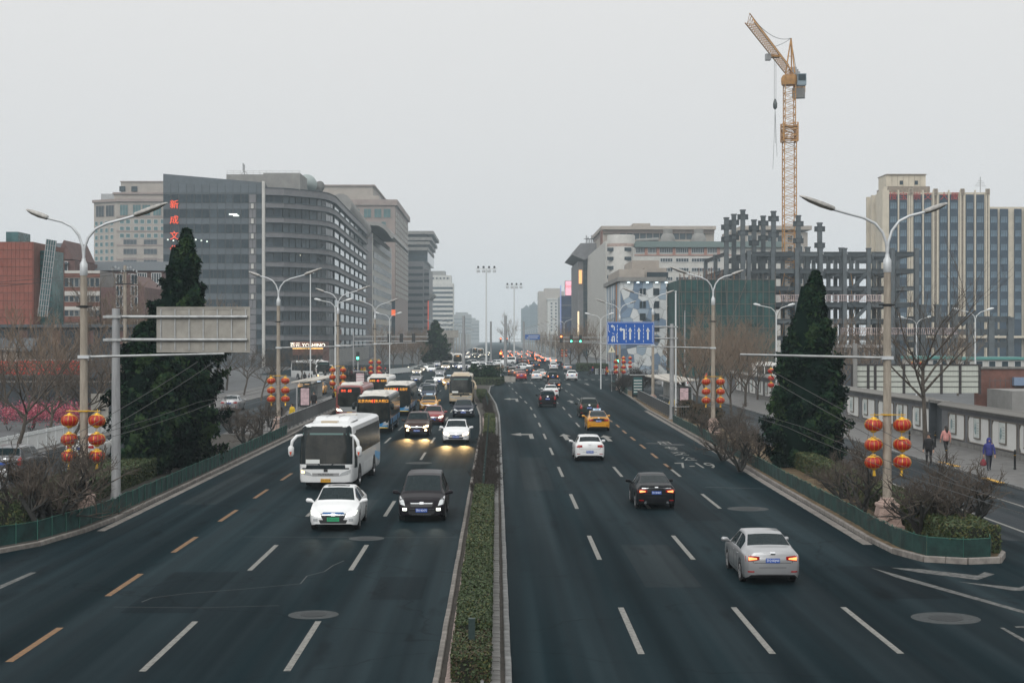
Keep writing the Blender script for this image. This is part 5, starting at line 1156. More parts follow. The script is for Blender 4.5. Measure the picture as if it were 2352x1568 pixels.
# ---- far traffic, too small to show parts
FAR = {}
def far_car(kind, col, on):
    key = (kind, col, on)
    if key not in FAR:
        M = car_meshes(kind); bm = bmesh.new(); mats = [PAINT[col], M_UNDER, M_GLASSD, M_TLON if on == 'r' else M_HLON]
        for i, ms in enumerate(([M['body']], [M['underbody'], M['tyre']], [M[k] for k in ('windscreen', 'rear_window') if k in M] + M['side'], list((M['tail'] if on == 'r' else M['headlight']).values()))):
            for me in ms:
                n0 = len(bm.faces); bm.from_mesh(me); bm.faces.ensure_lookup_table()
                for f in bm.faces[n0:]: f.material_index = i
        me = bpy.data.meshes.new('far_car'); bm.to_mesh(me); bm.free()
        for m in mats: me.materials.append(m)
        FAR[key] = me
    return FAR[key]
cols = ['white', 'black', 'silver', 'grey', 'red', 'champ', 'pearl', 'blue']
for r in range(17):
    y0 = 430 + 11 * r + .55 * r * r
    for ln in range(5):
        if rnd.random() < .18: continue
        x = 3.2 + 3.05 * ln + rnd.uniform(-.35, .35); k = rnd.choice(['sedan', 'sedan', 'suv', 'hatch'])
        tag(put('far_car', far_car(k, rnd.choice(cols), 'r'), None, (x, y0 + rnd.uniform(-2.5, 2.5), 0)), 'distant car in the hazy queue with red tail lights', 'car', 'distant cars driving away')
    for ln in range(4):
        if rnd.random() < .62 or y0 < 500: continue
        x = -3.6 - 3.05 * ln; tag(put('far_car', far_car(rnd.choice(['sedan', 'suv']), rnd.choice(cols), 'f'), None, (x, y0 + rnd.uniform(-3, 3), 0), math.pi), 'distant oncoming car with lit headlights in the haze', 'car', 'distant cars coming closer')
# ================================================================ buses and coaches
M_LED = emat('led_amber', (1.0, .42, .05), 1.5); M_LEDR = emat('led_red', (1.0, .10, .03), 2.8); M_BUSB = mat('bus_blue', (.02, .19, .42), .3, coat=.5); M_BUSY = mat('bus_yellow', (.75, .5, .05), .35); M_BUSW = mat('bus_white', (.60, .59, .56), .35, coat=.4, var=.05, scale=1); M_BUSR = mat('bus_maroon', (.20, .035, .028), .4, coat=.3)
M_BUSD = mat('bus_black', (.008, .014, .016), .25, spec=.2); M_BUSBG = mat('bus_beige', (.46, .37, .25), .35, coat=.4); M_ROOF = mat('bus_roof', (.56, .54, .50), .55, var=.12, scale=1.2); M_LBLUE = mat('coach_light_blue', (.16, .38, .62), .4); M_ORG = mat('mirror_red', (.6, .07, .02), .4); M_GREYB = mat('bus_grey', (.28, .29, .29), .35, .3)
def bus(px, py, style, label, L=11.6, Ht=3.0, rz=0.0, away=False, name='bus', side_lab=None, led=None, pos=None, small=False, colr=None):
    g_ = G(px, py) if pos is None else Vector((*pos, 0)); dirv = Vector((math.sin(rz), math.cos(rz), 0))
    t = thing(name, label, 'bus' if name != 'coach' else 'coach', (g_.x + (dirv.x * L / 2 if pos is None else 0), g_.y + (dirv.y * L / 2 if pos is None else 0), 0), (0 if away else math.pi) - rz)
    coach = style.startswith('coach')
    bodym = {'coach_white': M_BUSW if False else PAINT['white'], 'coach_beige': M_BUSBG, 'city_blue': M_BUSD, 'city_red': M_BUSR, 'city_grey': M_BUSW}[style]
    prof = [(0, .34), (1.05, .34), (1.2, .36), (1.245, .5), (1.255, 1.2), (1.25, 1.75), (1.22, 2.4), (1.17, Ht - .14), (1.06, Ht - .04), (.85, Ht), (.4, Ht + .03), (0, Ht + .04)]
    S = [(0, .94, .03), (.06, .985, .0), (.25, 1, 0), (L * .3, 1, 0), (L * .6, 1, 0), (L - .9, 1, 0), (L - .42, .995, .0), (L - .16, .97, .02), (L - .05, .92, .05), (L, .86, .09)]
    b = MB(); NP = len(prof)
    def pos3(s, k, dz, x, z):
        zz = z - dz * max(0, (z - 1.5) / 1.5) + dz * max(0, (.8 - z)); yb = s - L / 2
        if s > L * .5: yb -= (.36 if coach else .16) * max(0, (z - 1.15) / 1.9) ** 1.2 * ((s - L * .5) / (L * .5)) ** 3
        return (x * k, yb, zz)
    R_ = [[pos3(s, k, dz, x, z) for x, z in prof] for s, k, dz in S]
    for i in range(len(S) - 1):
        for j in range(NP - 1):
            for sg in (1, -1):
                q = [(x * sg, y, z) for x, y, z in (R_[i][j], R_[i][j + 1], R_[i + 1][j + 1], R_[i + 1][j])]; b.add(q if sg > 0 else q[::-1], [(0, 1, 2, 3)], 2 if coach and i >= len(S) - 4 + (i == len(S) - 4) and 4 <= j < 8 else (1 if j >= 8 else 0))
    for r, rev in ((R_[0], 0), (R_[-1], 1)):
        for j in range(NP - 1):
            q = [r[j], r[j + 1], (-r[j + 1][0], *r[j + 1][1:]), (-r[j][0], *r[j][1:])]; q = list(dict.fromkeys(q)); f = tuple(range(len(q))); b.add(q, [f if rev else f[::-1]], 2 if coach and rev and 4 <= j < 8 else 0)
    bvh = BVHTree.FromPolygons([Vector(v) for v in b.v], b.f)
    bm = bmesh.new(); me0 = b.mesh('body', [bodym, M_ROOF if style != 'city_red' else M_BUSR, M_BUSD]); bm.from_mesh(me0); bmesh.ops.remove_doubles(bm, verts=bm.verts, dist=.002); bm.to_mesh(me0); bm.free()
    if coach: me0.materials[1] = bodym
    me0.polygons.foreach_set('use_smooth', [True] * len(me0.polygons)); me0.set_sharp_from_angle(angle=R(40)); put('body', me0, t)
    def D(nm, q, ax, m, off=.01, nu=5, nv=4, par=None): return put(nm, decal(bvh, q, ax, off, nu, nv).mesh(nm, m, 50), par or t)
    def rect(x0, z0, x1, z1): return [(x0, z0), (x1, z0), (x1, z1), (x0, z1)]
    nm_ = mat('coach_screen', (.016, .024, .024), .08, spec=.12, var=.6, scale=1.3, col2=(.030, .031, .027))
    if coach:
        dark = M_BUSD
        D('screen_surround', rect(-1.19, 1.02, 1.19, Ht - .10), 'f', dark, .006, 8, 8)
        w = D('windscreen', rect(-1.14, 1.22, 1.14, Ht - .40), 'f', nm_, .014, 8, 8)
        D('screen_divider', rect(-.012, 1.25, .012, Ht - .46), 'f', M_BUSD, .018, 1, 6, w); D('sun_visor', rect(-1.10, Ht - .48, 1.10, Ht - .40), 'f', mat('visor_teal', (.02, .10, .09), .3), .018, 6, 1, w)
        for s_ in (1, -1):
            b = MB(); b.path([(s_ * .1, L / 2 + .005, 1.13), (s_ * .75, L / 2 - .03, 1.32)], .014, 4); obj('wiper', b, M_BUSD, w)
        card = D('window_card', rect(.28, 1.24, .92, 1.42), 'f', mat('card_white', (.62, .64, .62), .6), .018, 3, 1, w)
        if not small:
            # driver and co-driver behind the glass, pale shirt fronts
            D('lower_panel', rect(-1.08, .98, 1.08, 1.04), 'f', M_BUSD, .012, 8, 1)
            D('grey_strip', rect(-.62, .66, .62, .80), 'f', mat('strip_grey', (.33, .33, .33), .35, .4), .01, 6, 1)
        for s_ in (1, -1):
            q = [(.60, .66), (1.13, .76), (1.15, .97), (.74, .82)]; q = [(x * s_, z) for x, z in q]; q = q if s_ > 0 else [q[1], q[0], q[3], q[2]]
            h = D('headlight', q, 'f', M_HL, .012)
            if style == 'coach_white' and s_ > 0: D('indicator', [(.98, .80), (1.12, .80), (1.13, .93), (.98, .88)], 'f', M_AMB, .02, 3, 3, h)
            if style == 'coach_beige': D('lamp_unit', rect(s_ * .9 - .1, .74, s_ * .9 + .1, .86), 'f', mat('lamp_bright', (.8, .82, .8), .1, .6), .02, 3, 2, h)
            b = MB(); b.tube((s_ * .93, L / 2 - .16, .50), (s_ * .93, L / 2 - .02, .50), .055, n=12); obj('fog_light', b, M_TRIM, t, 40)
            # swan-neck mirrors
            mm = MB(); mm.path([(s_ * 1.13, L / 2 - .25, 2.52), (s_ * 1.32, L / 2 + .10, 2.50), (s_ * 1.50, L / 2 + .22, 2.28), (s_ * 1.55, L / 2 + .22, 2.02)], [.06, .075, .08, .06], 10); mr = obj('mirror', mm, bodym, t, 60)
            mm = MB(); mm.path([(s_ * 1.55, L / 2 + .22, 2.06), (s_ * 1.56, L / 2 + .22, 1.98), (s_ * 1.56, L / 2 + .2, 1.68), (s_ * 1.55, L / 2 + .2, 1.58)], [.08, .14, .13, .07], 10); obj('mirror_head', mm, bodym, mr, 60)
            if style == 'coach_white': mm = MB(); mm.slab([(s_ * 1.56 - .06, L / 2 + .345, 1.80), (s_ * 1.56 + .06, L / 2 + .345, 1.80), (s_ * 1.56, L / 2 + .34, 1.62)], (0, .01, 0)); obj('mirror_mark', mm, M_ORG, mr)
        D('emblem', [(-.09, .855), (.09, .855), (.09, .975), (-.09, .975)], 'f', M_TRIM, .02, 4, 3)
        D('rear_light', rect(.95, .9, 1.15, 1.4), 'r', M_TL); D('rear_light', rect(-1.15, .9, -.95, 1.4), 'r', M_TL); D('rear_window', rect(-1, 1.7, 1, 2.5), 'r', M_BUSD)
        n = 7; y0, y1 = -L / 2 + .35, L / 2 - 1.5
        for ax in 'lR':
            for k in range(n):
                a, c = y0 + (y1 - y0) * k / n + .02, y0 + (y1 - y0) * (k + 1) / n - .02; q = rect(a, 1.55, c, Ht - .34)
                D('side_pane', q if ax == 'R' else [q[1], q[0], q[3], q[2]], ax, M_BUSD, .012, 2, 3)
            q = [(y1 - .1, .95), (L / 2 - .62, 1.0), (L / 2 - .62, Ht - .5), (y1 - .1, Ht - .42)] ; D('front_side_window', q if ax == 'R' else [q[1], q[0], q[3], q[2]], ax, M_BUSD, .010, 3, 4)
    else:
        fc = {'city_blue': M_BUSD, 'city_red': M_BUSD, 'city_grey': M_BUSD}[style]
        D('front_mask', rect(-1.14, .98, 1.14, Ht - .12), 'f', fc, .006, 8, 6)
        w = D('windscreen', rect(-1.06, 1.12, 1.06, Ht - .66), 'f', nm_, .014, 8, 6); D('screen_divider', rect(-.01, 1.14, .01, Ht - .68), 'f', M_BUSD, .018, 1, 4, w)
        bx = D('destination_box', rect(-.95, Ht - .62, .95, Ht - .26), 'f', M_UNDER, .016, 4, 1)
        if led:
            y_ = bvh.ray_cast(Vector((0, 30, Ht - .44)), Vector((0, -1, 0)))[0].y + .03
            for s, x, sz, m in led: lettering('led_lettering', s, sz, m, bx, (x, y_, Ht - .44), math.pi, .004)
        lower = {'city_blue': M_BUSW, 'city_red': M_GREYB, 'city_grey': M_BUSW}[style]
        D('front_apron', [(-1.10, .42), (1.10, .42), (1.14, .98), (-1.14, .98)], 'f', lower, .008, 8, 4)
        if style == 'city_blue':
            D('blue_band', [(-1.08, .50), (1.08, .50), (1.12, .80), (-1.12, .80)], 'f', M_BUSB, .012, 8, 2); D('yellow_line', rect(-1.05, .42, 1.05, .48), 'f', M_BUSY, .013, 8, 1)
            D('black_chin', [(-.55, .74), (.55, .74), (1.10, 1.0), (-1.10, 1.0)], 'f', M_BUSD, .014, 8, 2)
        if style == 'city_red': D('maroon_band', rect(-1.08, .40, 1.08, .54), 'f', M_BUSR, .012, 8, 1)
        for s_ in (1, -1):
            q = [(.62, .60), (1.10, .66), (1.14, .86), (.80, .76)]; q = [(x * s_, z) for x, z in q]; q = q if s_ > 0 else [q[1], q[0], q[3], q[2]]; h = D('headlight', q, 'f', M_HL, .018)
            if style == 'city_red' and s_ > 0: setmat(h, M_HLON)
            mm = MB(); mm.path([(s_ * 1.12, L / 2 - .1, 2.35), (s_ * 1.36, L / 2 + .16, 2.32), (s_ * 1.40, L / 2 + .18, 2.2)], .035, 6); mr = obj('mirror', mm, M_BUSD, t, 60)
            mm = MB(); mm.path([(s_ * 1.40, L / 2 + .18, 2.24), (s_ * 1.40, L / 2 + .18, 2.18), (s_ * 1.40, L / 2 + .18, 1.85), (s_ * 1.40, L / 2 + .18, 1.78)], [.06, .13, .13, .07], 8); obj('mirror_head', mm, M_BUSD, mr, 60)
        n = 8; y0, y1 = -L / 2 + .35, L / 2 - .75
        for ax in 'lR':
            for k in range(n):
                a, c = y0 + (y1 - y0) * k / n + .06, y0 + (y1 - y0) * (k + 1) / n - .06; q = rect(a, 1.25, c, Ht - .42); D('side_pane', q if ax == 'R' else [q[1], q[0], q[3], q[2]], ax, nm_, .012, 2, 3)
            q = rect(y0 - .2, .42, y1 + .5, 1.10); D('side_skirt', q if ax == 'R' else [q[1], q[0], q[3], q[2]], ax, {'city_blue': M_BUSB, 'city_red': M_BUSR, 'city_grey': M_BUSW}[style], .008, 12, 2)
        D('rear_light', rect(.95, .7, 1.15, 1.3), 'r', M_TL); D('rear_light', rect(-1.15, .7, -.95, 1.3), 'r', M_TL); D('rear_window', rect(-.9, 1.6, .9, 2.4), 'r', M_BUSD)
    py_ = 'yellow'; yy = bvh.ray_cast(Vector((0, 30, .46)), Vector((0, -1, 0)))[0].y
    pl = setmat(put('number_plate', MB().box((0, 0, 0), (.46, .012, .16)).mesh('number_plate', M_PYEL), t, (0, yy + .02, .46)), M_PYEL)
    if style == 'coach_white':
        tx = text_mesh('京A·X5319', .13, .002, M_PBLK); vx = [v.co.x for v in tx.vertices]; tx.transform(Matrix.Diagonal((.42 / (max(vx) - min(vx)), 1, 1, 1))); tx.transform(UPR); o = put('plate_lettering', tx, pl, (0, .008, 0)); o.rotation_euler.z = math.pi
    # roof pod
    b = MB(); A = [(-.95, 0), (-.80, .20), (.80, .20), (.95, 0)]; ya, yb = (L / 2 - 4.6, L / 2 - 1.9) if coach else (L / 2 - 3.8, L / 2 - 1.2)
    for yk, f in ((ya, .55), (ya + .35, 1), (yb - .5, 1), (yb, .45)): b.v += [(x * (1 if f == 1 else .94), yk, Ht - .02 + (z + .06) * (1 if f == 1 else .35)) for x, z in A]
    for i in range(3):
        for k in range(3): b.f.append((i * 4 + k, i * 4 + k + 1, i * 4 + 5 + k, i * 4 + 4 + k)); b.m.append(0)
    b.f += [(3, 2, 1, 0), (12, 13, 14, 15)]; b.m += [0, 0]; pod = obj('roof_pod', b, bodym if coach else M_ROOF, t, 30)
    for x in (-.3, .3): obj('pod_seam', MB().box((x, (ya + yb) / 2, Ht + .25), (.03, yb - ya - .9, .02)), M_GREYB, pod)
    obj('roof_hatch', MB().box((0, L / 2 - 1.35 if coach else L / 2 - 5.2, Ht + .075), (.75, .6, .07)), M_BUSBG if coach else M_ROOF, t); obj('roof_hatch', MB().box((0, -L / 2 + 3, Ht + .075), (.75, .7, .07)), M_ROOF, t)
    # wheels
    def disc(prof, n=24):
        b = MB()
        for x, r in prof:
            for k in range(n): a = 2 * math.pi * k / n; b.v.append((x, r * math.cos(a), r * math.sin(a)))
        for i in range(len(prof) - 1):
            for k in range(n): b.f.append((i * n + k, i * n + (k + 1) % n, (i + 1) * n + (k + 1) % n, (i + 1) * n + k)); b.m.append(0)
        return b
    ty = disc([(-.14, .3), (-.14, .44), (-.11, .48), (.11, .48), (.14, .44), (.14, .3)]).mesh('tyre', M_TYRE, 40); rm = disc([(.14, .31), (.10, .28), (.06, .18), (.13, .15), (.14, .06), (.14, .005)]).mesh('rim', M_RIM, 40)
    for y in (L / 2 - 2.45, -L / 2 + 2.9):
        for s_ in (1, -1):
            w = put('wheel', ty, t, (s_ * 1.13, y, .48)); w.rotation_euler.z = 0 if s_ > 0 else math.pi; put('rim', rm, w)
            ar = MB(); P = [(s_ * 1.263, y + .60 * math.cos(a), .48 + .60 * math.sin(a)) for a in np.linspace(-.25, math.pi + .25, 14)]; ar.slab(P, (-s_ * .01, 0, 0)); obj('wheel_arch', ar, M_UNDER, t)
    return t, bvh, D
t, bvh, D = bus(748, 1126, 'coach_white', 'white tour coach with swan-neck mirrors, front left of the traffic', 11.0, 3.02, rz=.042, name='coach')
L_ = 11.0; yf = bvh.ray_cast(Vector((0, 30, .73)), Vector((0, -1, 0)))[0].y
lettering('maker_lettering', 'YUTONG', .13, M_PBLK, t, (0, yf + .016, .73), math.pi, .006, 1.3)
o = lettering('card_lettering', '中国国家博物馆专线', .075, M_PBLK, t, (.58, L_ / 2 - .02, 1.34), math.pi, .002)
xs = bvh.ray_cast(Vector((30, -1.5, 1.3)), Vector((-1, 0, 0)))[0].x
lettering('company_lettering', '卡艺公客车', .42, mat('lettering_slate', (.06, .07, .09), .5), t, (xs + .008, -2.6, 1.22), math.pi / 2, .005); lettering('phone_lettering', '⑧ 神舟', .34, M_LBLUE, t, (xs + .008, 1.35, 1.05), math.pi / 2, .005)
for ax in 'lR':
    s_ = 1 if ax == 'l' else -1
    q = [(-4.9, .6), (-3.0, .95), (-3.0, 1.25), (-5.3, 1.0)]; D('blue_swoosh', [q[1], q[0], q[3], q[2]] if ax == 'l' else q, ax, M_LBLUE, .012, 4, 3)
    for y in (.6, -.6, -1.8): D('locker_door', [(y + .55, .5), (y - .55, .5), (y - .55, .98), (y + .55, .98)] if ax == 'l' else [(y - .55, .5), (y + .55, .5), (y + .55, .98), (y - .55, .98)], ax, PAINT['white'], .007, 2, 2)
pm = mat('driver_dark', (.03, .03, .035), .8)
bus(857, 996, 'city_blue', 'blue and black city bus with amber display reading 41, just behind the coach', 11.6, 2.82, led=[('北京方向', .62, .25, M_LED), ('41', 0, .34, M_LEDR), ('东大桥口', -.62, .25, M_LED)])
bus(911, 955, 'city_blue', 'second blue and black city bus behind bus 41', 11.6, 2.82, led=[('公主坟南', .62, .25, M_LED), ('61', 0, .34, M_LEDR), ('北官厅', -.62, .25, M_LED)])
bus(803, 960, 'city_red', 'maroon-roofed city bus showing 60 along the platform', 11.6, 2.82, led=[('优巴', .55, .22, M_LEDR), ('60', .0, .32, M_LEDR)])
bus(868, 926, 'city_grey', 'rearmost pale-roofed city bus at the left platform', 11.6, 2.85, led=[('龙潭路', .62, .22, M_LED), ('43', 0, .3, M_LEDR), ('站东口', -.62, .22, M_LED)])
bus(1058.5, 929, 'coach_beige', 'beige tour coach oncoming beside the median bend', 10.5, 3.1, name='coach')
bus(1051, 840, 'city_grey', 'trolleybus with raised poles entering the crossing from afar', 11.6, 2.9, led=[('102路', 0, .34, M_LED)]); tb = bpy.context.scene.collection
bus(1030, 836, 'city_grey', 'pale bus half hidden left of the trolleybus', 11.6, 2.9, led=[('103', 0, .34, M_LED)])
for px, Y, s in ((1092, 640, '4'), (1104, 600, '9')): bus(0, 0, 'city_grey', f'distant oncoming bus with lit display, {"left" if s == "4" else "right"} of two in the haze', 11.6, 2.9, pos=(XY(px, Y), Y), led=[('特' + s, 0, .36, M_LED)])
bus(0, 0, 'coach_white', 'white coach parked behind trees at the left corner of the crossing', 10.5, 3.2, pos=(-31, 262), rz=-.55, name='coach', small=True)
bus(0, 0, 'city_grey', 'white bus standing beyond the trees at right behind the sign post', 11.6, 3.0, pos=(46, 250), rz=1.4)
# lit headlamps throw light on the road
for px, py, dx in ((957, 1004, .62), (1047, 1019, .60), (765, 1222, .6), (968, 1200, .6)):
    for s_ in (1, -1):
        g_ = G(px, py); la = bpy.data.lights.new('headlight_beam', 'SPOT'); la.energy = 1100 if py < 1100 else 24; la.color = (1, .64, .26) if py < 1100 else (.95, 1, .86); la.spot_size = R(24); la.spot_blend = 1.0; la.shadow_soft_size = .06
        o = bpy.data.objects.new('headlight_beam', la); COL.objects.link(o); o.location = (g_.x + s_ * dx, g_.y - .06, .66); o.rotation_euler = (R(78), 0, math.pi)
# ================================================================ buildings
def fmat(n, c, r=.6, **k): return mat(n, c, r, **k)
M_GLZ = [mat(f'facade_glass_{i}', c, .12, spec=.45, var=.3, scale=.6) for i, c in enumerate(((.012, .024, .032), (.021, .036, .046), (.040, .058, .070)))]
M_GLZP = mat('facade_glass_mirror', (.30, .36, .38), .10, .55, var=.25, scale=.3); M_GLZT = mat('facade_glass_teal', (.05, .12, .125), .15, var=.3, scale=.5)
M_SPAN = mat('granite_grey', (.068, .086, .100), .5, var=.15, scale=.8, objvar=.12); M_SPANP = mat('granite_pinkgrey', (.150, .148, .155), .6, var=.12, scale=.8, objvar=.06)
M_BEIGE = mat('stone_beige', (.32, .285, .25), .8, var=.1, scale=.4); M_BEIGE2 = mat('stone_band_rose', (.25, .20, .18), .8, var=.12, scale=.4); M_MULL = mat('mullion_dark', (.03, .036, .04), .5)
M_BRICK = mat('brick_red', (.16, .075, .058), .85, var=.2, scale=1.2); M_BRICK2 = mat('brick_maroon', (.115, .068, .062), .85, var=.2, scale=1.2); M_TILE = mat('red_cladding', (.225, .075, .055), .7, var=.14, scale=.5, objvar=.08)
M_SLATE = mat('roof_slate', (.062, .075, .085), .7, var=.25, scale=2, stretch=(6, 1, 1)); M_CONCW = mat('render_white', (.48, .47, .44), .8, var=.08, scale=.5); M_CONCG = mat('concrete_grey', (.22, .215, .205), .85, var=.15, scale=.5); M_DARKW = mat('dark_wall', (.05, .058, .066), .85, var=.25, scale=.7)
M_WFR = mat('window_frame_white', (.55, .56, .56), .6)
class Bld:
    def __init__(s, name, label, loc, cat='building', group=None):
        s.o = Vector((loc[0], loc[1], 0)); s.t = thing(name, label, cat, s.o, 0, group); s.c = {}
    def mass(s, poly, z0, z1, m, name='wall', parent=None):
        b = MB().prism([(x - s.o.x, y - s.o.y) for x, y in poly], z0, z1); return obj(name, b, m, parent or s.t)
    def box(s, x0, y0, z0, x1, y1, z1, m, name='wall', parent=None): return s.mass([(x0, y0), (x1, y0), (x1, y1), (x0, y1)], z0, z1, m, name, parent)
    def face(s, p, q): s.p = Vector((*p, 0)); d = Vector((*q, 0)) - s.p; s.len = d.length; s.u = d.normalized(); s.rz = math.atan2(d.y, d.x); return s
    def at(s, u, z, d=0.0): n = Vector((s.u.y, -s.u.x, 0)); v = s.p + s.u * u + n * d - s.o; v.z = z; return v
    def pane(s, u, z, w, h, m, name='window', d=.0, t=.12, frame=None, parent=None, cross=0):
        key = (round(w, 3), round(h, 3), m.name, t, frame and frame.name, name, cross)
        if key not in s.c:
            b = MB(); b.box((0, 0, 0), (w, t, h), 0)
            if frame:
                f = min(.12, w * .06)
                for x in (-w / 2 + f / 2, w / 2 - f / 2): b.box((x, -.02, 0), (f, t + .02, h), 1)
                for z_ in (-h / 2 + f / 2, h / 2 - f / 2): b.box((0, -.021, z_), (w, t + .02, f), 1)
                for k in range(1, cross + 1): b.box((-w / 2 + w * k / (cross + 1), -.019, 0), (f * .8, t + .02, h), 1)
            s.c[key] = b.mesh(name, [m, frame] if frame else m)
        return put(name, s.c[key], parent or s.t, s.at(u, z, d), s.rz)
    def grid(s, us, zs, w, h, m, **k):
        for z in zs:
            for u in us: s.pane(u, z, w, h, rnd.choice(m) if isinstance(m, (list, tuple)) else m, **k)
    def band(s, z0, z1, m, d=.15, name='band', u0=0, u1=None):
        u1 = s.len if u1 is None else u1; b = MB(); a, c = s.at(u0, 0), s.at(u1, 0); n = Vector((s.u.y, -s.u.x, 0)) * d
        b.add([(*(a)[:2], z0), (*(c)[:2], z0), (*(c + n)[:2], z0), (*(a + n)[:2], z0), (*(a)[:2], z1), (*(c)[:2], z1), (*(c + n)[:2], z1), (*(a + n)[:2], z1)], [(0, 1, 2, 3)[::-1], (4, 5, 6, 7), (0, 1, 5, 4), (1, 2, 6, 5), (2, 3, 7, 6), (3, 0, 4, 7)]); return obj(name, b, m, s.t)
def steps(a, b, n): return [a + (b - a) * (k + .5) / n for k in range(n)]
# ---- glass office block with red characters
X0, X1 = XY(375, 380), XY(607, 380)
B = Bld('office_block', 'dark glass office block with curved corner and red characters on its front', ((X0 + X1) / 2, 380))
zl, zr = ZY(400, 380), ZY(420, 380)
B.mass([(X0, 380), (X1, 380), (X1, 410), (X0, 410)], 0, zr - .4, M_SPAN)
b = MB(); o = B.o
b.add([(X0 - o.x, 0, zr - .4), (X1 - o.x, 0, zr - .4), (X1 - o.x, 0, zr), (X0 - o.x, 0, zl), (X0 - o.x, 3, zr - .4), (X1 - o.x, 3, zr - .4), (X1 - o.x, 3, zr), (X0 - o.x, 3, zl)], [(0, 1, 2, 3), (7, 6, 5, 4), (3, 2, 6, 7), (0, 3, 7, 4), (1, 5, 6, 2)]); obj('sloping_parapet', b, M_SPAN, B.t)
B.face((X0, 380), (X1, 380)); nC = 13; pw = B.len / nC; top0 = ZY(446, 380)
for r in range(11):
    zc = top0 - r * 3.64
    for k in range(nC):
        u = pw * (k + .5); strip_ = k == nC - 2
        B.pane(u, zc - 1.15, pw - .07, 2.2, M_SPANP if strip_ else rnd.choice([M_GLZ[0]] * 4 + [M_GLZ[1]] * 3 + [M_GLZ[2]]), 'glass_pane', .05, .10, M_MULL, cross=1 if rnd.random() < .35 else 0)
        B.pane(u, zc - 2.98, pw - .07, 1.30, M_SPANP if strip_ else M_SPAN, 'spandrel_panel', .07, .1)
for k in range(nC):
    for z, h in ((ZY(434, 380), 2.2),): B.pane(pw * (k + .5), z + .05, pw - .07, h - .07, M_SPAN, 'parapet_panel', .07, .1)
M_LIT = emat('office_light', (.85, .95, .85), 1.6); M_LITW = emat('office_light_warm', (1.0, .9, .68), 1.3)
for r in range(7): B.pane(pw * (nC - 1.5), top0 - 2.95 - r * 3.64, .75, 1.3, M_CONCW, 'facade_lamp', .22, .3, M_MULL)
for u, z, w, h in ((pw * 9, ZY(493, 380), 2.0, .35), (pw * 9.4, ZY(496, 380), 1.4, .3)): B.pane(u, z, w, h, M_LIT, 'ceiling_light', .13, .04)
for k in range(8): B.pane(pw * (.6 + .72 * k), ZY(551 + (k * 7) % 5, 380), .35, .3, M_LIT, 'ceiling_light', .13, .04)
M_SIGNR = emat('sign_red', (1.0, .10, .035), .95)
for ch, py in zip('新成文化', (472, 507, 543, 575)): lettering('sign_character', ch, 2.2, M_SIGNR, B.t, B.at(2.75, ZY(py, 380), .45), 0, .12)
b = MB(); b.tube(B.at(B.len - .1, 0, .4), B.at(B.len - .1, zr + .3, .4), .42, n=10); obj('corner_pipe', b, M_CONCW, B.t)
path = [(X1, 380.4), (-52, 381.6), (-47.9, 385.6), (-44.6, 389.6), (-42.9, 394), (-42.1, 403), (-42.6, 430), (-43.1, 460), (-43.6, 495), (-44.2, 529)]
inner = [(x - 14, y + 14) for x, y in path]
B.mass(path + [(-60, 529), (-60, 400)], 0, ZY(432, 380), M_GLZ[0], 'curved_wing')
def curved_band(z0, z1, d, m, name):
    b = MB(); P = [Vector((*p, 0)) - B.o for p in path]; ring = []
    for i, p in enumerate(P):
        t_ = (P[min(i + 1, len(P) - 1)] - P[max(i - 1, 0)]).normalized(); n = Vector((t_.y, -t_.x, 0)); ring.append((p, p + n * d))
    for a, c in zip(ring, ring[1:]):
        for q in (((a[1], z0), (c[1], z0), (c[1], z1), (a[1], z1)), ((a[0], z1), (a[1], z1), (c[1], z1), (c[0], z1)), ((a[1], z0), (a[0], z0), (c[0], z0), (c[1], z0))): b.add([(v.x, v.y, z) for v, z in q], [(0, 1, 2, 3)])
    return obj(name, b, m, B.t, 50)
ztop = ZY(430, 380)
for r in range(11):
    z = ztop - .2 - r * 3.56
    if z < 2: break
    curved_band(z - 1.25 - (.5 if r == 0 else 0), z, .8, M_SPANP, 'granite_band'); curved_band(z - .08, z + .06, 1.0, M_SPAN, 'band_lip'); curved_band(z - 1.32 - (.5 if r == 0 else 0), z - 1.2 - (.5 if r == 0 else 0), 1.0, M_SPAN, 'band_lip')
    for (a, c, n) in ((0, 1, 2), (1, 2, 3), (2, 3, 2), (3, 4, 2), (4, 5, 3)):
        B.face(path[a], path[c])
        for k in range(n): B.pane(B.len * (k + .5) / n, z - 2.42, B.len / n - .12, 2.15, rnd.choice(M_GLZ), 'window_pane', .07, .1, M_MULL, cross=rnd.choice((0, 1)))
    B.face(path[5], path[-1])
    for k in range(7): B.pane(B.len * (k + .5) / 7, z - 2.42, B.len / 7 * .72, 2.15, M_GLZP, 'side_pane', .25, .2, M_MULL)
for u, r in ((1, 4), (3, 4), (7, 4), (9, 4)): B.face(path[0], path[2]); B.pane(u * 1.0, ztop - 2.0 - r * 3.56, .9, .3, M_LITW, 'ceiling_light', .2, .05)
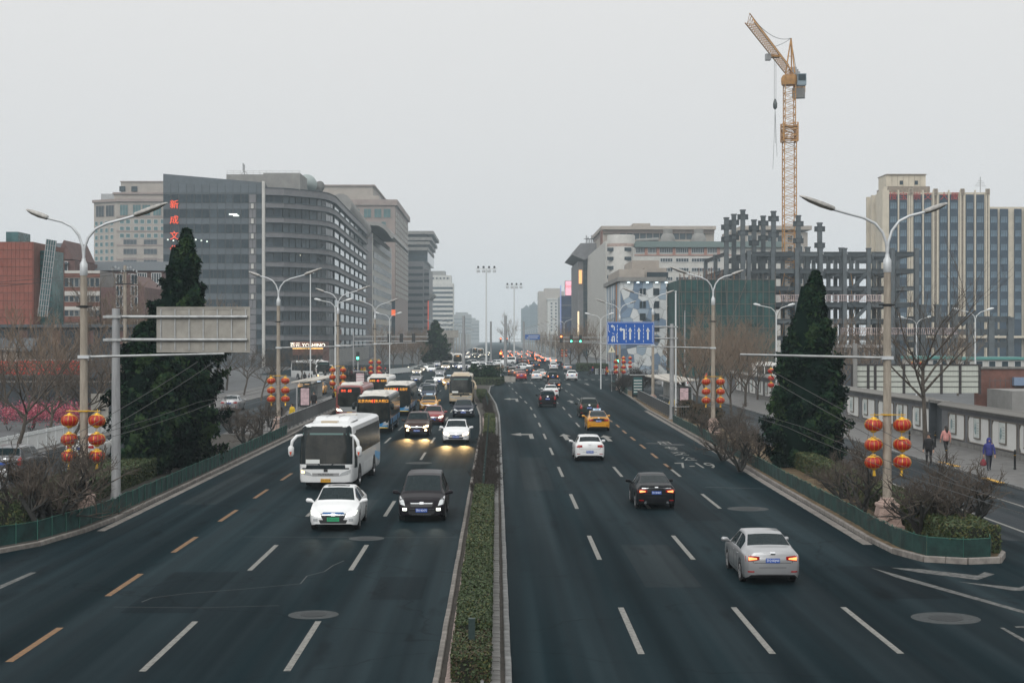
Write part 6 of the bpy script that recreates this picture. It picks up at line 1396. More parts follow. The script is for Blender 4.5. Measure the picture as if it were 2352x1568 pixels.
# roof gear
B.box(-57, 384, ztop - .5, -48, 398, ZY(404, 390), M_CONCG, 'roof_house'); B.box(-66, 384, zr - 1, -57, 400, ZY(407, 390), M_CONCG, 'roof_house')
b = MB()
for k in range(12):
    x = -66 + 1.6 * k - B.o.x; b.tube((x, 5, ZY(407, 390)), (x, 5, ZY(398, 390)), .06, n=4)
for z in (ZY(398, 390), ZY(402, 390)): b.beam((-66 - B.o.x, 5, z), (-48 - B.o.x, 5, z), .1)
obj('roof_railing', b, M_WFR, B.t)
b = MB(); x = XY(560, 385) - B.o.x; b.tube((x, 6, ZY(407, 385)), (x, 6, ZY(378, 385)), .14, n=6)
for k in (-1.4, 1.4): b.tube((x + k, 6, ZY(407, 385)), (x, 6, ZY(392, 385)), .08, n=4)
b.box((x - .3, 6, ZY(384, 385)), (.3, .2, 2.0)); obj('antenna_mast', b, M_GPOLE, B.t)
for px, py, r_, Y in ((705, 424, 2.5, 400), (735, 432, 1.7, 402)):
    c = W(px, py, Y) - B.o; b = MB(); n = 18; tilt = Matrix.Rotation(R(-62), 3, 'X') @ Matrix.Rotation(R(15 if px < 720 else -35), 3, 'Y')
    for i, rr in enumerate((.02, .4, .75, 1.0)):
        for k in range(n): a = 2 * math.pi * k / n; v = tilt @ Vector((rr * r_ * math.cos(a), rr * r_ * math.sin(a), .32 * r_ * rr * rr)); b.v.append(tuple(c + v))
    for i in range(3):
        for k in range(n): b.f.append((i * n + k, i * n + (k + 1) % n, (i + 1) * n + (k + 1) % n, (i + 1) * n + k)); b.m.append(0)
    b.tube(c + Vector((0, .5, 0)), c + Vector((0, 1.2, -r_ - 1)), .2, n=6); b.tube(c, c + tilt @ Vector((0, 0, r_ * .8)), .06, n=4); obj('satellite_dish', b, mat('dish_pale', (.42, .48, .47), .5) if px < 720 else M_CONCG, B.t, 60)
b = MB(); P = [W(790, 462, 470), W(838, 516, 540)]; a_, c_ = (p - B.o for p in P); b.tube(a_ + Vector((-1, 0, -1)), c_ + Vector((-1, 0, -2)), 3.3, n=16); obj('barrel_canopy', b, M_GLZP if False else M_CONCG, B.t, 40)
B.face(path[4], path[-1]); B.band(0, 4.2, M_CONCG, 1.2, 'shopfront_base'); B.pane(30, 7.5, 5, 4, M_BRICK, 'wall_sign', 1.0, .2, M_CONCW)
# red shop sign at street level
S = Bld('shop_pavilion', 'low red-fronted restaurant with lit white sign behind the left trees', (XY(700, 330), 330), 'shop'); xa, xb = XY(672, 330), XY(742, 330)
S.box(xa, 330, 0, xb, 342, ZY(785, 330), M_BRICK); S.face((xa, 330), (xb, 330)); S.band(ZY(801, 330), ZY(799, 330), emat('shop_strip', (1, .62, .2), 2.0), .3, 'light_strip'); S.grid(steps(0, S.len, 5), (1.9,), S.len / 5 - .2, 3.0, M_GLZ[0], name='shop_window', d=.05)
lettering('shop_lettering', '百元 YOSHINO', 1.1, emat('shop_letters', (1, .95, .8), 2.2), S.t, S.at(S.len * .5, ZY(793, 330), .3), 0, .05)
# ---- beige hotel behind it
Y = 650; H1 = Bld('hotel_tower', 'tall beige stone hotel behind the glass office at left', (XY(300, Y), Y))
x = lambda p: XY(p, Y); z = lambda p: ZY(p, Y)
H1.mass([(x(216), Y), (x(276), Y - 6), (x(430), Y - 6), (x(430), Y + 40), (x(216), Y + 40)], 0, z(467), M_BEIGE); H1.mass([(x(213), Y - 1), (x(276), Y - 7), (x(432), Y - 7), (x(432), Y + 42), (x(213), Y + 42)], z(467), z(461), M_BEIGE2, 'cornice')
H1.box(x(262), Y, z(461), x(430), Y + 30, z(447), M_BEIGE, 'upper_tier'); H1.box(x(260), Y - 1, z(447), x(430), Y + 31, z(443), M_BEIGE2, 'cornice'); H1.box(x(275), Y + 2, z(443), x(430), Y + 28, z(418), M_BEIGE, 'penthouse'); H1.box(x(274), Y + 1.5, z(418), x(430), Y + 29, z(416), M_BEIGE2, 'cornice')
H1.box(x(232), Y, z(461), x(262), Y + 8, z(446), M_GPOLE, 'cooling_unit')
H1.face((x(216), Y), (x(276), Y - 6)); L_ = H1.len
for k in (.28, .72): H1.pane(L_ * k, z(487), L_ * .36, z(475) - z(501), M_GLZ[0], 'tall_window', .1, .2, M_BEIGE2, cross=2)
H1.grid([L_ * k for k in (.12, .34, .57, .80)], [z(515 + 16 * k) for k in range(18)], L_ * .13, z(510) - z(520), M_GLZT, d=.1, frame=M_WFR)
H1.face((x(276), Y - 6), (x(430), Y - 6)); L_ = H1.len
for k in (.11, .3, .44, .6, .76): H1.pane(L_ * k, z(486), L_ * .12, z(474) - z(499), M_GLZT, 'tall_window', .1, .2, M_BEIGE2, cross=2)
H1.grid([L_ * k for k in (.08, .17, .29, .38, .48, .58, .68, .78)], [z(512 + 16 * k) for k in range(3)], L_ * .065, z(510) - z(520), M_GLZT, d=.1, frame=M_WFR); H1.grid([L_ * k for k in (.2, .5, .8)], [z(559 + 21 * k) for k in range(12)], L_ * .2, 3.0 * .8, M_GLZ[2], d=.1, frame=M_BEIGE2, cross=3)
for zz in range(500, 780, 32): H1.band(z(zz + 3), z(zz), M_BEIGE2, .25)
for k in (.38, .56): H1.pane(L_ * k - 10, z(434), 2.4, 2.2, M_GLZ[0], d=-7.7, t=.4)
# ---- brick houses
Y = 262; H2 = Bld('brick_house', 'long maroon brick house with grey tile roofs in front of the beige hotel', (XY(300, Y), Y)); x = lambda p: XY(p, Y); z = lambda p: ZY(p, Y)
H2.box(x(170), Y, 0, x(376), Y + 16, z(622), M_BRICK2)
def gable(Bd, x0, x1, y0, y1, ze, zr_, m, over=.5, axis='x', name='roof'):
    b = MB(); o = Bd.o; e = over
    if axis == 'x': P = [(x0 - e, y0 - e, ze), (x1 + e, y0 - e, ze), (x1 + e, y1 + e, ze), (x0 - e, y1 + e, ze), (x0 - e, (y0 + y1) / 2, zr_), (x1 + e, (y0 + y1) / 2, zr_)]; F = [(0, 1, 5, 4), (2, 3, 4, 5), (0, 4, 3), (1, 2, 5), (3, 2, 1, 0)]
    else: P = [(x0 - e, y0 - e, ze), (x1 + e, y0 - e, ze), (x1 + e, y1 + e, ze), (x0 - e, y1 + e, ze), ((x0 + x1) / 2, y0 - e, zr_), ((x0 + x1) / 2, y1 + e, zr_)]; F = [(0, 4, 5, 3), (1, 2, 5, 4), (0, 1, 4), (2, 3, 5), (3, 2, 1, 0)]
    b.add([(p[0] - o.x, p[1] - o.y, p[2]) for p in P], F); return obj(name, b, m, Bd.t)
gable(H2, x(170), x(376), Y, Y + 16, z(622), z(596), M_SLATE)
H2.face((x(170), Y), (x(376), Y)); L_ = H2.len
H2.grid([L_ * k for k in (.76, .92)], [z(640), z(662), z(690), z(715)], L_ * .11, 1.9, M_GLZ[2], d=.1, frame=M_WFR, cross=3); H2.grid([L_ * k for k in (.50, .64)], [z(640), z(668), z(696), z(722)], 1.0, 1.6, M_GLZ[1], d=.1, frame=M_WFR, cross=1)
H3 = Bld('brick_house', 'maroon gabled brick house left of the long one', (XY(150, 250), 250)); Y = 250; x = lambda p: XY(p, Y); z = lambda p: ZY(p, Y)
H3.box(x(118), Y, 0, x(172), Y + 14, z(598), M_BRICK2); gable(H3, x(128), x(166), Y, Y + 14, z(596), z(552), M_BRICK2, .1, 'y', 'gable_end'); gable(H3, x(84), x(130), Y + 2, Y + 14, z(585), z(552), M_SLATE, .4, 'x'); H3.box(x(84), Y + 2, 0, x(118), Y + 14, z(585), M_BRICK2)
b = MB(); b.add([(x(122) - H3.o.x, -1, z(608)), (x(158) - H3.o.x, -1, z(608)), (x(164) - H3.o.x, 4, z(584)), (x(128) - H3.o.x, 4, z(584)), (x(128) - H3.o.x, 4.3, z(584)), (x(164) - H3.o.x, 4.3, z(584)), (x(158) - H3.o.x, -.8, z(609)), (x(122) - H3.o.x, -.8, z(609))], [(0, 1, 2, 3), (4, 5, 6, 7), (0, 3, 4, 7), (1, 6, 5, 2)]); obj('lean_to_roof', b, M_SLATE, H3.t)
H3.face((x(118), Y), (x(172), Y)); H3.pane(2.0, z(613), 1.3, 1.7, M_GLZ[2], d=.1, frame=M_WFR, cross=1)
Y = 236; H4 = Bld('banded_block', 'low office block with red brick bands and ribbon windows behind the nearest left lamp', (XY(175, Y), Y)); x = lambda p: XY(p, Y); z = lambda p: ZY(p, Y)
H4.box(x(112), Y, 0, x(230), Y + 20, z(622), M_CONCG); H4.face((x(112), Y), (x(230), Y)); L_ = H4.len
for a, c, m in ((622, 628, M_CONCW), (628, 638, M_BRICK), (660, 669, M_BRICK), (669, 679, M_CONCW), (694, 704, M_BRICK), (704, 712, M_CONCW), (727, 740, M_BRICK)): H4.band(z(c), z(a), m, .2 if m is M_BRICK else .25)
for a, c in ((638, 660), (679, 694), (712, 727)): H4.grid(steps(0, L_, 10), (z((a + c) / 2),), L_ / 10 - .12, z(a) - z(c) - .1, M_GLZ[2:] + [M_GLZ[1]], d=.06, frame=M_CONCW)
H5 = Bld('brick_house', 'narrow maroon gabled house half hidden by bare trees', (XY(290, 232), 232)); Y = 232; x = lambda p: XY(p, Y); z = lambda p: ZY(p, Y)
H5.box(x(232), Y, 0, x(332), Y + 14, z(660), M_BRICK2); gable(H5, x(262), x(330), Y, Y + 14, z(660), z(630), M_BRICK2, .1, 'y', 'gable_end'); H5.face((x(232), Y), (x(332), Y)); L_ = H5.len; H5.grid([L_ * .43, L_ * .77], [z(642 + 26 * k) for k in range(5)], 1.0, 1.5, M_GLZ[1], d=.1, frame=M_WFR, cross=1)
# ---- red clad hall with leaning glass fin
Y = 190; H6 = Bld('red_hall', 'red tile-clad hall at the left frame edge with a leaning glass fin', (XY(40, Y), Y)); x = lambda p: XY(p, Y); z = lambda p: ZY(p, Y)
H6.box(x(-60), Y, 0, x(75), Y + 14, z(556), M_BRICK); H6.face((x(-60), Y), (x(75), Y)); L_ = H6.len; nC = 14
for r in range(11):
    for k in range(nC): H6.pane(L_ * (k + .5) / nC, z(556) - .5 - r * 1.02, L_ / nC - .025, .98 if r % 2 else .86, M_TILE, 'cladding_tile', .03, .06)
H6.face((x(75), Y), (XY(98, Y + 14), Y + 14)); H6.band(0, z(556), M_TILE, .1, 'side_cladding')
H6.box(x(-10), Y + 4, z(556), x(19), Y + 9, z(528), M_GLZT, 'roof_lantern')
H6.box(x(76), Y + 3, 0, x(104), Y + 8, z(573), M_GLZT, 'glass_stair'); H6.face((x(76), Y + 3), (x(104), Y + 3)); [H6.band(z(580 + 14 * k) - .06, z(580 + 14 * k) + .06, M_MULL, .06, 'transom') for k in range(11)]
b = MB(); P = [W(107, 549, Y - 1), W(129, 553, Y - 1), W(108, 728, Y - 1), W(87, 726, Y - 1)]; P = [p - H6.o for p in P]; b.slab(P, (0, .3, 0)); fin = obj('glass_fin', b, M_GLZT, H6.t)
for k in range(1, 14): a_, c_ = P[0].lerp(P[3], k / 14), P[1].lerp(P[2], k / 14); obj('fin_transom', MB().beam(a_ + Vector((0, -.04, 0)), c_ + Vector((0, -.04, 0)), .08, .06), M_GPOLE, fin)
for k in range(5): a_, c_ = P[0].lerp(P[1], k / 4), P[3].lerp(P[2], k / 4); obj('fin_mullion', MB().beam(a_ + Vector((0, -.05, 0)), c_ + Vector((0, -.05, 0)), .08, .09), M_GPOLE, fin)
# ---- low walls and sheds at left
Y = 172; H7 = Bld('long_shed', 'long low dark grey building at left behind the bare trees', (XY(120, Y), Y)); x = lambda p: XY(p, Y); z = lambda p: ZY(p, Y)
H7.box(x(-40), Y, 0, x(300), Y + 12, z(752), M_DARKW); H7.box(x(-41), Y - .6, z(752), x(302), Y + 12, z(745), M_SLATE, 'roof_edge'); H7.face((x(-40), Y), (x(300), Y)); L_ = H7.len
for k in range(9): H7.pane(L_ * (k + .5) / 9, z(775), L_ / 9 * .6, 1.6, M_GLZ[1] if k % 2 else M_BRICK2, d=.06, frame=M_SLATE)
H8 = Bld('tiled_pavilion', 'small pavilion with a swept grey tiled roof at the left edge', (XY(30, 150), 150), 'pavilion'); Y = 150; x = lambda p: XY(p, Y); z = lambda p: ZY(p, Y)
H8.box(x(-40), Y, 0, x(40), Y + 6, z(800), M_BEIGE); gable(H8, x(-50), x(62), Y, Y + 6, z(806), z(776), M_SLATE, .4, 'x')
H9 = Bld('dark_wall', 'long dark grey plastered wall behind the pink blossom shrubs', (XY(90, 134), 134), 'wall'); Y = 134; x = lambda p: XY(p, Y); z = lambda p: ZY(p, Y)
H9.box(x(-60), Y, 0, x(262), Y + .4, z(868), M_DARKW); H9.box(x(-60), Y - .15, z(868), x(262), Y + .55, z(862), M_SLATE, 'coping'); H9.box(x(-60), Y - .1, z(878), x(262), Y, z(874), M_CONCG, 'string_course')
M_RED2 = mat('small_lantern_red', (.50, .035, .02), .5); lm = MB()
for k in range(4): lm.lathe([(.06, -.14), (.14, -.09), (.17, 0), (.14, .09), (.06, .14)], (0, 0, -.34 * k), 8)
lm.tube((0, 0, .2), (0, 0, -1.35), .015, n=4); lm = lm.mesh('string_of_lanterns', M_RED2, 50)
fr = thing('lantern_rack', 'pale rack hung with strings of small red lanterns above the dark wall', 'rack', (XY(90, 148), 148, 0)); zt_, zb_ = ZY(826, 148), ZY(864, 148)
for k in range(13): obj('upright', MB().box((XY(-20 + 18 * k, 148) - XY(90, 148), .1, (zt_ + .0) / 2), (.07, .07, zt_)), M_RAILW, fr)
for zz in (zt_, zb_): obj('rail', MB().box((0, .1, zz), (9.8, .06, .06)), M_RAILW, fr)
for k in range(34): put('string_of_lanterns', lm, None, (XY(-15 + 6.1 * k, 148), 148, zt_ - .2 - .02 * (k % 5) * (k % 3)), k); tag(COL.objects[-1], 'string of four small red lanterns on the pale rack', 'lantern string', 'strings of small lanterns on the rack')
SB_ = thing('notice_board', 'grey notice board seen from behind near the left gantry post', 'sign', (XY(229, 108), 108, 0)); zz = ZY(900, 108)
obj('board', MB().box((0, 0, zz - 1.2), (1.2, .06, 2.2)), M_BACK, SB_); obj('post', MB().box((0, -.08, zz / 2 - .5), (.1, .1, zz)), M_GPOLE, SB_); obj('crossbar', MB().box((0, -.08, zz - 1.2), (.8, .06, .1)), M_BAND, SB_)
# ---- blocks farther along the left side
def towerL(name, label, xf, xs, Y0, Y1, ptop, m, cat='building'):
    """block whose road side runs from depth Y0 to Y1"""
    Bd = Bld(name, label, (xf, Y0), cat); zt = ZY(ptop, Y0); Bd.box(xs, Y0, 0, xf, Y1, zt, m); Bd.zt = zt; return Bd
B2 = towerL('stone_office', 'grey stone office with a winged canopy roof next to the glass block', -44, -62, 556, 655, 535, M_SPANP)
B2.face((-44, 556), (-44, 655)); B2.band(5, B2.zt, M_CONCW, .2, 'pale_facing')
for k in range(9): B2.grid(steps(1, 98, 16), (B2.zt - 3.2 - 4.3 * k,), 2.6, 2.3, M_GLZ[1], d=.28, t=.3)
B2.face((-62, 556), (-44, 556)); [B2.band(B2.zt - 2 - 4.3 * k, B2.zt - 1.8 - 4.3 * k, M_BEIGE2, .12) for k in range(9)]
b = MB(); pr = [W(px_, py_, 550) - B2.o for px_, py_ in ((836, 509), (872, 510), (884, 516), (894, 527), (905, 545), (900, 548), (888, 532), (878, 523), (868, 518), (836, 517))]
b.slab(pr, (0, 96, 0)); obj('winged_canopy', b, M_CONCG, B2.t)
B2.box(-58, 558, B2.zt, -46, 650, B2.zt + 2.5, M_GLZ[1], 'roof_storey')
B3 = towerL('hotel_tower', 'tall rose stone hotel tower with stepped top behind the stone office', -44.5, -95, 690, 790, 472, M_BEIGE2); zt = B3.zt; Y = 690; z = lambda p: ZY(p, Y)
B3.box(-96, 689, zt, -43.5, 792, zt + 2.5, M_BEIGE2, 'cornice'); B3.box(-90, 694, zt + 2.5, -52, 780, z(448), M_BEIGE, 'upper_tier'); B3.box(-84, 698, z(448), -55, 770, z(424), M_BEIGE, 'penthouse'); B3.box(-85, 697, z(424), -54, 771, z(421), M_BEIGE2, 'cornice')
B3.face((-95, 690), (-44.5, 690)); L_ = B3.len; B3.grid([L_ * k for k in (.56, .66, .76, .85, .93)], (z(490),), L_ * .065, z(480) - z(501), M_GLZT, name='tall_window', d=.15, t=.3, frame=M_BEIGE2, cross=1)
B3.grid([L_ * k for k in (.78, .9)], [z(514 + 13.2 * k) for k in range(14)], 2.2, 1.9, M_GLZT, d=.15, t=.3, frame=M_BEIGE); B3.face((-44.5, 690), (-44.5, 790)); B3.grid(steps(0, 100, 9), [z(490 + 13.2 * k) for k in range(15)], 4, 1.7, M_CONCW, name='bay_panel', d=.2, t=.3)
B3.face((-95, 690), (-44.5, 690)); B3.band(4, z(690), M_GLZ[0], .3, 'glazed_base', 30); B3.pane(L_ * .985, z(718), 1.8, 2.6, emat('led_orange_red', (1, .16, .04), .9), 'led_panel', .5, .3)
for k in range(6): b = MB(); xx = -80 + 4 * k - B3.o.x; b.tube((xx, 20, z(421)), (xx, 20, z(414 + k % 3 * 2)), .15, n=4); obj('antenna', b, M_GPOLE, B3.t)
B4 = towerL('eaved_tower', 'grey tower with huge flared eaves on the left past the hotel', -38, -62, 820, 910, 600, M_SPANP); Y = 820; z = lambda p: ZY(p, Y)
B4.box(-60, 822, B4.zt, -36, 905, z(585), M_GLZ[2], 'upper_storey'); b = MB(); o = B4.o
for i, (zz, e) in enumerate(((z(575), 1), (z(562), 1.8), (z(552), 2.8), (z(538), 3.8))): obj('flared_eave', MB().bb((-62 + 2 - o.x - e * .2, -e * .4, zz), (-36.6 - o.x + e, 80, zz + 1.6)), M_CONCG, B4.t)
B4.box(-60, 822, z(585), -36, 905, z(534), M_GLZ[1], 'attic')
B4.face((-62, 820), (-38, 820)); L_ = B4.len
for k in range(11): B4.band(z(618 + 15.5 * k), z(612 + 15.5 * k), M_GLZ[0], .15, 'window_strip', L_ * .55, L_ * .98)
B4.pane(L_ * .25, z(680), L_ * .5, z(610) - z(760), M_GLZ[2], 'curtain_wall', .1, .2, M_MULL, cross=5)
B4.box(-38, 824, 0, -35.3, 870, z(618), M_SPANP, 'stair_tower'); b = MB(); [obj('corbel', MB().bb((-35.3 - o.x, 4, z(682 - 4 * k) - 1), (-35.3 + .8 + .8 * k - o.x, 40, z(682 - 4 * k))), M_CONCG, B4.t) for k in range(3)]
B4.face((-38, 824), (-35.3, 824)); [B4.band(z(632 + 15.5 * k), z(626 + 15.5 * k), M_GLZ[0], .15, 'window_strip') for k in range(9)]
B4.pane(2.2, z(730), .5, 18, emat('neon_red', (1, .12, .05), .5), 'neon_strip', .4, .3)
Y = 1250; B5 = Bld('white_block', 'white banded office tower in the haze left of the floodlight masts', (XY(1012, Y), Y)); x = lambda p: XY(p, Y); z = lambda p: ZY(p, Y)
B5.box(x(985), Y, 0, x(1041), Y + 30, z(650), M_CONCW); B5.box(x(985), Y + 1, z(650), x(1036), Y + 28, z(632), M_CONCW, 'upper_tier'); B5.box(x(986), Y + 3, z(632), x(1022), Y + 26, z(622), M_CONCG, 'roof_house'); B5.face((x(985), Y), (x(1041), Y)); L_ = B5.len
for k in range(13): B5.band(z(664 + 10.6 * k), z(659 + 10.6 * k), M_GLZ[2], .12, 'window_strip', .3, L_ - .3)
B5.grid(steps(2, L_ - 3, 5), (z(639),), 1.2, 1.4, M_GLZ[1], d=-.8, t=.5)
for Y, p0, p1, pt, lab in ((2250, 1040, 1082, 722, 'faint block in the haze right of the white banded tower'), (2450, 1070, 1100, 735, 'faintest low block in the haze on the left')):
    Bf = Bld('hazy_block', lab, (XY((p0 + p1) / 2, Y), Y)); Bf.box(XY(p0, Y), Y, 0, XY(p1, Y), Y + 50, ZY(pt, Y), M_CONCG); Bf.box(XY(p0 + 6, Y), Y + 5, ZY(pt, Y), XY(p1 - 8, Y), Y + 40, ZY(pt - 5, Y), M_CONCG, 'upper_tier'); Bf.face((XY(p0, Y), Y), (XY(p1, Y), Y)); [Bf.band(ZY(pt + 8 * k, Y) - 2.6, ZY(pt + 8 * k, Y) - 1, M_GLZ[2], .2, 'window_strip') for k in range(1, 6)]
# ================================================================ right side buildings, crane, wall
# ---- tower crane
M_CRANE = mat('crane_yellow', (.42, .21, .055), .55, var=.2, scale=1.5); M_CABLE = mat('steel_cable', (.09, .10, .10), .5, .5)
CY = 300.0; CX = XY(1813, CY); CR = thing('tower_crane', 'yellow tower crane rising behind the steel frame', 'crane', (CX, CY, 0))
def lattice(b, p, q, w, n, r, up=None, tri=False, h=None):
    """square or triangular trussed girder from p to q"""
    p, q = Vector(p), Vector(q); d = (q - p).normalized(); u = d.cross(up or Vector((0, 1, 0))).normalized(); v = u.cross(d).normalized(); h = h or w
    offs = [u * -w / 2, u * w / 2, v * h] if tri else [u * -w / 2 - v * w / 2, u * w / 2 - v * w / 2, u * w / 2 + v * w / 2, u * -w / 2 + v * w / 2]
    for o in offs: b.beam(p + o, q + o, r * 2.2)
    m = len(offs)
    for i in range(n):
        a, c = p.lerp(q, i / n), p.lerp(q, (i + 1) / n); mid = a.lerp(c, .5)
        for k in range(m):
            o1, o2 = offs[k], offs[(k + 1) % m]
            b.beam(a + o1, a + o2, r * 1.1)
            if tri: b.beam(a + o1, c + o2, r)
            else: b.beam(a + o1, mid + o2, r); b.beam(mid + o2, c + o1, r)
zs = ZY(183, CY); zc = ZY(450, CY)
b = MB(); lattice(b, (0, 0, 0), (0, 0, ZY(300, CY)), 2.3, 26, .075); obj('mast', b, M_CRANE, CR)
b = MB(); lattice(b, (0, 0, ZY(300, CY)), (0, 0, zs - 1), 2.0, 6, .07); obj('upper_mast', b, M_CRANE, CR)
b = MB(); lattice(b, (0, 0, ZY(325, CY)), (0, 0, ZY(282, CY)), 2.75, 3, .11); b.box((0, 0, ZY(318, CY)), (2.6, 2.6, .12)); b.box((0, 0, ZY(290, CY)), (2.9, 2.9, .12)); obj('climbing_frame', b, M_CRANE, CR)
b = MB(); b.lathe([(1.5, -1.0), (1.6, -.4), (1.6, .4), (1.3, .9)], (0, 0, zs), 12); obj('slewing_ring', b, M_CRANE, CR, 40)
tip = W(1722, 52, CY * .845); tip = Vector((tip.x - CX, tip.y - CY, zs + 1.6)); root = Vector((0, 0, zs + 1.2)); jd = (tip - root).normalized()
b = MB(); lattice(b, root + jd * 1.0, tip, 1.5, 26, .06, Vector((0, 0, 1)), True, 1.5); obj('jib', b, M_CRANE, CR)
cj = root - jd * 15; cj.z = zs + .8; b = MB(); lattice(b, root, cj, 1.5, 8, .07, Vector((0, 0, 1)), True, .9); b.box(cj + Vector((0, 0, -.2)), (2.2, 2.2, 1.2), 0, math.atan2(jd.y, jd.x)); obj('counter_jib', b, M_CRANE, CR)
obj('counterweight', MB().box(cj + jd * 1.2 + Vector((0, 0, -1.3)), (1.6, 2.4, 2.0), 0, math.atan2(jd.y, jd.x)), M_CONCG, CR)
cabp = Vector((2.1, -.6, zs - .1)); b = MB(); b.box(cabp, (1.7, 2.0, 2.2)); cab = obj('cab', b, mat('cab_blue_grey', (.20, .26, .30), .4), CR); obj('cab_window', MB().box(cabp + Vector((0, -1.02, .35)), (1.4, .06, 1.2)), M_GLZ[0], cab)
apex = root + Vector((.3, 0, 6.8)); b = MB()
for o in ((-.9, -.7, 0), (.9, -.7, 0), (.6, .9, 0), (-.6, .9, 0)): b.beam(root + Vector(o), apex, .22)
b.beam(root + Vector((0, .3, 3.4)) + Vector((-.4, 0, 0)), root + Vector((.5, .3, 3.4)), .1); obj('tower_head', b, M_CRANE, CR)
def rope(a, c, sag, n=10, r=.05, name='tie_rope'):
    a, c = Vector(a), Vector(c); b = MB(); b.path([a.lerp(c, i / n) - Vector((0, 0, sag * 4 * (i / n) * (1 - i / n))) for i in range(n + 1)], r, 5); obj(name, b, M_CABLE, CR)
rope(apex, root.lerp(tip, .96) + Vector((0, 0, 1.4)), 1.4); rope(apex, root.lerp(tip, .42) + Vector((0, 0, 1.4)), .2); rope(apex, cj, .1)
tr = root.lerp(tip, .40); hk = W(1785, 222, CY * .92); hz = hk.z; obj('trolley', MB().box(tr + Vector((0, 0, -.2)), (1.6, 1.6, .4)), M_CRANE, CR)
for dx in (-.15, .15): rope(tr + Vector((dx, 0, -.2)), (tr.x + dx, tr.y, hz), 0, 2, .035, 'hoist_rope')
b = MB(); b.lathe([(.1, -1.0), (.35, -.7), (.4, .0), (.25, .6), (.1, .9)], (tr.x, tr.y, hz - .5), 10); obj('hook_block', b, M_CABLE, CR, 40)
for k, dx in enumerate((-.4, .35, .05)): rope((tr.x, tr.y, hz - 1.4), (tr.x + dx, tr.y, ZY(380 - 30 * k, CY * .92)), -.6 * (k - 1), 8, .03, 'sling')
obj('walkway_basket', MB().box(tr + jd * 2 + Vector((-1.0, 0, -.7)), (.9, 1.2, 1.1)), M_GPOLE, CR)
for k in range(3): obj('machinery', MB().box(root - jd * (3 + 2.5 * k) + Vector((.3, 0, 1.0)), (1.2, 1.4, 1.4)), M_GPOLE, CR)
# ---- unfinished steel frame
M_STEEL = mat('primer_grey_steel', (.078, .092, .10), .6, var=.22, scale=.7); M_STEELD = mat('primer_dark_steel', (.042, .053, .06), .65, var=.2, scale=.7); M_DECK = mat('deck_grey', (.16, .165, .165), .8)
Y0 = 285; SF = thing('unfinished_building', 'unfinished grey steel building frame with protruding columns around the crane', 'building', (XY(1880, Y0), Y0, 0)); ox = SF.location.x
SX = lambda p: XY(p, Y0) - ox; SZ = lambda p: ZY(p, Y0)
LV = [583, 622, 662, 700, 738, 776]; CPX = [1668, 1720, 1775, 1830, 1885, 1940, 1995, 2050, 2105]
cm = {}
def col(px, y, top, w=1.05, name='column'):
    h = round(SZ(top), 2); key = (h, w)
    if key not in cm: b = MB(); b.box((0, 0, h / 2), (w, w, h)); b.box((0, 0, h + .1), (w * 1.25, w * 1.25, .25)); cm[key] = b.mesh('column', M_STEEL)
    return put(name, cm[key], SF, (SX(px), y, 0))
for j, y in enumerate((0, 14, 28)):
    for i, px in enumerate(CPX): col(px, y, 572 if px > 1800 else 578, .7)
def stub(px, y, top, arms):
    c = col(px, y, top, .8)
    for a in arms:
        b = MB(); b.box((0, 0, SZ(a)), (1.9, .5, .8)); b.box((0, 0, SZ(a) + .42), (1.9, .8, .1)); b.box((0, 0, SZ(a) - .42), (1.9, .8, .1)); obj('beam_stub', b, M_STEELD, c)
for px, y, top, arms in ((1672, 2, 500, (548, 520)), (1697, 6, 488, (540, 505)), (1706, 0, 484, (535, 498)), (1740, 4, 503, (555, 520)), (1770, 8, 490, (540, 505)), (1781, 2, 485, (538, 500)), (1848, 6, 491, (548, 508)), (1893, 4, 510, (560, 522)), (1860, 2, 568, ()), (1941, 3, 569, ())): stub(px, y, top, arms)
for li, p in enumerate(LV):
    z = SZ(p)
    for j, y in enumerate((0, 14, 28)):
        for i in range(len(CPX) - 1):
            if li == 0 and i == 0: continue
            b = MB(); a, c = SX(CPX[i]) + .5, SX(CPX[i + 1]) - .5; m_ = (a + c) / 2; w_ = c - a; b.box((m_, y, z), (w_, .2, .7)); b.box((m_, y, z + .36), (w_, .5, .08)); b.box((m_, y, z - .36), (w_, .5, .08)); obj('beam', b, M_STEELD if (i + li) % 3 else M_STEEL, SF)
    for i, px in enumerate(CPX): b = MB(); b.box((SX(px), 14, z), (.2, 27, .6)); b.box((SX(px), 14, z + .32), (.45, 27, .06)); obj('cross_beam', b, M_STEELD, SF)
    for y in (7, 21):
        for i in range(1, len(CPX) - 1): a, c = SX(CPX[i]), SX(CPX[i + 1]); obj('joist', MB().bb((a, y - .1, z - .1), (c, y + .1, z + .3)), M_STEELD, SF)
    if li and li < 5:
        for i in (0, 2, 5): xx = (SX(CPX[i]) + SX(CPX[i + 1])) / 2; obj('prop', MB().beam((xx, 3, SZ(LV[li + 1]) + .4), (xx + rnd.uniform(-.8, .8), 3, z - .3), .12), M_CRANE, SF)
    if li in (1, 3, 4):
        b = MB(); b.bb((SX(1790 if li < 3 else 1660), 14 if li == 1 else .4, z + .42), (SX(2105), 27, z + .5)); obj('deck', b, M_DECK, SF)
for li in (1, 2, 3):
    b = MB(); b.beam((SX(1958), 0, SZ(LV[li + 1])), (SX(1995), 0, SZ(LV[li])), .6); obj('diagonal_brace', b, M_STEELD, SF)
mr = MB()
for p, x0, x1 in ((700, 1780, 2025), (776, 1930, 2200)):
    z = SZ(p) + .6; n = 60
    for k in range(n): xx = SX(lerp(x0, x1, k / n)); mr.box((xx, -.6, z + .6), (.09, .05, 1.2))
    for dz in (.2, 1.2): mr.bb((SX(x0), -.63, z + dz - .05), (SX(x1), -.57, z + dz + .05))
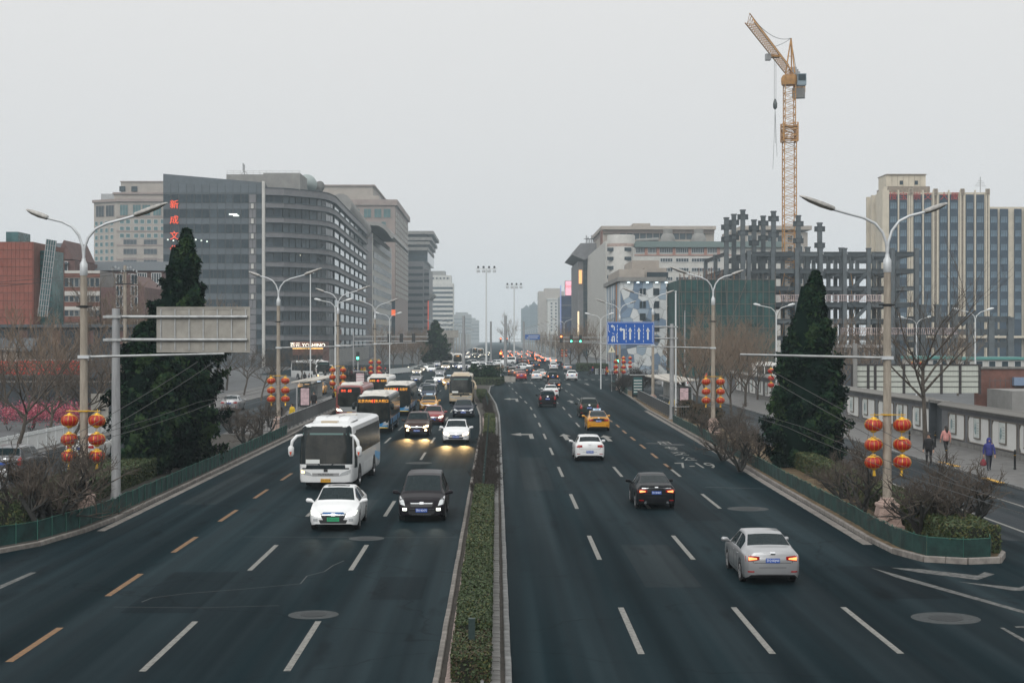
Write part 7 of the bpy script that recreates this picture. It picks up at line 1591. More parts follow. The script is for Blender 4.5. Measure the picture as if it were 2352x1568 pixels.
tag(obj('safety_railing', mr, mat('railing_redwhite', (.45, .36, .35), .6, var=.5, scale=.6), SF), kind='stuff')
# lower wing to the right, before the beige tower
for px in (2140, 2175, 2215, 2250, 2300, 2345): col(px, 6, 700 if px < 2220 else 730)
for p in (732, 762, 792):
    for a, c in ((2105, 2175), (2175, 2250), (2250, 2345)): b = MB(); b.box(((SX(a) + SX(c)) / 2, 6, SZ(p)), (SX(c) - SX(a), .4, 1.1)); obj('beam', b, M_STEELD, SF)
b = MB(); b.beam((SX(2230), 6, SZ(745)), (SX(2265), 6, SZ(715)), .8); obj('diagonal_brace', b, M_STEELD, SF)
# ---- netted scaffold
M_NET = mat('scaffold_net', (.011, .050, .047), .9, var=.35, scale=.5, col2=(.022, .078, .071), objvar=.12); M_TUBE = mat('scaffold_tube', (.12, .10, .085), .6)
Y0 = 282; N1 = thing('netted_scaffold', 'scaffold wrapped in green debris netting beside the patterned building', 'scaffold', (XY(1655, Y0), Y0, 0)); ox = N1.location.x; SX = lambda p: XY(p, Y0) - ox; SZ = lambda p: ZY(p, Y0)
obj('inner_core', MB().bb((SX(1562), .6, 0), (SX(1778), 20, SZ(652))), M_DARKW, N1)
nx, nz = 16, 8; z0, z1 = 0, SZ(642)
def netp(a, c, zA, zB, y0, y1):
    b = MB(); n = 4
    for i in range(n + 1):
        for j in range(3):
            u, v = i / n, j / 2; b.v.append((lerp(a, c, u), lerp(y0, y1, u) - .10 * math.sin(u * math.pi) * math.sin(v * math.pi) - rnd.uniform(0, .05), lerp(zA, zB, v)))
    for i in range(n):
        for j in range(2): k = i * 3 + j; b.f.append((k, k + 3, k + 4, k + 1)); b.m.append(0)
    obj('net_panel', b, M_NET, N1, 60)
for i in range(nx):
    for j in range(nz): netp(lerp(SX(1560), SX(1780), i / nx) + .02, lerp(SX(1560), SX(1780), (i + 1) / nx) - .02, lerp(z0, z1, j / nz) + .03, lerp(z0, z1, (j + 1) / nz) - .03, 0, 0)
for i in range(5):
    for j in range(nz): netp(SX(1560), SX(1560) + .01, lerp(z0, z1, j / nz) + .03, lerp(z0, z1, (j + 1) / nz) - .03, 20 - 4 * i, 16 - 4 * i)
for i in range(nx + 1): x = lerp(SX(1560), SX(1780), i / nx); obj('standard_tube', MB().tube((x, -.16, 0), (x, -.16, z1 + rnd.uniform(.3, 1.6)), .06, n=5), M_TUBE, N1)
for j in range(nz + 1): z = lerp(z0, z1, j / nz); obj('ledger_tube', MB().tube((SX(1557), -.24, z), (SX(1782), -.24, z), .05, n=5), M_TUBE, N1)
for k in range(4): x = lerp(SX(1575), SX(1740), k / 3.2); s_ = 1 if k % 2 else -1; obj('brace_tube', MB().tube((x, -.3, 0), (x + 4 * s_ + 3, -.3, z1), .05, n=5), M_TUBE, N1)
for k in range(26): x = lerp(SX(1565), SX(1665), k / 25); obj('starter_bar', MB().tube((x, 3, SZ(655)), (x + rnd.uniform(-.2, .2), 3, SZ(rnd.uniform(612, 640))), .06, n=4), mat('rebar_rust', (.16, .085, .055), .8), N1)
# ---- patterned building of irregular polygon panels
Y0 = 300; xa, xb = XY(1425, Y0), XY(1531, Y0) - .1; zt = ZY(646, Y0); PB = Bld('patterned_building', 'building clad in white, grey and blue polygon panels behind the blue lane sign', ((xa + xb) / 2, Y0))
PB.box(xa, Y0, 0, xb, 338, zt, M_CONCG); M_POLY = [mat('panel_white', (.58, .60, .60), .5, objvar=.08, var=.03), mat('panel_blue', (.16, .225, .31), .5, objvar=.2, var=.03), mat('panel_pale_blue', (.30, .375, .45), .5, objvar=.12, var=.03), mat('panel_slate', (.08, .12, .175), .5, objvar=.15, var=.03)]
PB.face((xa, Y0), (xb, Y0)); wF = PB.len; rg = random.Random(5); pts = []
nx, nz = 5, 10
for j in range(-1, nz + 1):
    for i in range(-1, nx + 1): pts.append(((i + .5 + (.5 if j % 2 else 0) * .8 + rg.uniform(-.34, .34)) * wF / nx, (j + .5 + rg.uniform(-.34, .34)) * zt / nz))
def clip(poly, a, b_, c):                           # keep a*x+b*y<=c
    out = []
    for i in range(len(poly)):
        p, q = poly[i], poly[(i + 1) % len(poly)]; dp, dq = a * p[0] + b_ * p[1] - c, a * q[0] + b_ * q[1] - c
        if dp <= 0: out.append(p)
        if dp * dq < 0: t = dp / (dp - dq); out.append((p[0] + (q[0] - p[0]) * t, p[1] + (q[1] - p[1]) * t))
    return out
def voronoi(P, w, h, gap):
    for i, p in enumerate(P):
        poly = [(0, 0), (w, 0), (w, h), (0, h)]
        for k, q in enumerate(P):
            if k == i: continue
            dx, dy = q[0] - p[0], q[1] - p[1]; L = math.hypot(dx, dy)
            if L > 9: continue
            a, b_ = dx / L, dy / L; poly = clip(poly, a, b_, a * (p[0] + q[0]) / 2 + b_ * (p[1] + q[1]) / 2 - gap / 2)
            if len(poly) < 3: break
        if len(poly) >= 3: yield poly
for poly in voronoi(pts, wF, zt, .06):
    b = MB(); b.slab([PB.at(u, z, .05 + rg.uniform(0, .04)) for u, z in poly][:], (0, .06, 0)); obj('polygon_panel', b, rg.choice([M_POLY[0]] * 7 + [M_POLY[2]] * 3 + [M_POLY[1]] * 5 + [M_POLY[3]]), PB.t)
for px, py, w, h in ((1472, 670, .5, 1.3), (1480, 670, .5, 1.3), (1507, 670, 1.15, 1.3), (1472, 699, .5, 1.2), (1480, 699, .5, 1.2), (1507, 699, 1.1, 1.3), (1476, 727, 1.15, 1.25), (1508, 727, 1.0, 1.25), (1508, 754, 1.0, 1.1), (1508, 778, 1.0, 1.0)): PB.pane(XY(px, Y0) - xa, ZY(py, Y0), w, h, M_GLZ[0], 'window', .16, .2, M_MULL)
PB.face((xa, 338), (xa, Y0)); n = 11
for k in range(n): PB.pane(PB.len * (k + .5) / n, zt / 2, PB.len / n - .12, zt - .3, M_POLY[(0, 2, 0, 1)[k % 4]] if k != n - 3 else mat('panel_orange', (.42, .17, .05), .5, var=.4, scale=.3), 'side_panel', .06, .1)
for r in range(4): PB.grid(steps(4, PB.len - 12, 4), (3 + 3.6 * r,), 1.2, 1.7, M_GLZ[1], d=.14, t=.15)
PB.box(xa - .6, Y0 - .8, zt, xb, 339, zt + .8, M_CONCG, 'roof_rim')
for k in range(5): PB.face((xa, Y0), (xb, Y0)); PB.pane(1.5 + 1.8 * k, zt - .25, .5, .2, emat('eave_spot', (.8, .95, 1), 2.0), 'eave_light', .7, .3)
PB.box(xa + .2, 305, zt + .8, XY(1480, 305), 336, ZY(618, 305), M_BEIGE, 'roof_block'); PB.box(XY(1452, 312), 312, ZY(618, 305), XY(1514, 312), 330, ZY(598, 312), M_BEIGE, 'roof_block'); PB.box(XY(1480, 310), 310, zt + .8, XY(1531, 310), 334, ZY(615, 310), M_BEIGE, 'roof_block'); PB.face((XY(1480, 309.9), 309.9), (XY(1531, 309.9), 309.9)); PB.pane(2.6, ZY(632, 310), 4.2, 1.2, M_GLZ[1], 'roof_opening', .05, .1)
# ---- white block with round corner tower
Y0 = 490; x = lambda p: XY(p, Y0); z = lambda p: ZY(p, Y0); WB = Bld('white_mall', 'large white block with round corner tower and green roof band', (x(1500), Y0)); M_GRT = mat('roof_green_tile', (.055, .085, .08), .7, var=.2, scale=2, stretch=(5, 1, 1)); M_ROSE = mat('rose_pilaster', (.36, .19, .15), .7)
WB.box(x(1440), Y0, 0, x(1800), Y0 + 60, z(568), M_CONCW); b = MB(); cx_, cr = x(1428) - WB.o.x, x(1460) - x(1428); b.lathe([(cr, 0), (cr, z(541)), (cr * .98, z(539))], (cx_, cr * .6, 0), 32); obj('round_tower', b, M_CONCW, WB.t, 40); b = MB(); b.lathe([(cr * 1.01, z(566)), (cr * 1.01, z(559))], (cx_, cr * .6, 0), 32); obj('fret_frieze', b, mat('frieze_rose', (.40, .30, .26), .8, var=.3, scale=1.5), WB.t, 40)
WB.face((x(1457), Y0), (x(1800), Y0)); L_ = WB.len; b = MB(); a_, c_ = WB.at(0, 0), WB.at(L_, 0); b.add([(a_.x, -1.5, z(568)), (c_.x, -1.5, z(568)), (c_.x, 2.5, z(553)), (a_.x, 2.5, z(553)), (c_.x, 12, z(553)), (a_.x, 12, z(553)), (a_.x, 12, z(568)), (c_.x, 12, z(568))], [(0, 1, 2, 3), (3, 2, 4, 5), (5, 4, 7, 6), (0, 3, 5, 6), (1, 7, 4, 2)]); obj('tile_roof_band', b, M_GRT, WB.t)
for k, px in enumerate((1484, 1511, 1548, 1584, 1620, 1650)): WB.pane(x(px) - x(1457), z(577), .9, z(568) - z(586), M_ROSE, 'pilaster', .15, .3)
WB.band(z(587), z(584.5), M_ROSE, .2, 'rose_band')
for a, c in ((1460, 1482), (1488, 1509), (1515, 1546), (1552, 1582), (1588, 1618), (1625, 1648)): WB.pane(x((a + c) / 2) - x(1457), z(575), x(c) - x(a), z(569) - z(581), M_GLZ[2], 'window', .1, .2, M_WFR, cross=5)
for py in (597, 619, 640, 662): 
    for a, c in ((1516, 1545), (1552, 1582), (1588, 1618), (1625, 1655)): WB.pane(x((a + c) / 2) - x(1457), z(py), x(c) - x(a), z(593) - z(602), M_GLZ[1], 'window', .1, .2, M_WFR, cross=4)
for py in (573, 594, 615, 636):
    for px, w in ((1406, 3.2), (1441, 2.2)): yy = cr * .6 - math.sqrt(max(.1, cr * cr - (x(px) - x(1428)) ** 2)); o = put('window', MB().box((0, 0, 0), (w, .8, z(569) - z(577))).mesh('window', M_GLZ[1]), WB.t, (x(px) - WB.o.x, yy + .1, z(py))); 
WB.box(x(1396), 500, 0, x(1428), 600, z(548), M_CONCW, 'road_wing'); WB.face((XY(1397, 500), 600), (XY(1397, 500), 500)); WB.grid(steps(5, 95, 6), [z(600), z(650), z(700)], 6, 8, M_SPANP, name='blind_panel', d=.1, t=.2); WB.pane(70, z(590), 9, 22, M_BRICK, 'red_banner', .2, .3); WB.pane(45, z(720), 8, 30, M_BRICK2, 'red_banner', .2, .3)
Y1 = 560; WB.box(XY(1385, Y1), Y1, 0, XY(1640, Y1), Y1 + 50, ZY(536, Y1), M_BEIGE, 'rear_block'); WB.box(XY(1380, Y1), Y1 - 3, ZY(528, Y1), XY(1642, Y1), Y1 + 52, ZY(520, Y1), M_BEIGE, 'rear_cornice'); WB.box(XY(1384, Y1), Y1 - 1, ZY(536, Y1), XY(1640, Y1), Y1 + 51, ZY(528, Y1), M_BEIGE2, 'rear_cornice'); WB.box(XY(1460, Y1), Y1 + 10, ZY(520, Y1), XY(1500, Y1), Y1 + 30, ZY(508, Y1), M_BEIGE, 'lift_house')
WB.face((XY(1385, Y1), Y1), (XY(1640, Y1), Y1)); WB.grid(steps(6, WB.len - 3, 13), (ZY(541, Y1),), 2.0, 2.6, M_GLZ[2], d=.1, t=.3)
for px in (1545, 1618): c = Vector((x(px) - WB.o.x, 14, z(553))); b = MB(); b.lathe([(2.4, 0), (2.4, 1.4), (2.1, 2.4), (1.7, 3.0), (1.5, 3.2), (1.55, 4.6)], c, 16); obj('cooling_tower', b, M_CONCG, WB.t, 30)
b = MB(); b.tube((x(1468) - WB.o.x, 10, z(548)), (x(1520) - WB.o.x, 10, z(545)), .6, n=8); obj('roof_duct', b, M_CONCG, WB.t, 50)
Y1 = 470; RB = Bld('beige_block', 'beige block seen through the steel frame behind the crane mast', (XY(1780, 520), 520)); RB.box(XY(1705, 520), 520, 0, XY(1855, 520), 560, ZY(533, 520), M_BEIGE); RB.box(XY(1700, 520), 518, ZY(528, 520), XY(1862, 520), 562, ZY(519, 520), M_BEIGE, 'cornice'); RB.face((XY(1705, 520), 520), (XY(1855, 520), 520)); RB.grid(steps(1, RB.len - 1, 6), [ZY(548 + 24 * k, 520) for k in range(8)], 1.9, 2.4, M_GLZ[2], d=.1, t=.2, frame=M_WFR)
# ---- dark corner building with flared eave
Y0 = 600; x = lambda p: XY(p, Y0); z = lambda p: ZY(p, Y0); DB_ = Bld('eaved_store', 'dark glass store with a flared eave and antenna mast on the right', (x(1350), Y0)); DB_.box(x(1340), Y0, 0, x(1378), Y0 + 60, z(585), M_GLZ[1]); DB_.face((x(1340), Y0), (x(1378), Y0)); L_ = DB_.len
for k in range(11): DB_.band(z(596 + 14 * k) - .3, z(596 + 14 * k), M_MULL, .15, 'floor_band')
b = MB(); o = DB_.o; pr = [(x(1340) - o.x, z(598)), (x(1312) - o.x, z(586)), (x(1332) - o.x, z(560)), (x(1392) - o.x, z(559)), (x(1392) - o.x, z(566)), (x(1378) - o.x, z(585))]; b.add([(a, -4, c) for a, c in pr] + [(a, 60, c) for a, c in pr], [tuple(range(6)), tuple(range(6, 12))[::-1]] + [(i, (i + 1) % 6, 6 + (i + 1) % 6, 6 + i) for i in range(6)]); obj('flared_eave', b, M_SPANP, DB_.t)
DB_.box(x(1328), Y0 + 1, 0, x(1341), Y0 + 55, z(600), M_SPANP, 'stone_flank'); DB_.pane(-1.2, z(636), 1.2, z(620) - z(651), emat('screen_warm', (1.0, .5, .18), 1.3), 'lit_screen', 1.0, .4); DB_.pane(-2.0, z(745), .6, 10, emat('lit_strip', (1, .8, .5), 1.2), 'lit_strip', 1.0, .4)
b = MB()
for k in range(5): xx = x(1350 + 4 * k) - o.x; b.tube((xx, 10, z(560)), (xx, 10, z(536 + 4 * (k % 3))), .2, n=4); b.beam((xx - 1, 10, z(545)), (xx + 1, 10, z(545)), .3)
obj('antenna_cluster', b, M_GPOLE, DB_.t)
Y0 = 720; x = lambda p: XY(p, Y0); z = lambda p: ZY(p, Y0); SC = Bld('screen_building', 'dark blue building carrying a glowing pink video screen', (x(1310), Y0)); SC.box(x(1289), Y0, 0, x(1330), Y0 + 40, z(679), mat('dark_blue_cladding', (.015, .03, .07), .3, var=.3, scale=.4)); SC.face((x(1289), Y0), (x(1330), Y0)); SC.band(z(702), z(700), M_SPANP, .2); SC.band(z(730), z(729), M_SPANP, .2)
SC.box(x(1298), Y0 + 2, z(679), x(1329), Y0 + 4, z(644), M_MULL, 'screen_frame'); scp = put('video_screen', MB().box((0, 0, 0), (x(1328) - x(1299), .2, z(645) - z(678))).mesh('video_screen', emat('screen_pink', (1.0, .50, .60), .95)), SC.t, (x(1313.5) - SC.o.x, 1.85, z(661.5))); lettering('screen_lettering', 'Soshow', 2.0, emat('screen_text', (.9, .05, .08), .8), scp, (0, -.15, .9), 0, .02); SC.pane(-.2, z(715), .4, 24, emat('edge_violet', (.35, .45, .9), .45), 'edge_light', .3, .3)
Y0 = 1400; x = lambda p: XY(p, Y0); z = lambda p: ZY(p, Y0); FB = Bld('hazy_tower', 'beige tower with a white wing in the haze left of the pink screen', (x(1265), Y0)); FB.box(x(1238), Y0 + 10, 0, x(1297), Y0 + 50, z(668), M_BEIGE); FB.box(x(1252), Y0 + 12, z(668), x(1290), Y0 + 45, z(661), M_BEIGE, 'upper_tier'); FB.box(x(1258), Y0, 0, x(1288), Y0 + 10, z(686), M_CONCW, 'white_wing'); FB.box(x(1256), Y0 - 1, z(688), x(1290), Y0 + 10, z(685), M_CONCW, 'cornice'); FB.face((x(1258), Y0), (x(1288), Y0)); FB.grid([3.4, 7.3], [z(697 + 7.6 * k) for k in range(9)], 1.5, 1.6, M_GLZ[1], d=.1, t=.2)
for Y0, p0, p1, pt, lab in ((2450, 1197, 1222, 708, 'faint blue block at the road end'), (2300, 1216, 1237, 700, 'faint pointed block beside the beige hazy tower')):
    Bf = Bld('hazy_block', lab, (XY((p0 + p1) / 2, Y0), Y0)); Bf.box(XY(p0, Y0), Y0, 0, XY(p1, Y0), Y0 + 40, ZY(pt, Y0), M_GLZ[2]); gable(Bf, XY(p0 + 4, Y0), XY(p1 - 4, Y0), Y0, Y0 + 30, ZY(pt, Y0), ZY(pt - 8, Y0), M_SLATE, .1, 'y'); Bf.face((XY(p0, Y0), Y0), (XY(p1, Y0), Y0)); [Bf.band(ZY(pt + 9 * k, Y0) - 2.6, ZY(pt + 9 * k, Y0) - 1, M_GLZ[1], .2, 'window_strip') for k in range(1, 7)]
# ---- beige tower at far right
Y0 = 430; x = lambda p: XY(p, Y0); z = lambda p: ZY(p, Y0); BT_ = Bld('beige_tower', 'beige tower with dark glass strips and red rooftop characters at far right', (x(2200), Y0)); M_STONE = mat('stone_cream', (.52, .465, .37), .8, var=.1, scale=.4); M_STONED = mat('stone_dark', (.20, .165, .13), .8, var=.3, scale=1.5); M_NAVYG = [mat('navy_glass_a', (.025, .045, .07), .2, var=.2, scale=.5), mat('navy_glass_b', (.10, .15, .19), .12, var=.3, scale=.6)]  # darker stone for carving, rims, joints and the panel between side piers
BT_.box(x(2041), Y0, 0, x(2273), Y0 + 18, z(441), M_STONE); BT_.box(x(2273), Y0 + .5, 0, x(2460), Y0 + 30, z(474), M_STONE); BT_.face((x(2041), Y0), (x(2460), Y0))
BX = [(2042, 2061), (2065, 2083), (2098, 2117), (2121, 2139), (2157, 2176), (2181, 2200), (2218, 2236), (2241, 2260), (2273, 2291), (2296, 2315), (2329, 2346), (2352, 2370), (2385, 2405)]
pf = x(2041)
for a, c in BX:
    tp = 441 if a < 2270 else 474; w = x(c) - x(a); uc = (x(a) + x(c)) / 2 - pf; BT_.pane(uc, z(tp) / 2 - .3, w, z(tp) - .6, M_NAVYG[0], 'glass_strip', .08, .2)
    for k in range(9 if tp == 441 else 8): BT_.pane(uc, z(472 + 31.6 * k + (0 if tp == 441 else 32)), w * .86, z(464) - z(480), M_NAVYG[1], 'window', .2, .12, M_NAVYG[0], cross=2)
for k in (2062.5, 2088, 2093, 2119, 2143, 2152, 2178, 2205, 2213, 2238.5, 2264, 2270): BT_.pane(x(k) - pf, z(436) / 2, .38, z(436), M_STONE, 'stone_fin', .35, .5)
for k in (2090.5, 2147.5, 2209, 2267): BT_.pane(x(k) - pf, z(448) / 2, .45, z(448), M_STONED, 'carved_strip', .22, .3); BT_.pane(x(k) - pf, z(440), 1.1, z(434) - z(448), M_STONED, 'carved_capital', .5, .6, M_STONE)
for ch, px in zip('搜宝崇文大厦', (2050, 2074, 2105, 2130, 2167, 2192)): lettering('roof_character', ch, 2.3, mat('sign_dull_red', (.32, .03, .025), .5), BT_.t, BT_.at(x(px) - pf, z(451), .45), 0, .1)
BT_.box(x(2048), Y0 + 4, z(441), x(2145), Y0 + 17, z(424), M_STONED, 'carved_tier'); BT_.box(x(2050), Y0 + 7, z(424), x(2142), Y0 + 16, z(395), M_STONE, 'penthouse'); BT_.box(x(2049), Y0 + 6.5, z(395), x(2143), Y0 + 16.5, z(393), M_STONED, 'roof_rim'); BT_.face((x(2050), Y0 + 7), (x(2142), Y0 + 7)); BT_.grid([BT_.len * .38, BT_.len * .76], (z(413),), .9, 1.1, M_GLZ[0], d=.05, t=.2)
for k in range(1, 7): BT_.pane(BT_.len * k / 7, z(410), .05, z(396) - z(423), M_STONED, 'joint', .03, .08)
BT_.box(x(2026), Y0 - .4, 0, x(2041), Y0 + 6, z(436), M_STONE, 'corner_pier'); BT_.box(x(2029), Y0, z(436), x(2038), Y0 + 5, z(427), M_STONE, 'pier_cap')
BT_.face((x(2041), Y0 + 30), (x(2041), Y0 + 6))
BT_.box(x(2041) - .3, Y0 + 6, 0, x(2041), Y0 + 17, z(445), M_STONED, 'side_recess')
for k in range(4): BT_.box(x(2041) - 1.6 - .7 * (k % 2), Y0 + 7 + 2.8 * k, 0, x(2041) - .3, Y0 + 8.3 + 2.8 * k, z(440), M_STONE, 'side_pier')
b = MB(); xx = x(2272) - BT_.o.x; b.tube((xx, 8, z(441)), (xx, 8, z(398)), .12, n=5)
for k in range(4): b.beam((xx - 1.6 + .3 * k, 8, z(420 - 4 * k)), (xx + 1.6 - .3 * k, 8, z(420 - 4 * k)), .1)
obj('roof_aerial', b, M_GPOLE, BT_.t); BT_.box(x(2300), Y0 + 34, 0, x(2420), Y0 + 60, z(458), M_CONCG, 'rear_block')
BT_.face((x(2041), Y0), (x(2460), Y0)); BT_.band(z(776), z(771), M_STONE, 2.5, 'podium_cornice')
# ---- poster wall along the right pavement
M_GWALL = mat('grey_plaster', (.135, .138, .146), .9, var=.15, scale=.8); M_NICHE = mat('niche_white', (.62, .62, .60), .7, var=.05, scale=1); M_FRAME = mat('poster_frame', (.14, .12, .10), .5); M_POST = mat('poster_print', (.46, .52, .50), .6, var=.12, scale=1.5, col2=(.60, .62, .60)); M_PIC = mat('poster_picture', (.10, .22, .25), .6, var=.5, scale=6, col2=(.35, .45, .45)); M_COPE = mat('tile_coping', (.16, .155, .145), .85, var=.25, scale=3)
def poster_wall(label, Ya, Yb, X, h, niches):
    t = thing('poster_wall', label, 'wall', (X, Ya, .1)); L = Yb - Ya
    b = MB().bb((0, 0, 0), (.4, L, h - .35)); obj('wall', b, M_GWALL, t); obj('plinth', MB().bb((-.08, 0, 0), (.0, L, .28)), M_COPE, t)
    for k, (zz, e, th) in enumerate(((h - .35, .10, .09), (h - .26, .18, .09), (h - .17, .26, .06))): obj('moulding', MB().bb((-e, -.02 * k, zz), (.4 + e, L + .02 * k, zz + th)), M_COPE if k else M_GWALL, t)
    b = MB(); b.add([(-.32, 0, h - .11), (.72, 0, h - .11), (.2, 0, h + .12), (-.32, L, h - .11), (.72, L, h - .11), (.2, L, h + .12)], [(0, 1, 2)[::-1], (3, 4, 5), (0, 3, 5, 2)[::-1], (1, 2, 5, 4)[::-1], (0, 1, 4, 3)]); cp = obj('coping', b, M_COPE, t)
    n = int(L / .28); rm = MB().tube((-.34, 0, h - .09), (.2, 0, h + .15), .045, n=5).mesh('roof_tile', M_COPE); far = MB()
    for k in range(min(n, 150)): put('roof_tile', rm, cp, (0, (k + .5) * L / n, 0))
    for k, (yc, w) in enumerate(niches):
        y = yc - Ya; z0, z1 = .42, 1.98; c = .28; hw = w / 2
        P = [(-.012, y + hw, z0 + c), (-.012, y + hw - c, z0), (-.012, y - hw + c, z0), (-.012, y - hw, z0 + c), (-.012, y - hw, z1 - c), (-.012, y - hw + c, z1), (-.012, y + hw - c, z1), (-.012, y + hw, z1 - c)]
        b = MB(); b.slab(P, (.02, 0, 0)); nc = obj('white_niche', b, M_NICHE, t)
        b = MB(); 
        for a_, c_ in ((z0 - .06, z0), (z1, z1 + .06)): b.bb((-.06, y - hw - .05, a_), (.0, y + hw + .05, c_))
        for a_, c_ in ((-hw - .08, -hw), (hw, hw + .08)): b.bb((-.05, y + a_, z0), (.0, y + c_, z1))
        obj('niche_frame', b, M_FRAME, nc)
        py = y + (.15 if k % 3 else hw * .35); pf_ = obj('poster', MB().bb((-.09, py - .62, z0 + .25), (-.03, py + .62, z1 + .04)), M_FRAME, nc); obj('poster_sheet', MB().bb((-.098, py - .54, z0 + .33), (-.088, py + .54, z1 - .04)), M_POST, nc)
        b = MB(); b.slab([(-.1, py + .22 + .2 * math.cos(a), 1.3 + .36 * math.sin(a)) for a in np.linspace(0, 2 * math.pi, 14)[:-1]], (.004, 0, 0)); obj('poster_picture', b, M_PIC, nc)
        for r_ in range(5): obj('poster_line', MB().bb((-.103, py - .46, 1.66 - .16 * r_), (-.099, py - .06, 1.69 - .16 * r_)), mat('poster_ink', (.2, .22, .22), .7), nc)
    return t
poster_wall('grey wall with white poster niches and tiled coping, nearest part at right', 74, 104.2, 29.7, 2.55, [(100.8, 3.4), (96.2, 4.1), (91.3, 4.4), (86.4, 4.4), (81.4, 4.4)])
poster_wall('grey poster wall behind the bare plane tree, past the doorway', 107.4, 136, 30.0, 2.6, [(110.3, 4.6), (115.6, 3.2), (120.4, 4.6), (126, 4.2), (131.5, 4.2)])
poster_wall('far stretch of the grey poster wall left of the right cypress', 138, 205, 30.2, 2.6, [(142 + 5.3 * k, 4.2) for k in range(11)])
DW = thing('doorway', 'dark recessed gateway between two stretches of the poster wall', 'doorway', (29.9, 104.2, .1)); obj('door_leaf', MB().bb((.3, 0, 0), (.4, 3.2, 2.5)), M_DARKW, DW); obj('door_jamb', MB().bb((-.2, 3.0, 0), (.35, 3.2, 2.6)), M_DARKW, DW); obj('lintel', MB().bb((-.2, 0, 2.5), (.4, 3.2, 2.7)), M_COPE, DW)
# hoarding of pale corrugated sheets behind the wall
Y0 = 142; x = lambda p: XY(p, Y0); z = lambda p: ZY(p, Y0); HO = Bld('site_hoarding', 'pale corrugated site hoarding in dark frames behind the poster wall', (x(2100), Y0), 'hoarding'); M_CORR = mat('corrugated_cream', (.44, .46, .41), .6, var=.12, scale=2, stretch=(12, 1, .3)); M_HFR = mat('hoarding_frame', (.03, .025, .025), .6); HO.face((x(1945), Y0), (x(2256), Y0))
ed = [1957, 1994, 2010, 2042, 2076, 2120, 2162, 2205, 2250]
for a, c in zip(ed, ed[1:]):
    u, w = (x(a) + x(c)) / 2 - x(1945), x(c) - x(a) - .25; p_ = HO.pane(u, z(870), w, z(840) - z(905), M_CORR, 'corrugated_sheet', 0, .05)
    for k in range(4): HO.pane(u, z(852 + 12 * k), w, .05, M_HFR, 'rail', .06, .04)
for a in ed: HO.pane(x(a) - x(1945), z(905) / 2 + z(836) / 2, .22, z(836) - z(905), M_HFR, 'frame_post', .05, .12)
HO.band(z(839), z(836), M_HFR, .12, 'top_rail'); HO.pane(1.0 - .3, z(890), .35, 8, M_CONCG, 'concrete_post', .2, .3)
BW = Bld('brick_wall', 'red brick yard wall with tile ridge at the right frame edge', (x(2300), Y0 + 3), 'wall'); BW.box(x(2256), Y0 + 2, 0, x(2420), Y0 + 2.4, z(848), M_BRICK); BW.box(x(2254), Y0 + 1.8, z(848), x(2420), Y0 + 2.6, z(843), M_COPE, 'ridge'); BW.face((x(2256), Y0 + 2), (x(2420), Y0 + 2)); BW.pane(4.3, z(877), 1.9, .75, mat('shed_blue', (.16, .22, .32), .6), 'blue_box', .4, .6)
b = MB(); [b.box((x(2285 + 12 * k) - BW.o.x, -1.6, z(890) + .4), (.04, .04, .9)) for k in range(7)]; b.bb((x(2283) - BW.o.x, -1.62, z(878) + .1), (x(2360) - BW.o.x, -1.58, z(878) + .15)); obj('roof_rail', b, M_RAIL, BW.t); BW.box(x(2275), Y0 - 6, 0, x(2420), Y0 + 1, z(893), M_CONCG, 'shed_roof')
for k, (a, c, pt, m, lab) in enumerate(((1935, 2045, 792, M_GRT, 'low green-edged site shed behind the hoarding'), (2095, 2200, 818, M_CONCW, 'pale site cabin row behind the bare plane tree'), (2205, 2352, 820, M_CONCW, 'green striped site canteen at the right edge'))):
    Yk = 200 + 8 * k; Sd = Bld('site_cabin', lab, (XY((a + c) / 2, Yk), Yk), 'cabin', 'site cabins behind the hoarding'); Sd.box(XY(a, Yk), Yk, 0, XY(c, Yk), Yk + 5, ZY(pt + 6, Yk), M_CONCW if k else M_DARKW); Sd.box(XY(a - 3, Yk), Yk - .4, ZY(pt + 6, Yk), XY(c + 3, Yk), Yk + 5.4, ZY(pt, Yk), mat('site_green', (.08, .24, .22), .6) if k else M_GPOLE, 'roof'); Sd.face((XY(a, Yk), Yk), (XY(c, Yk), Yk)); Sd.grid(steps(0, Sd.len, 5), (ZY(pt + 16, Yk),), Sd.len / 9, .9, M_GLZ[1], d=.05, frame=M_WFR)
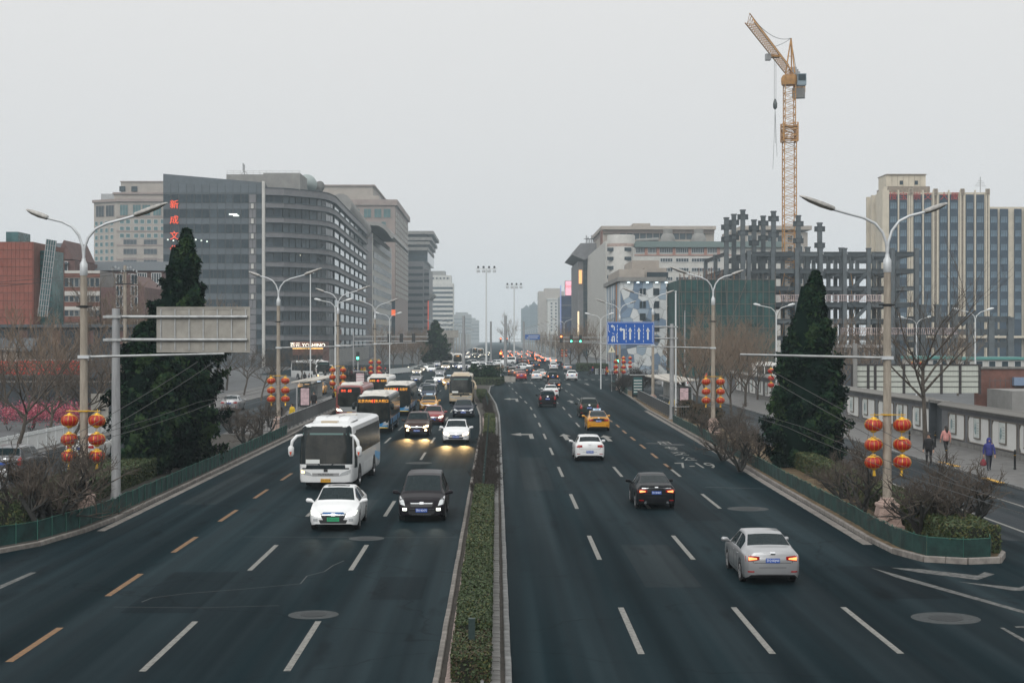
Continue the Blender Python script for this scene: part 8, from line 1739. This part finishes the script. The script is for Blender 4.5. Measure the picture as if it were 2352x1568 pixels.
# ================================================================ people, shelters, signals and small things
M_SKIN = mat('skin', (.42, .25, .18), .6); M_HAIR = mat('hair_black', (.012, .010, .010), .6); M_SHOE = mat('shoe_dark', (.02, .02, .022), .6); M_SHOEW = mat('shoe_white', (.55, .55, .55), .6)
def cl(n, c): return mat('cloth_' + n, c, .85, var=.2, scale=9, bump=.3, bscale=14)
C_PINK, C_BLUE, C_BLACK, C_YEL, C_DARK, C_ORG, C_CAMEL, C_HIVIZ = cl('pink', (.52, .24, .22)), cl('blue', (.03, .035, .16)), cl('black', (.012, .012, .014)), cl('yellow', (.60, .40, .02)), cl('navy', (.02, .023, .035)), cl('orange', (.6, .12, .02)), cl('camel', (.22, .14, .09)), cl('red', (.35, .03, .03))
def body_mesh(pose):
    """one skinned figure, 1.7 m, facing +y; walk / stand / sit"""
    st = .20 if pose == 'walk' else .0; V = []; E = []; Rd = []
    def v(p, r, par=None):
        V.append(p); Rd.append(r); i = len(V) - 1
        if par is not None: E.append((par, i))
        return i
    hip = v((0, 0, .90), .145); ch = v((0, .01, 1.12), .15, hip); sh = v((0, 0, 1.34), .15, ch); nk = v((0, .01, 1.46), .06, sh); hd = v((0, .03, 1.56), .095, nk); v((0, .025, 1.66), .085, hd)
    for s in (-1, 1):
        f = st * s
        if pose == 'sit': a = v((s * .10, .06, .86), .10, hip); k = v((s * .15, .46, .84), .075, a); n = v((s * .16, .46, .40), .055, k); v((s * .16, .58, .36), .05, n)
        else: a = v((s * .10, 0, .84), .105, hip); k = v((s * .105, f * .8 + .03, .47), .072, a); n = v((s * .11, f * 1.2 - (.05 if f < 0 else 0), .09), .045, k); v((s * .115, f * 1.2 + .13 - (.05 if f < 0 else 0), .045), .045, n)
        S_ = v((s * .19, 0, 1.36), .085, sh)
        if pose == 'sit': e = v((s * .26, .14, 1.12), .06, S_); h = v((s * .24, .40, 1.08), .045, e)
        else: e = v((s * .27, -f * .35, 1.08), .062, S_); h = v((s * .27, -f * .6 + .08, .84), .045, e)
        p = v((V[h][0], V[h][1] + .02, V[h][2] - .09), .038, h); v((V[p][0] - s * .03, V[p][1] + .02, V[p][2] - .06), .018, p); v((V[p][0] + s * .02, V[p][1] + .01, V[p][2] - .08), .018, p)
    me = bpy.data.meshes.new('body'); me.from_pydata(V, E, []); ts = _TS[0]; o = bpy.data.objects.new('body', me); ts.collection.objects.link(o)
    md = o.modifiers.new('skin', 'SKIN'); md.use_smooth_shade = True; o.modifiers.new('sub', 'SUBSURF').render_levels = 1; o.modifiers['sub'].levels = 1
    for d, r in zip(me.skin_vertices[0].data, Rd): d.radius = (r, r)
    me.skin_vertices[0].data[0].use_root = True
    vl = ts.view_layers[0]; vl.update(); m2 = bpy.data.meshes.new_from_object(o.evaluated_get(vl.depsgraph)); bpy.data.objects.remove(o)
    for _ in range(4): m2.materials.append(None)
    for p in m2.polygons:
        c = p.center; z = c.z; ax_ = abs(c.x)
        p.material_index = 2 if z > 1.43 or (ax_ > .2 and z < .86 and pose != 'sit') or (pose == 'sit' and c.y > .36 and z > 1.0) else (3 if z < .10 or (pose == 'sit' and z < .42) else (1 if z < .88 or (pose == 'sit' and z < .95) else 0))
    return m2
BODY = {p: body_mesh(p) for p in ('walk', 'stand', 'sit')}
hb_ = MB(); hb_.lathe([(.02, .13), (.07, .12), (.105, .06), (.112, 0), (.10, -.06), (.085, -.10)], (0, -.012, 1.60), 14); HAIR = hb_.mesh('hair', M_HAIR, 60)
hb_ = MB(); hb_.lathe([(.02, .13), (.07, .12), (.105, .06), (.11, 0)], (0, -.01, 1.60), 14); hb_.path([(0, -.07, 1.66), (0, -.11, 1.52), (0, -.15, 1.36), (0, -.16, 1.24)], [.08, .1, .085, .03], 8); HAIRL = hb_.mesh('long_hair', M_HAIR, 60)
hb_ = MB(); hb_.lathe([(.03, .15), (.09, .13), (.13, .04), (.13, -.06), (.14, -.16)], (0, -.03, 1.60), 14); HOOD = hb_.mesh('hood', M_HAIR, 60)
hb_ = MB(); hb_.lathe([(.15, .80 - .02), (.20, .84), (.19, 1.0), (.205, 1.22), (.2, 1.36), (.11, 1.46)], (0, 0, 0), 14); COAT = hb_.mesh('coat', M_HAIR, 60)
FACE = MB(); FACE.box((0, .13, 1.565), (.022, .03, .04)); [FACE.box((s * .036, .118, 1.60), (.02, .012, .012)) for s in (-1, 1)]; FACE.box((0, .118, 1.52), (.045, .01, .01)); FACE = FACE.mesh('face_features', mat('face_brown', (.16, .085, .06), .6))  # nose, eyes and mouth share one darker brown
def person(loc, rz, label, top, leg, pose='stand', hair='hair', h=1.7, hcol=None, shoe=M_SHOE, coat=True, group=None):
    t = thing('person', label, 'person', loc, rz, group); t.scale = (h / 1.7,) * 3
    b = put('body', BODY[pose], t)
    for s, m in zip(b.material_slots, (top, leg, M_SKIN, shoe)): s.link = 'OBJECT'; s.material = m
    hh = put({'hair': 'hair', 'long': 'hair', 'hood': 'hood', 'helmet': 'helmet'}[hair], {'hair': HAIR, 'long': HAIRL}.get(hair, HOOD), t); hcol and setmat(hh, hcol); put('face_features', FACE, t)
    if coat and pose != 'sit': setmat(put('coat', COAT, t), top)
    return t
pk = person((26.9, 93.5, .1), .1, 'person in a pink jacket and black trousers walking away along the poster wall', C_PINK, C_BLACK, 'walk', 'long', 1.62, shoe=M_SHOEW)
bl = person((25.7, 81.5, .1), math.pi - .1, 'person in a blue hooded coat carrying a red bag, walking closer at right', C_BLUE, C_DARK, 'walk', 'hood', 1.66, C_BLUE)
bg = thing('hand_bag', 'dark red bag held by the person in the blue coat', 'bag', (25.7 - .33, 81.4, .1)); b = MB(); b.lathe([(.02, .62), (.10, .56), (.17, .40), (.16, .28), (.08, .24)], n=10); obj('pouch', b, cl('maroon', (.18, .02, .03)), bg, 50); b = MB(); b.path([(-.05, 0, .6), (0, 0, .8), (.05, 0, .6)], .012, 5); obj('strap', b, M_BAND, bg)
person((23.8, 86, .0), 2.6, 'person in a long black coat half hidden by the shrubs at right', C_BLACK, C_BLACK, 'stand', 'hair', 1.75); person((-30.5, 116, .1), 2.5, 'person in dark clothes by the left notice board', C_BLACK, C_BLACK, 'stand')
person((-16.4, 119, .16), 2.0, 'person in camel trousers with a white bag at the left platform railing', C_BLACK, C_CAMEL, 'stand', 'long', 1.65); person((-16.0, 123, .16), 2.4, 'person in a yellow vest leaning at the left platform railing', C_YEL, C_BLACK, 'stand'); person((-17.2, 148, .16), 2.9, 'person in a black jacket standing on the left platform', C_BLACK, C_BLACK, 'stand', h=1.78); person((-16.3, 158, .16), 2.2, 'traffic warden in orange cap and yellow vest on the left platform', C_YEL, C_DARK, 'stand', 'helmet', 1.7, C_ORG)
wb = thing('shopping_bag', 'white shopping bag beside the person in camel trousers', 'bag', (-16.0, 118.8, .16)); b = MB(); b.lathe([(.05, .38), (.13, .42), (.16, .6), (.14, .78), (.05, .82)], n=8); obj('pouch', b, M_NICHE, wb, 50); b = MB(); b.path([(-.05, 0, .8), (0, 0, .9), (.05, 0, .8)], .012, 5); obj('handle', b, M_NICHE, wb)
person((15.6, 139, .1), .3, 'traffic warden in yellow jacket with orange cap at the right platform railing', C_YEL, C_YEL, 'stand', 'helmet', 1.7, C_ORG); person((27.5, 150, .1), 0, 'person in a dark coat walking along the far poster wall', C_DARK, C_BLACK, 'walk'); person((28.3, 143, .1), 0, 'person in black beside a dark tree at the far poster wall', C_BLACK, C_BLACK, 'stand'); person((31.5, 235, 0), 1.2, 'person in orange and red rain gear riding past the right corner', C_ORG, C_HIVIZ, 'walk', 'helmet', 1.7, C_HIVIZ)
# ---- scooters
def scooter_meshes():
    w = MB()
    for k in range(2): pass
    w.path([(.045, .22 * math.cos(a), .22 * math.sin(a)) for a in np.linspace(0, 2 * math.pi, 15)], .05, 6)
    body = MB(); body.path([(0, -.55, .62), (0, -.2, .60), (0, -.02, .32), (0, .3, .30), (0, .46, .55), (0, .5, .86)], [.10, .15, .13, .10, .12, .06], 8)
    bar = MB(); bar.path([(-.32, .42, 1.0), (0, .5, .95), (.32, .42, 1.0)], .02, 5); seat = MB(); seat.box((0, -.35, .76), (.28, .62, .1)); box_ = MB(); box_.box((0, -.72, .95), (.38, .32, .36)); lamp = MB(); lamp.lathe([(.06, 0), (.06, .02)], (0, 0, 0), 10)
    return w.mesh('wheel', M_TYRE, 60), body.mesh('frame', M_BAND, 50), bar.mesh('handlebar', M_RIMD, 50), seat.mesh('seat', M_SEAT), box_.mesh('cargo_box', M_BAND)
SM = scooter_meshes()
def scooter(loc, rz, lab, i, top, rider=True):
    t = thing('scooter', 'electric scooter ' + lab, 'scooter', loc, rz, 'scooters waiting at the crossing')
    for y in (.58, -.5): put('wheel', SM[0], t, (0, y, .25))
    setmat(put('frame', SM[1], t), [M_BAND, PAINT['bred'], PAINT['blue'], PAINT['pearl']][i % 4]); put('handlebar', SM[2], t); put('seat', SM[3], t)
    if i % 2: setmat(put('cargo_box', SM[4], t), [M_BAND, PAINT['yellow'], PAINT['bred']][i % 3])
    if rider: person(Vector(loc) + Vector((math.sin(rz) * .25, -math.cos(rz) * .25, -.03)), rz, 'rider of the scooter ' + lab, top, C_BLACK, 'sit', 'helmet', 1.7, [C_BLACK, C_HIVIZ, C_YEL][i % 3], group='scooter riders at the crossing')
tops = [C_BLACK, C_DARK, C_HIVIZ, C_BLACK, C_YEL, C_BLUE]
LCR = [(-19.5 - 1.25 * (k % 7) - .4 * (k // 7), 283 - 3.2 * (k // 7) + (k * 37 % 5) * .4) for k in range(14)]
for i, p in enumerate(LCR): scooter((*p, 0), math.pi + .2 * math.sin(i), f'{("first", "second", "third", "fourth", "fifth", "sixth", "seventh")[i % 7]} from the right in the {("front", "back")[1 - i // 7]} row at the left corner', i, tops[i % 6])
for i, (x, y) in enumerate(((18.9, 286), (20.2, 288), (21.4, 285), (22.8, 289), (17.6, 290))): scooter((x, y, 0), .3 * i, f'{("second", "third", "fourth", "rightmost", "leftmost")[i]} of the group at the right corner', i, tops[(i + 1) % 6])
cg = []
for i in range(34):
    x, y = (rnd.uniform(-31, -20), rnd.uniform(236, 300)) if i < 22 else (rnd.uniform(22, 34), rnd.uniform(300, 345)); person((x, y, 0), rnd.uniform(0, 6), 'distant pedestrian in the crowd at the ' + ('left' if i < 22 else 'right') + ' corner of the crossing', tops[i % 6], C_BLACK, 'walk' if i % 2 else 'stand', group='pedestrians crowding the crossing corners')
cp_ = person((XY(1060, 262), 262, 0), 0, 'traffic officer in dark uniform standing by the thick grey pole', C_BLACK, C_BLACK, 'stand')
# ---- bollards
b = MB(); b.lathe([(.075, 0), (.075, .08), (.055, .1), (.055, .82), (.07, .84), (.07, .88), (.05, .9), (.06, .95), (.04, 1.02), (.01, 1.04)], n=10); bm1 = b.mesh('shaft', M_BAND, 40); b = MB(); b.lathe([(.058, .74), (.058, .76)], n=10); bm2 = b.mesh('gold_band', M_GOLD, 40)
for px, py, lab in ((2331, 1082, 'nearest, by the person in the blue coat'), (2174, 1069, 'below the person in pink'), (2148, 1030, 'left of the person in pink'), (2089, 1029, 'right of the nearest right lantern post')):
    p = G(px, py); t = thing('bollard', 'black bollard ' + lab, 'bollard', (p.x, p.y, .1), 0, 'black bollards along the right pavement'); put('shaft', bm1, t); put('gold_band', bm2, t)
for i, (px, py, w) in enumerate(((2180, 1065, 1.5), (2280, 1102, 1.2))): p = G(px, py, .14); tag(obj('kerb_paint', MB().box((p.x, p.y, .135), (.3, w * 2.2, .02)), mat('kerb_yellow', (.5, .27, .02), .7, var=.5, scale=4)), ['yellow painted kerb length by the middle bollards', 'yellow painted kerb length before the person in blue'][i], 'kerb paint')
# ---- bus shelters
def shelter(label, x, y0, y1, s):
    t = thing('bus_shelter', label, 'bus shelter', (x, (y0 + y1) / 2, .15)); L = (y1 - y0) / 2
    b = MB(); b.add([(-1.3, -L, 2.55), (1.3, -L, 2.75), (1.3, L, 2.75), (-1.3, L, 2.55), (-1.3, -L, 2.68), (1.3, -L, 2.85), (1.3, L, 2.85), (-1.3, L, 2.68)], [(3, 2, 1, 0), (4, 5, 6, 7), (0, 1, 5, 4), (1, 2, 6, 5), (2, 3, 7, 6), (3, 0, 4, 7)]); obj('canopy', b, mat('canopy_cream', (.42, .39, .34), .5), t)
    for k in range(5):
        y = -L + .3 + (2 * L - .6) * k / 4; obj('post', MB().box((s * .8, y, 1.3), (.14, .14, 2.6)), M_GPOLE, t)
        if k < 4: p = obj('ad_panel', MB().box((s * .8, y + (2 * L - .6) / 8, 1.25), (.1, (2 * L - .6) / 4 - .5, 1.7)), M_BAND, t); obj('ad_sheet', MB().box((s * .8 - s * .06, y + (2 * L - .6) / 8, 1.25), (.02, (2 * L - .6) / 4 - .7, 1.5)), mat('ad_pale', (.35, .36, .36), .4, var=.4, scale=1.2) if k % 2 else M_GLZT, p)
    obj('bench', MB().box((s * .4, 0, .45), (.4, 2 * L - 2, .06)), M_GPOLE, t)
    e = obj('end_panel', MB().box((0, -L + .1, 1.2), (1.0, .12, 1.9)), M_BAND, t); obj('end_poster', MB().box((0, -L + .03, 1.25), (.8, .02, 1.6)), mat('poster_pink', (.50, .36, .38), .5, var=.3, scale=2), e)
shelter('cream-roofed bus shelter on the left platform', -18.3, 150, 172, -1); shelter('cream-roofed bus shelter on the right platform', 18.0, 150, 176, 1)
for x, y, lab, m in ((-17.0, 196, 'tall pink poster panel at the far end of the left platform', mat('poster_pink', (.50, .36, .38), .5)), (15.9, 176, 'green route panel at the far end of the right platform', M_GLZT)):
    t = thing('route_panel', lab, 'sign', (x, y, .15)); obj('case', MB().box((0, 0, 1.4), (1.3, .2, 2.4)), M_BAND, t); obj('sheet', MB().box((0, -.12, 1.5), (1.0, .03, 1.9)), m, t); obj('cap', MB().box((0, 0, 2.7), (1.8, .3, .1)), M_GALV, t)
    for k in range(5): obj('route_strip', MB().box((0, -.14, .8 + .32 * k), (.9, .012, .1)), M_NICHE, t)
# ---- traffic signals
M_SIGD = mat('signal_black', (.012, .014, .015), .5); M_SG = emat('signal_green', (.1, 1.0, .55), 5.0); M_SR = emat('signal_red', (1.0, .22, .06), 5.0); M_SOFF = mat('signal_off', (.03, .03, .03), .4)
def signals(label, px_post, pys, Y, heads, px_end, back=False):
    x0 = XY(px_post, Y); t = thing('signal_gantry', label, 'traffic light', (x0, Y, 0)); zt = ZY(pys, Y); b = MB(); b.path([(0, 0, 0), (0, 0, zt + .8)], [.16, .11], 10); obj('post', b, M_GPOLE, t, 50)
    for dz in (0, -.75): b = MB(); b.path([(0, 0, zt + dz), (XY(px_end, Y) - x0, 0, zt + dz)], .07, 8); obj('arm', b, M_GALV, t, 60)
    for px, c in heads:
        h = obj('signal_head', MB().box((XY(px, Y) - x0, -.1, zt - .25), (.55, .3, 1.5)), M_SIGD, t)
        for k in range(3):
            on = not back and k == (2 if c == 'g' else 0); lm = MB(); cz = zt + .2 - .45 * k; lm.slab([(XY(px, Y) - x0 + .18 * math.cos(a), -.26, cz + .18 * math.sin(a)) for a in np.linspace(0, 2 * math.pi, 13)[:-1]], (0, .02, 0)); obj('lens', lm, (M_SG if c == 'g' else M_SR) if on else M_SOFF, h)
signals('traffic signal gantry at right with one red and two green lights', 1410, 775, 300, ((1289, 'r'), (1312, 'g'), (1333, 'g')), 1282); signals('traffic signal gantry at left with three dark signal backs', 812, 773, 262, ((894, 'g'), (922, 'g'), (950, 'g')), 984, True); signals('distant signal gantry over the road with red lights', 1215, 779, 470, ((1150, 'r'), (1164, 'r')), 1145)
def ped_signal(px, py, Y, c, lab):
    p = W(px, py, Y); t = thing('signal_post', lab, 'traffic light', (p.x, Y, 0)); b = MB(); b.path([(0, 0, 0), (0, 0, p.z)], .08, 8); obj('post', b, M_WPOLE, t, 50); h = obj('signal_head', MB().box((0, -.1, p.z), (.5, .3, 1.4)), M_SIGD, t); obj('lens', MB().box((0, -.27, p.z + (.3 if c == 'r' else -.3)), (.34, .03, .4)), M_SR if c == 'r' else M_SG, h)
ped_signal(1150, 815, 285, 'r', 'red signal on a slim post between the thick poles'); ped_signal(822, 818, 250, 'g', 'green pedestrian signal behind the left buses'); ped_signal(1418, 825, 250, 'g', 'green pedestrian signal left of the dark shrub at right')
wsn = thing('warning_sign', 'small white triangular warning sign below the blue lane sign', 'sign', (XY(1405, 205), 205, 0)); zz = ZY(802, 205); b = MB(); b.slab([(-.5, 0, zz - .4), (.5, 0, zz - .4), (0, 0, zz + .5)], (0, .03, 0)); obj('plate', b, mat('sign_cream', (.62, .58, .42), .5), wsn); obj('post', MB().tube((0, .06, 0), (0, .06, zz), .05, n=8), M_GPOLE, wsn); obj('symbol', MB().bb((-.05, -.01, zz - .25), (.05, -.002, zz + .15)), M_BAND, wsn)
for Y, p0, p1, a, c, lab, m in ((560, 1206, 1240, 768, 780, 'distant blue direction sign over the road', M_SIGNB), (430, 1015, 1053, 758, 775, 'distant grey sign seen from behind past the crossing', M_BACK)):
    t = thing('overhead_sign', lab, 'road sign', (XY((p0 + p1) / 2, Y), Y, 0)); w = XY(p1, Y) - XY(p0, Y); obj('board', MB().bb((-w / 2, -.05, ZY(c, Y)), (w / 2, .05, ZY(a, Y))), m, t); b = MB(); s_ = 1 if p0 > 1140 else -1; b.path([(s_ * (w / 2 + 4), .1, 0), (s_ * (w / 2 + 4), .1, ZY(a, Y))], .2, 8); b.path([(s_ * (w / 2 + 4), .1, ZY((a + c) / 2, Y)), (-s_ * w / 2, .1, ZY((a + c) / 2, Y))], .1, 6); obj('mast', b, M_GPOLE, t)
    if m is M_SIGNB: obj('lettering_band', MB().bb((-w / 2 + .6, -.07, ZY(776, Y)), (w / 2 - .8, -.055, ZY(774.5, Y))), M_SIGNW, t); obj('lettering_band', MB().bb((-w / 2 + 1.2, -.07, ZY(772, Y)), (w / 2 - .4, -.055, ZY(770.8, Y))), M_SIGNW, t)
# median posts
mp_ = MB().box((0, 0, .62), (.06, .06, 1.1)).mesh('post', mat('post_dark_green', (.012, .03, .028), .6))
mf = thing('median_fence', 'dark green post fence along the middle of the median', 'fence', (0, 0, 0))
obj('thick_post', MB().box((0, 0, .5), (.14, .14, 1.0)), MATS['post_dark_green'], mf, loc=(-.52, 33.2, .07))
for k in range(44): y = 66 + 1.9 * k + (28 if k > 27 else 0); put('post', mp_, mf, (-.55 if y < 120 else ipl([(120, -.55), (140, -.65), (165, -1.1)], y), y, .07))
obj('wire_rail', MB().beam((-.55, 66, 1.1), (-.55, 118, 1.1), .03), MATS['post_dark_green'], mf)
# ================================================================ haze
hb = MB().bb((-900, -80, -1.6), (900, 2700, 95)); HZ = bpy.data.materials.new('haze_air'); HZ.use_nodes = True; t = HZ.node_tree
t.nodes.remove(t.nodes['Principled BSDF']); v = t.nodes.new('ShaderNodeVolumePrincipled'); v.inputs['Color'].default_value = (.80, .93, 1.0, 1)
v.inputs['Density'].default_value = .00028; v.inputs['Anisotropy'].default_value = 0.0; t.links.new(v.outputs[0], t.nodes['Material Output'].inputs['Volume'])
tag(obj('haze', hb, HZ), kind='stuff')
if _TS: bpy.data.scenes.remove(_TS[0])
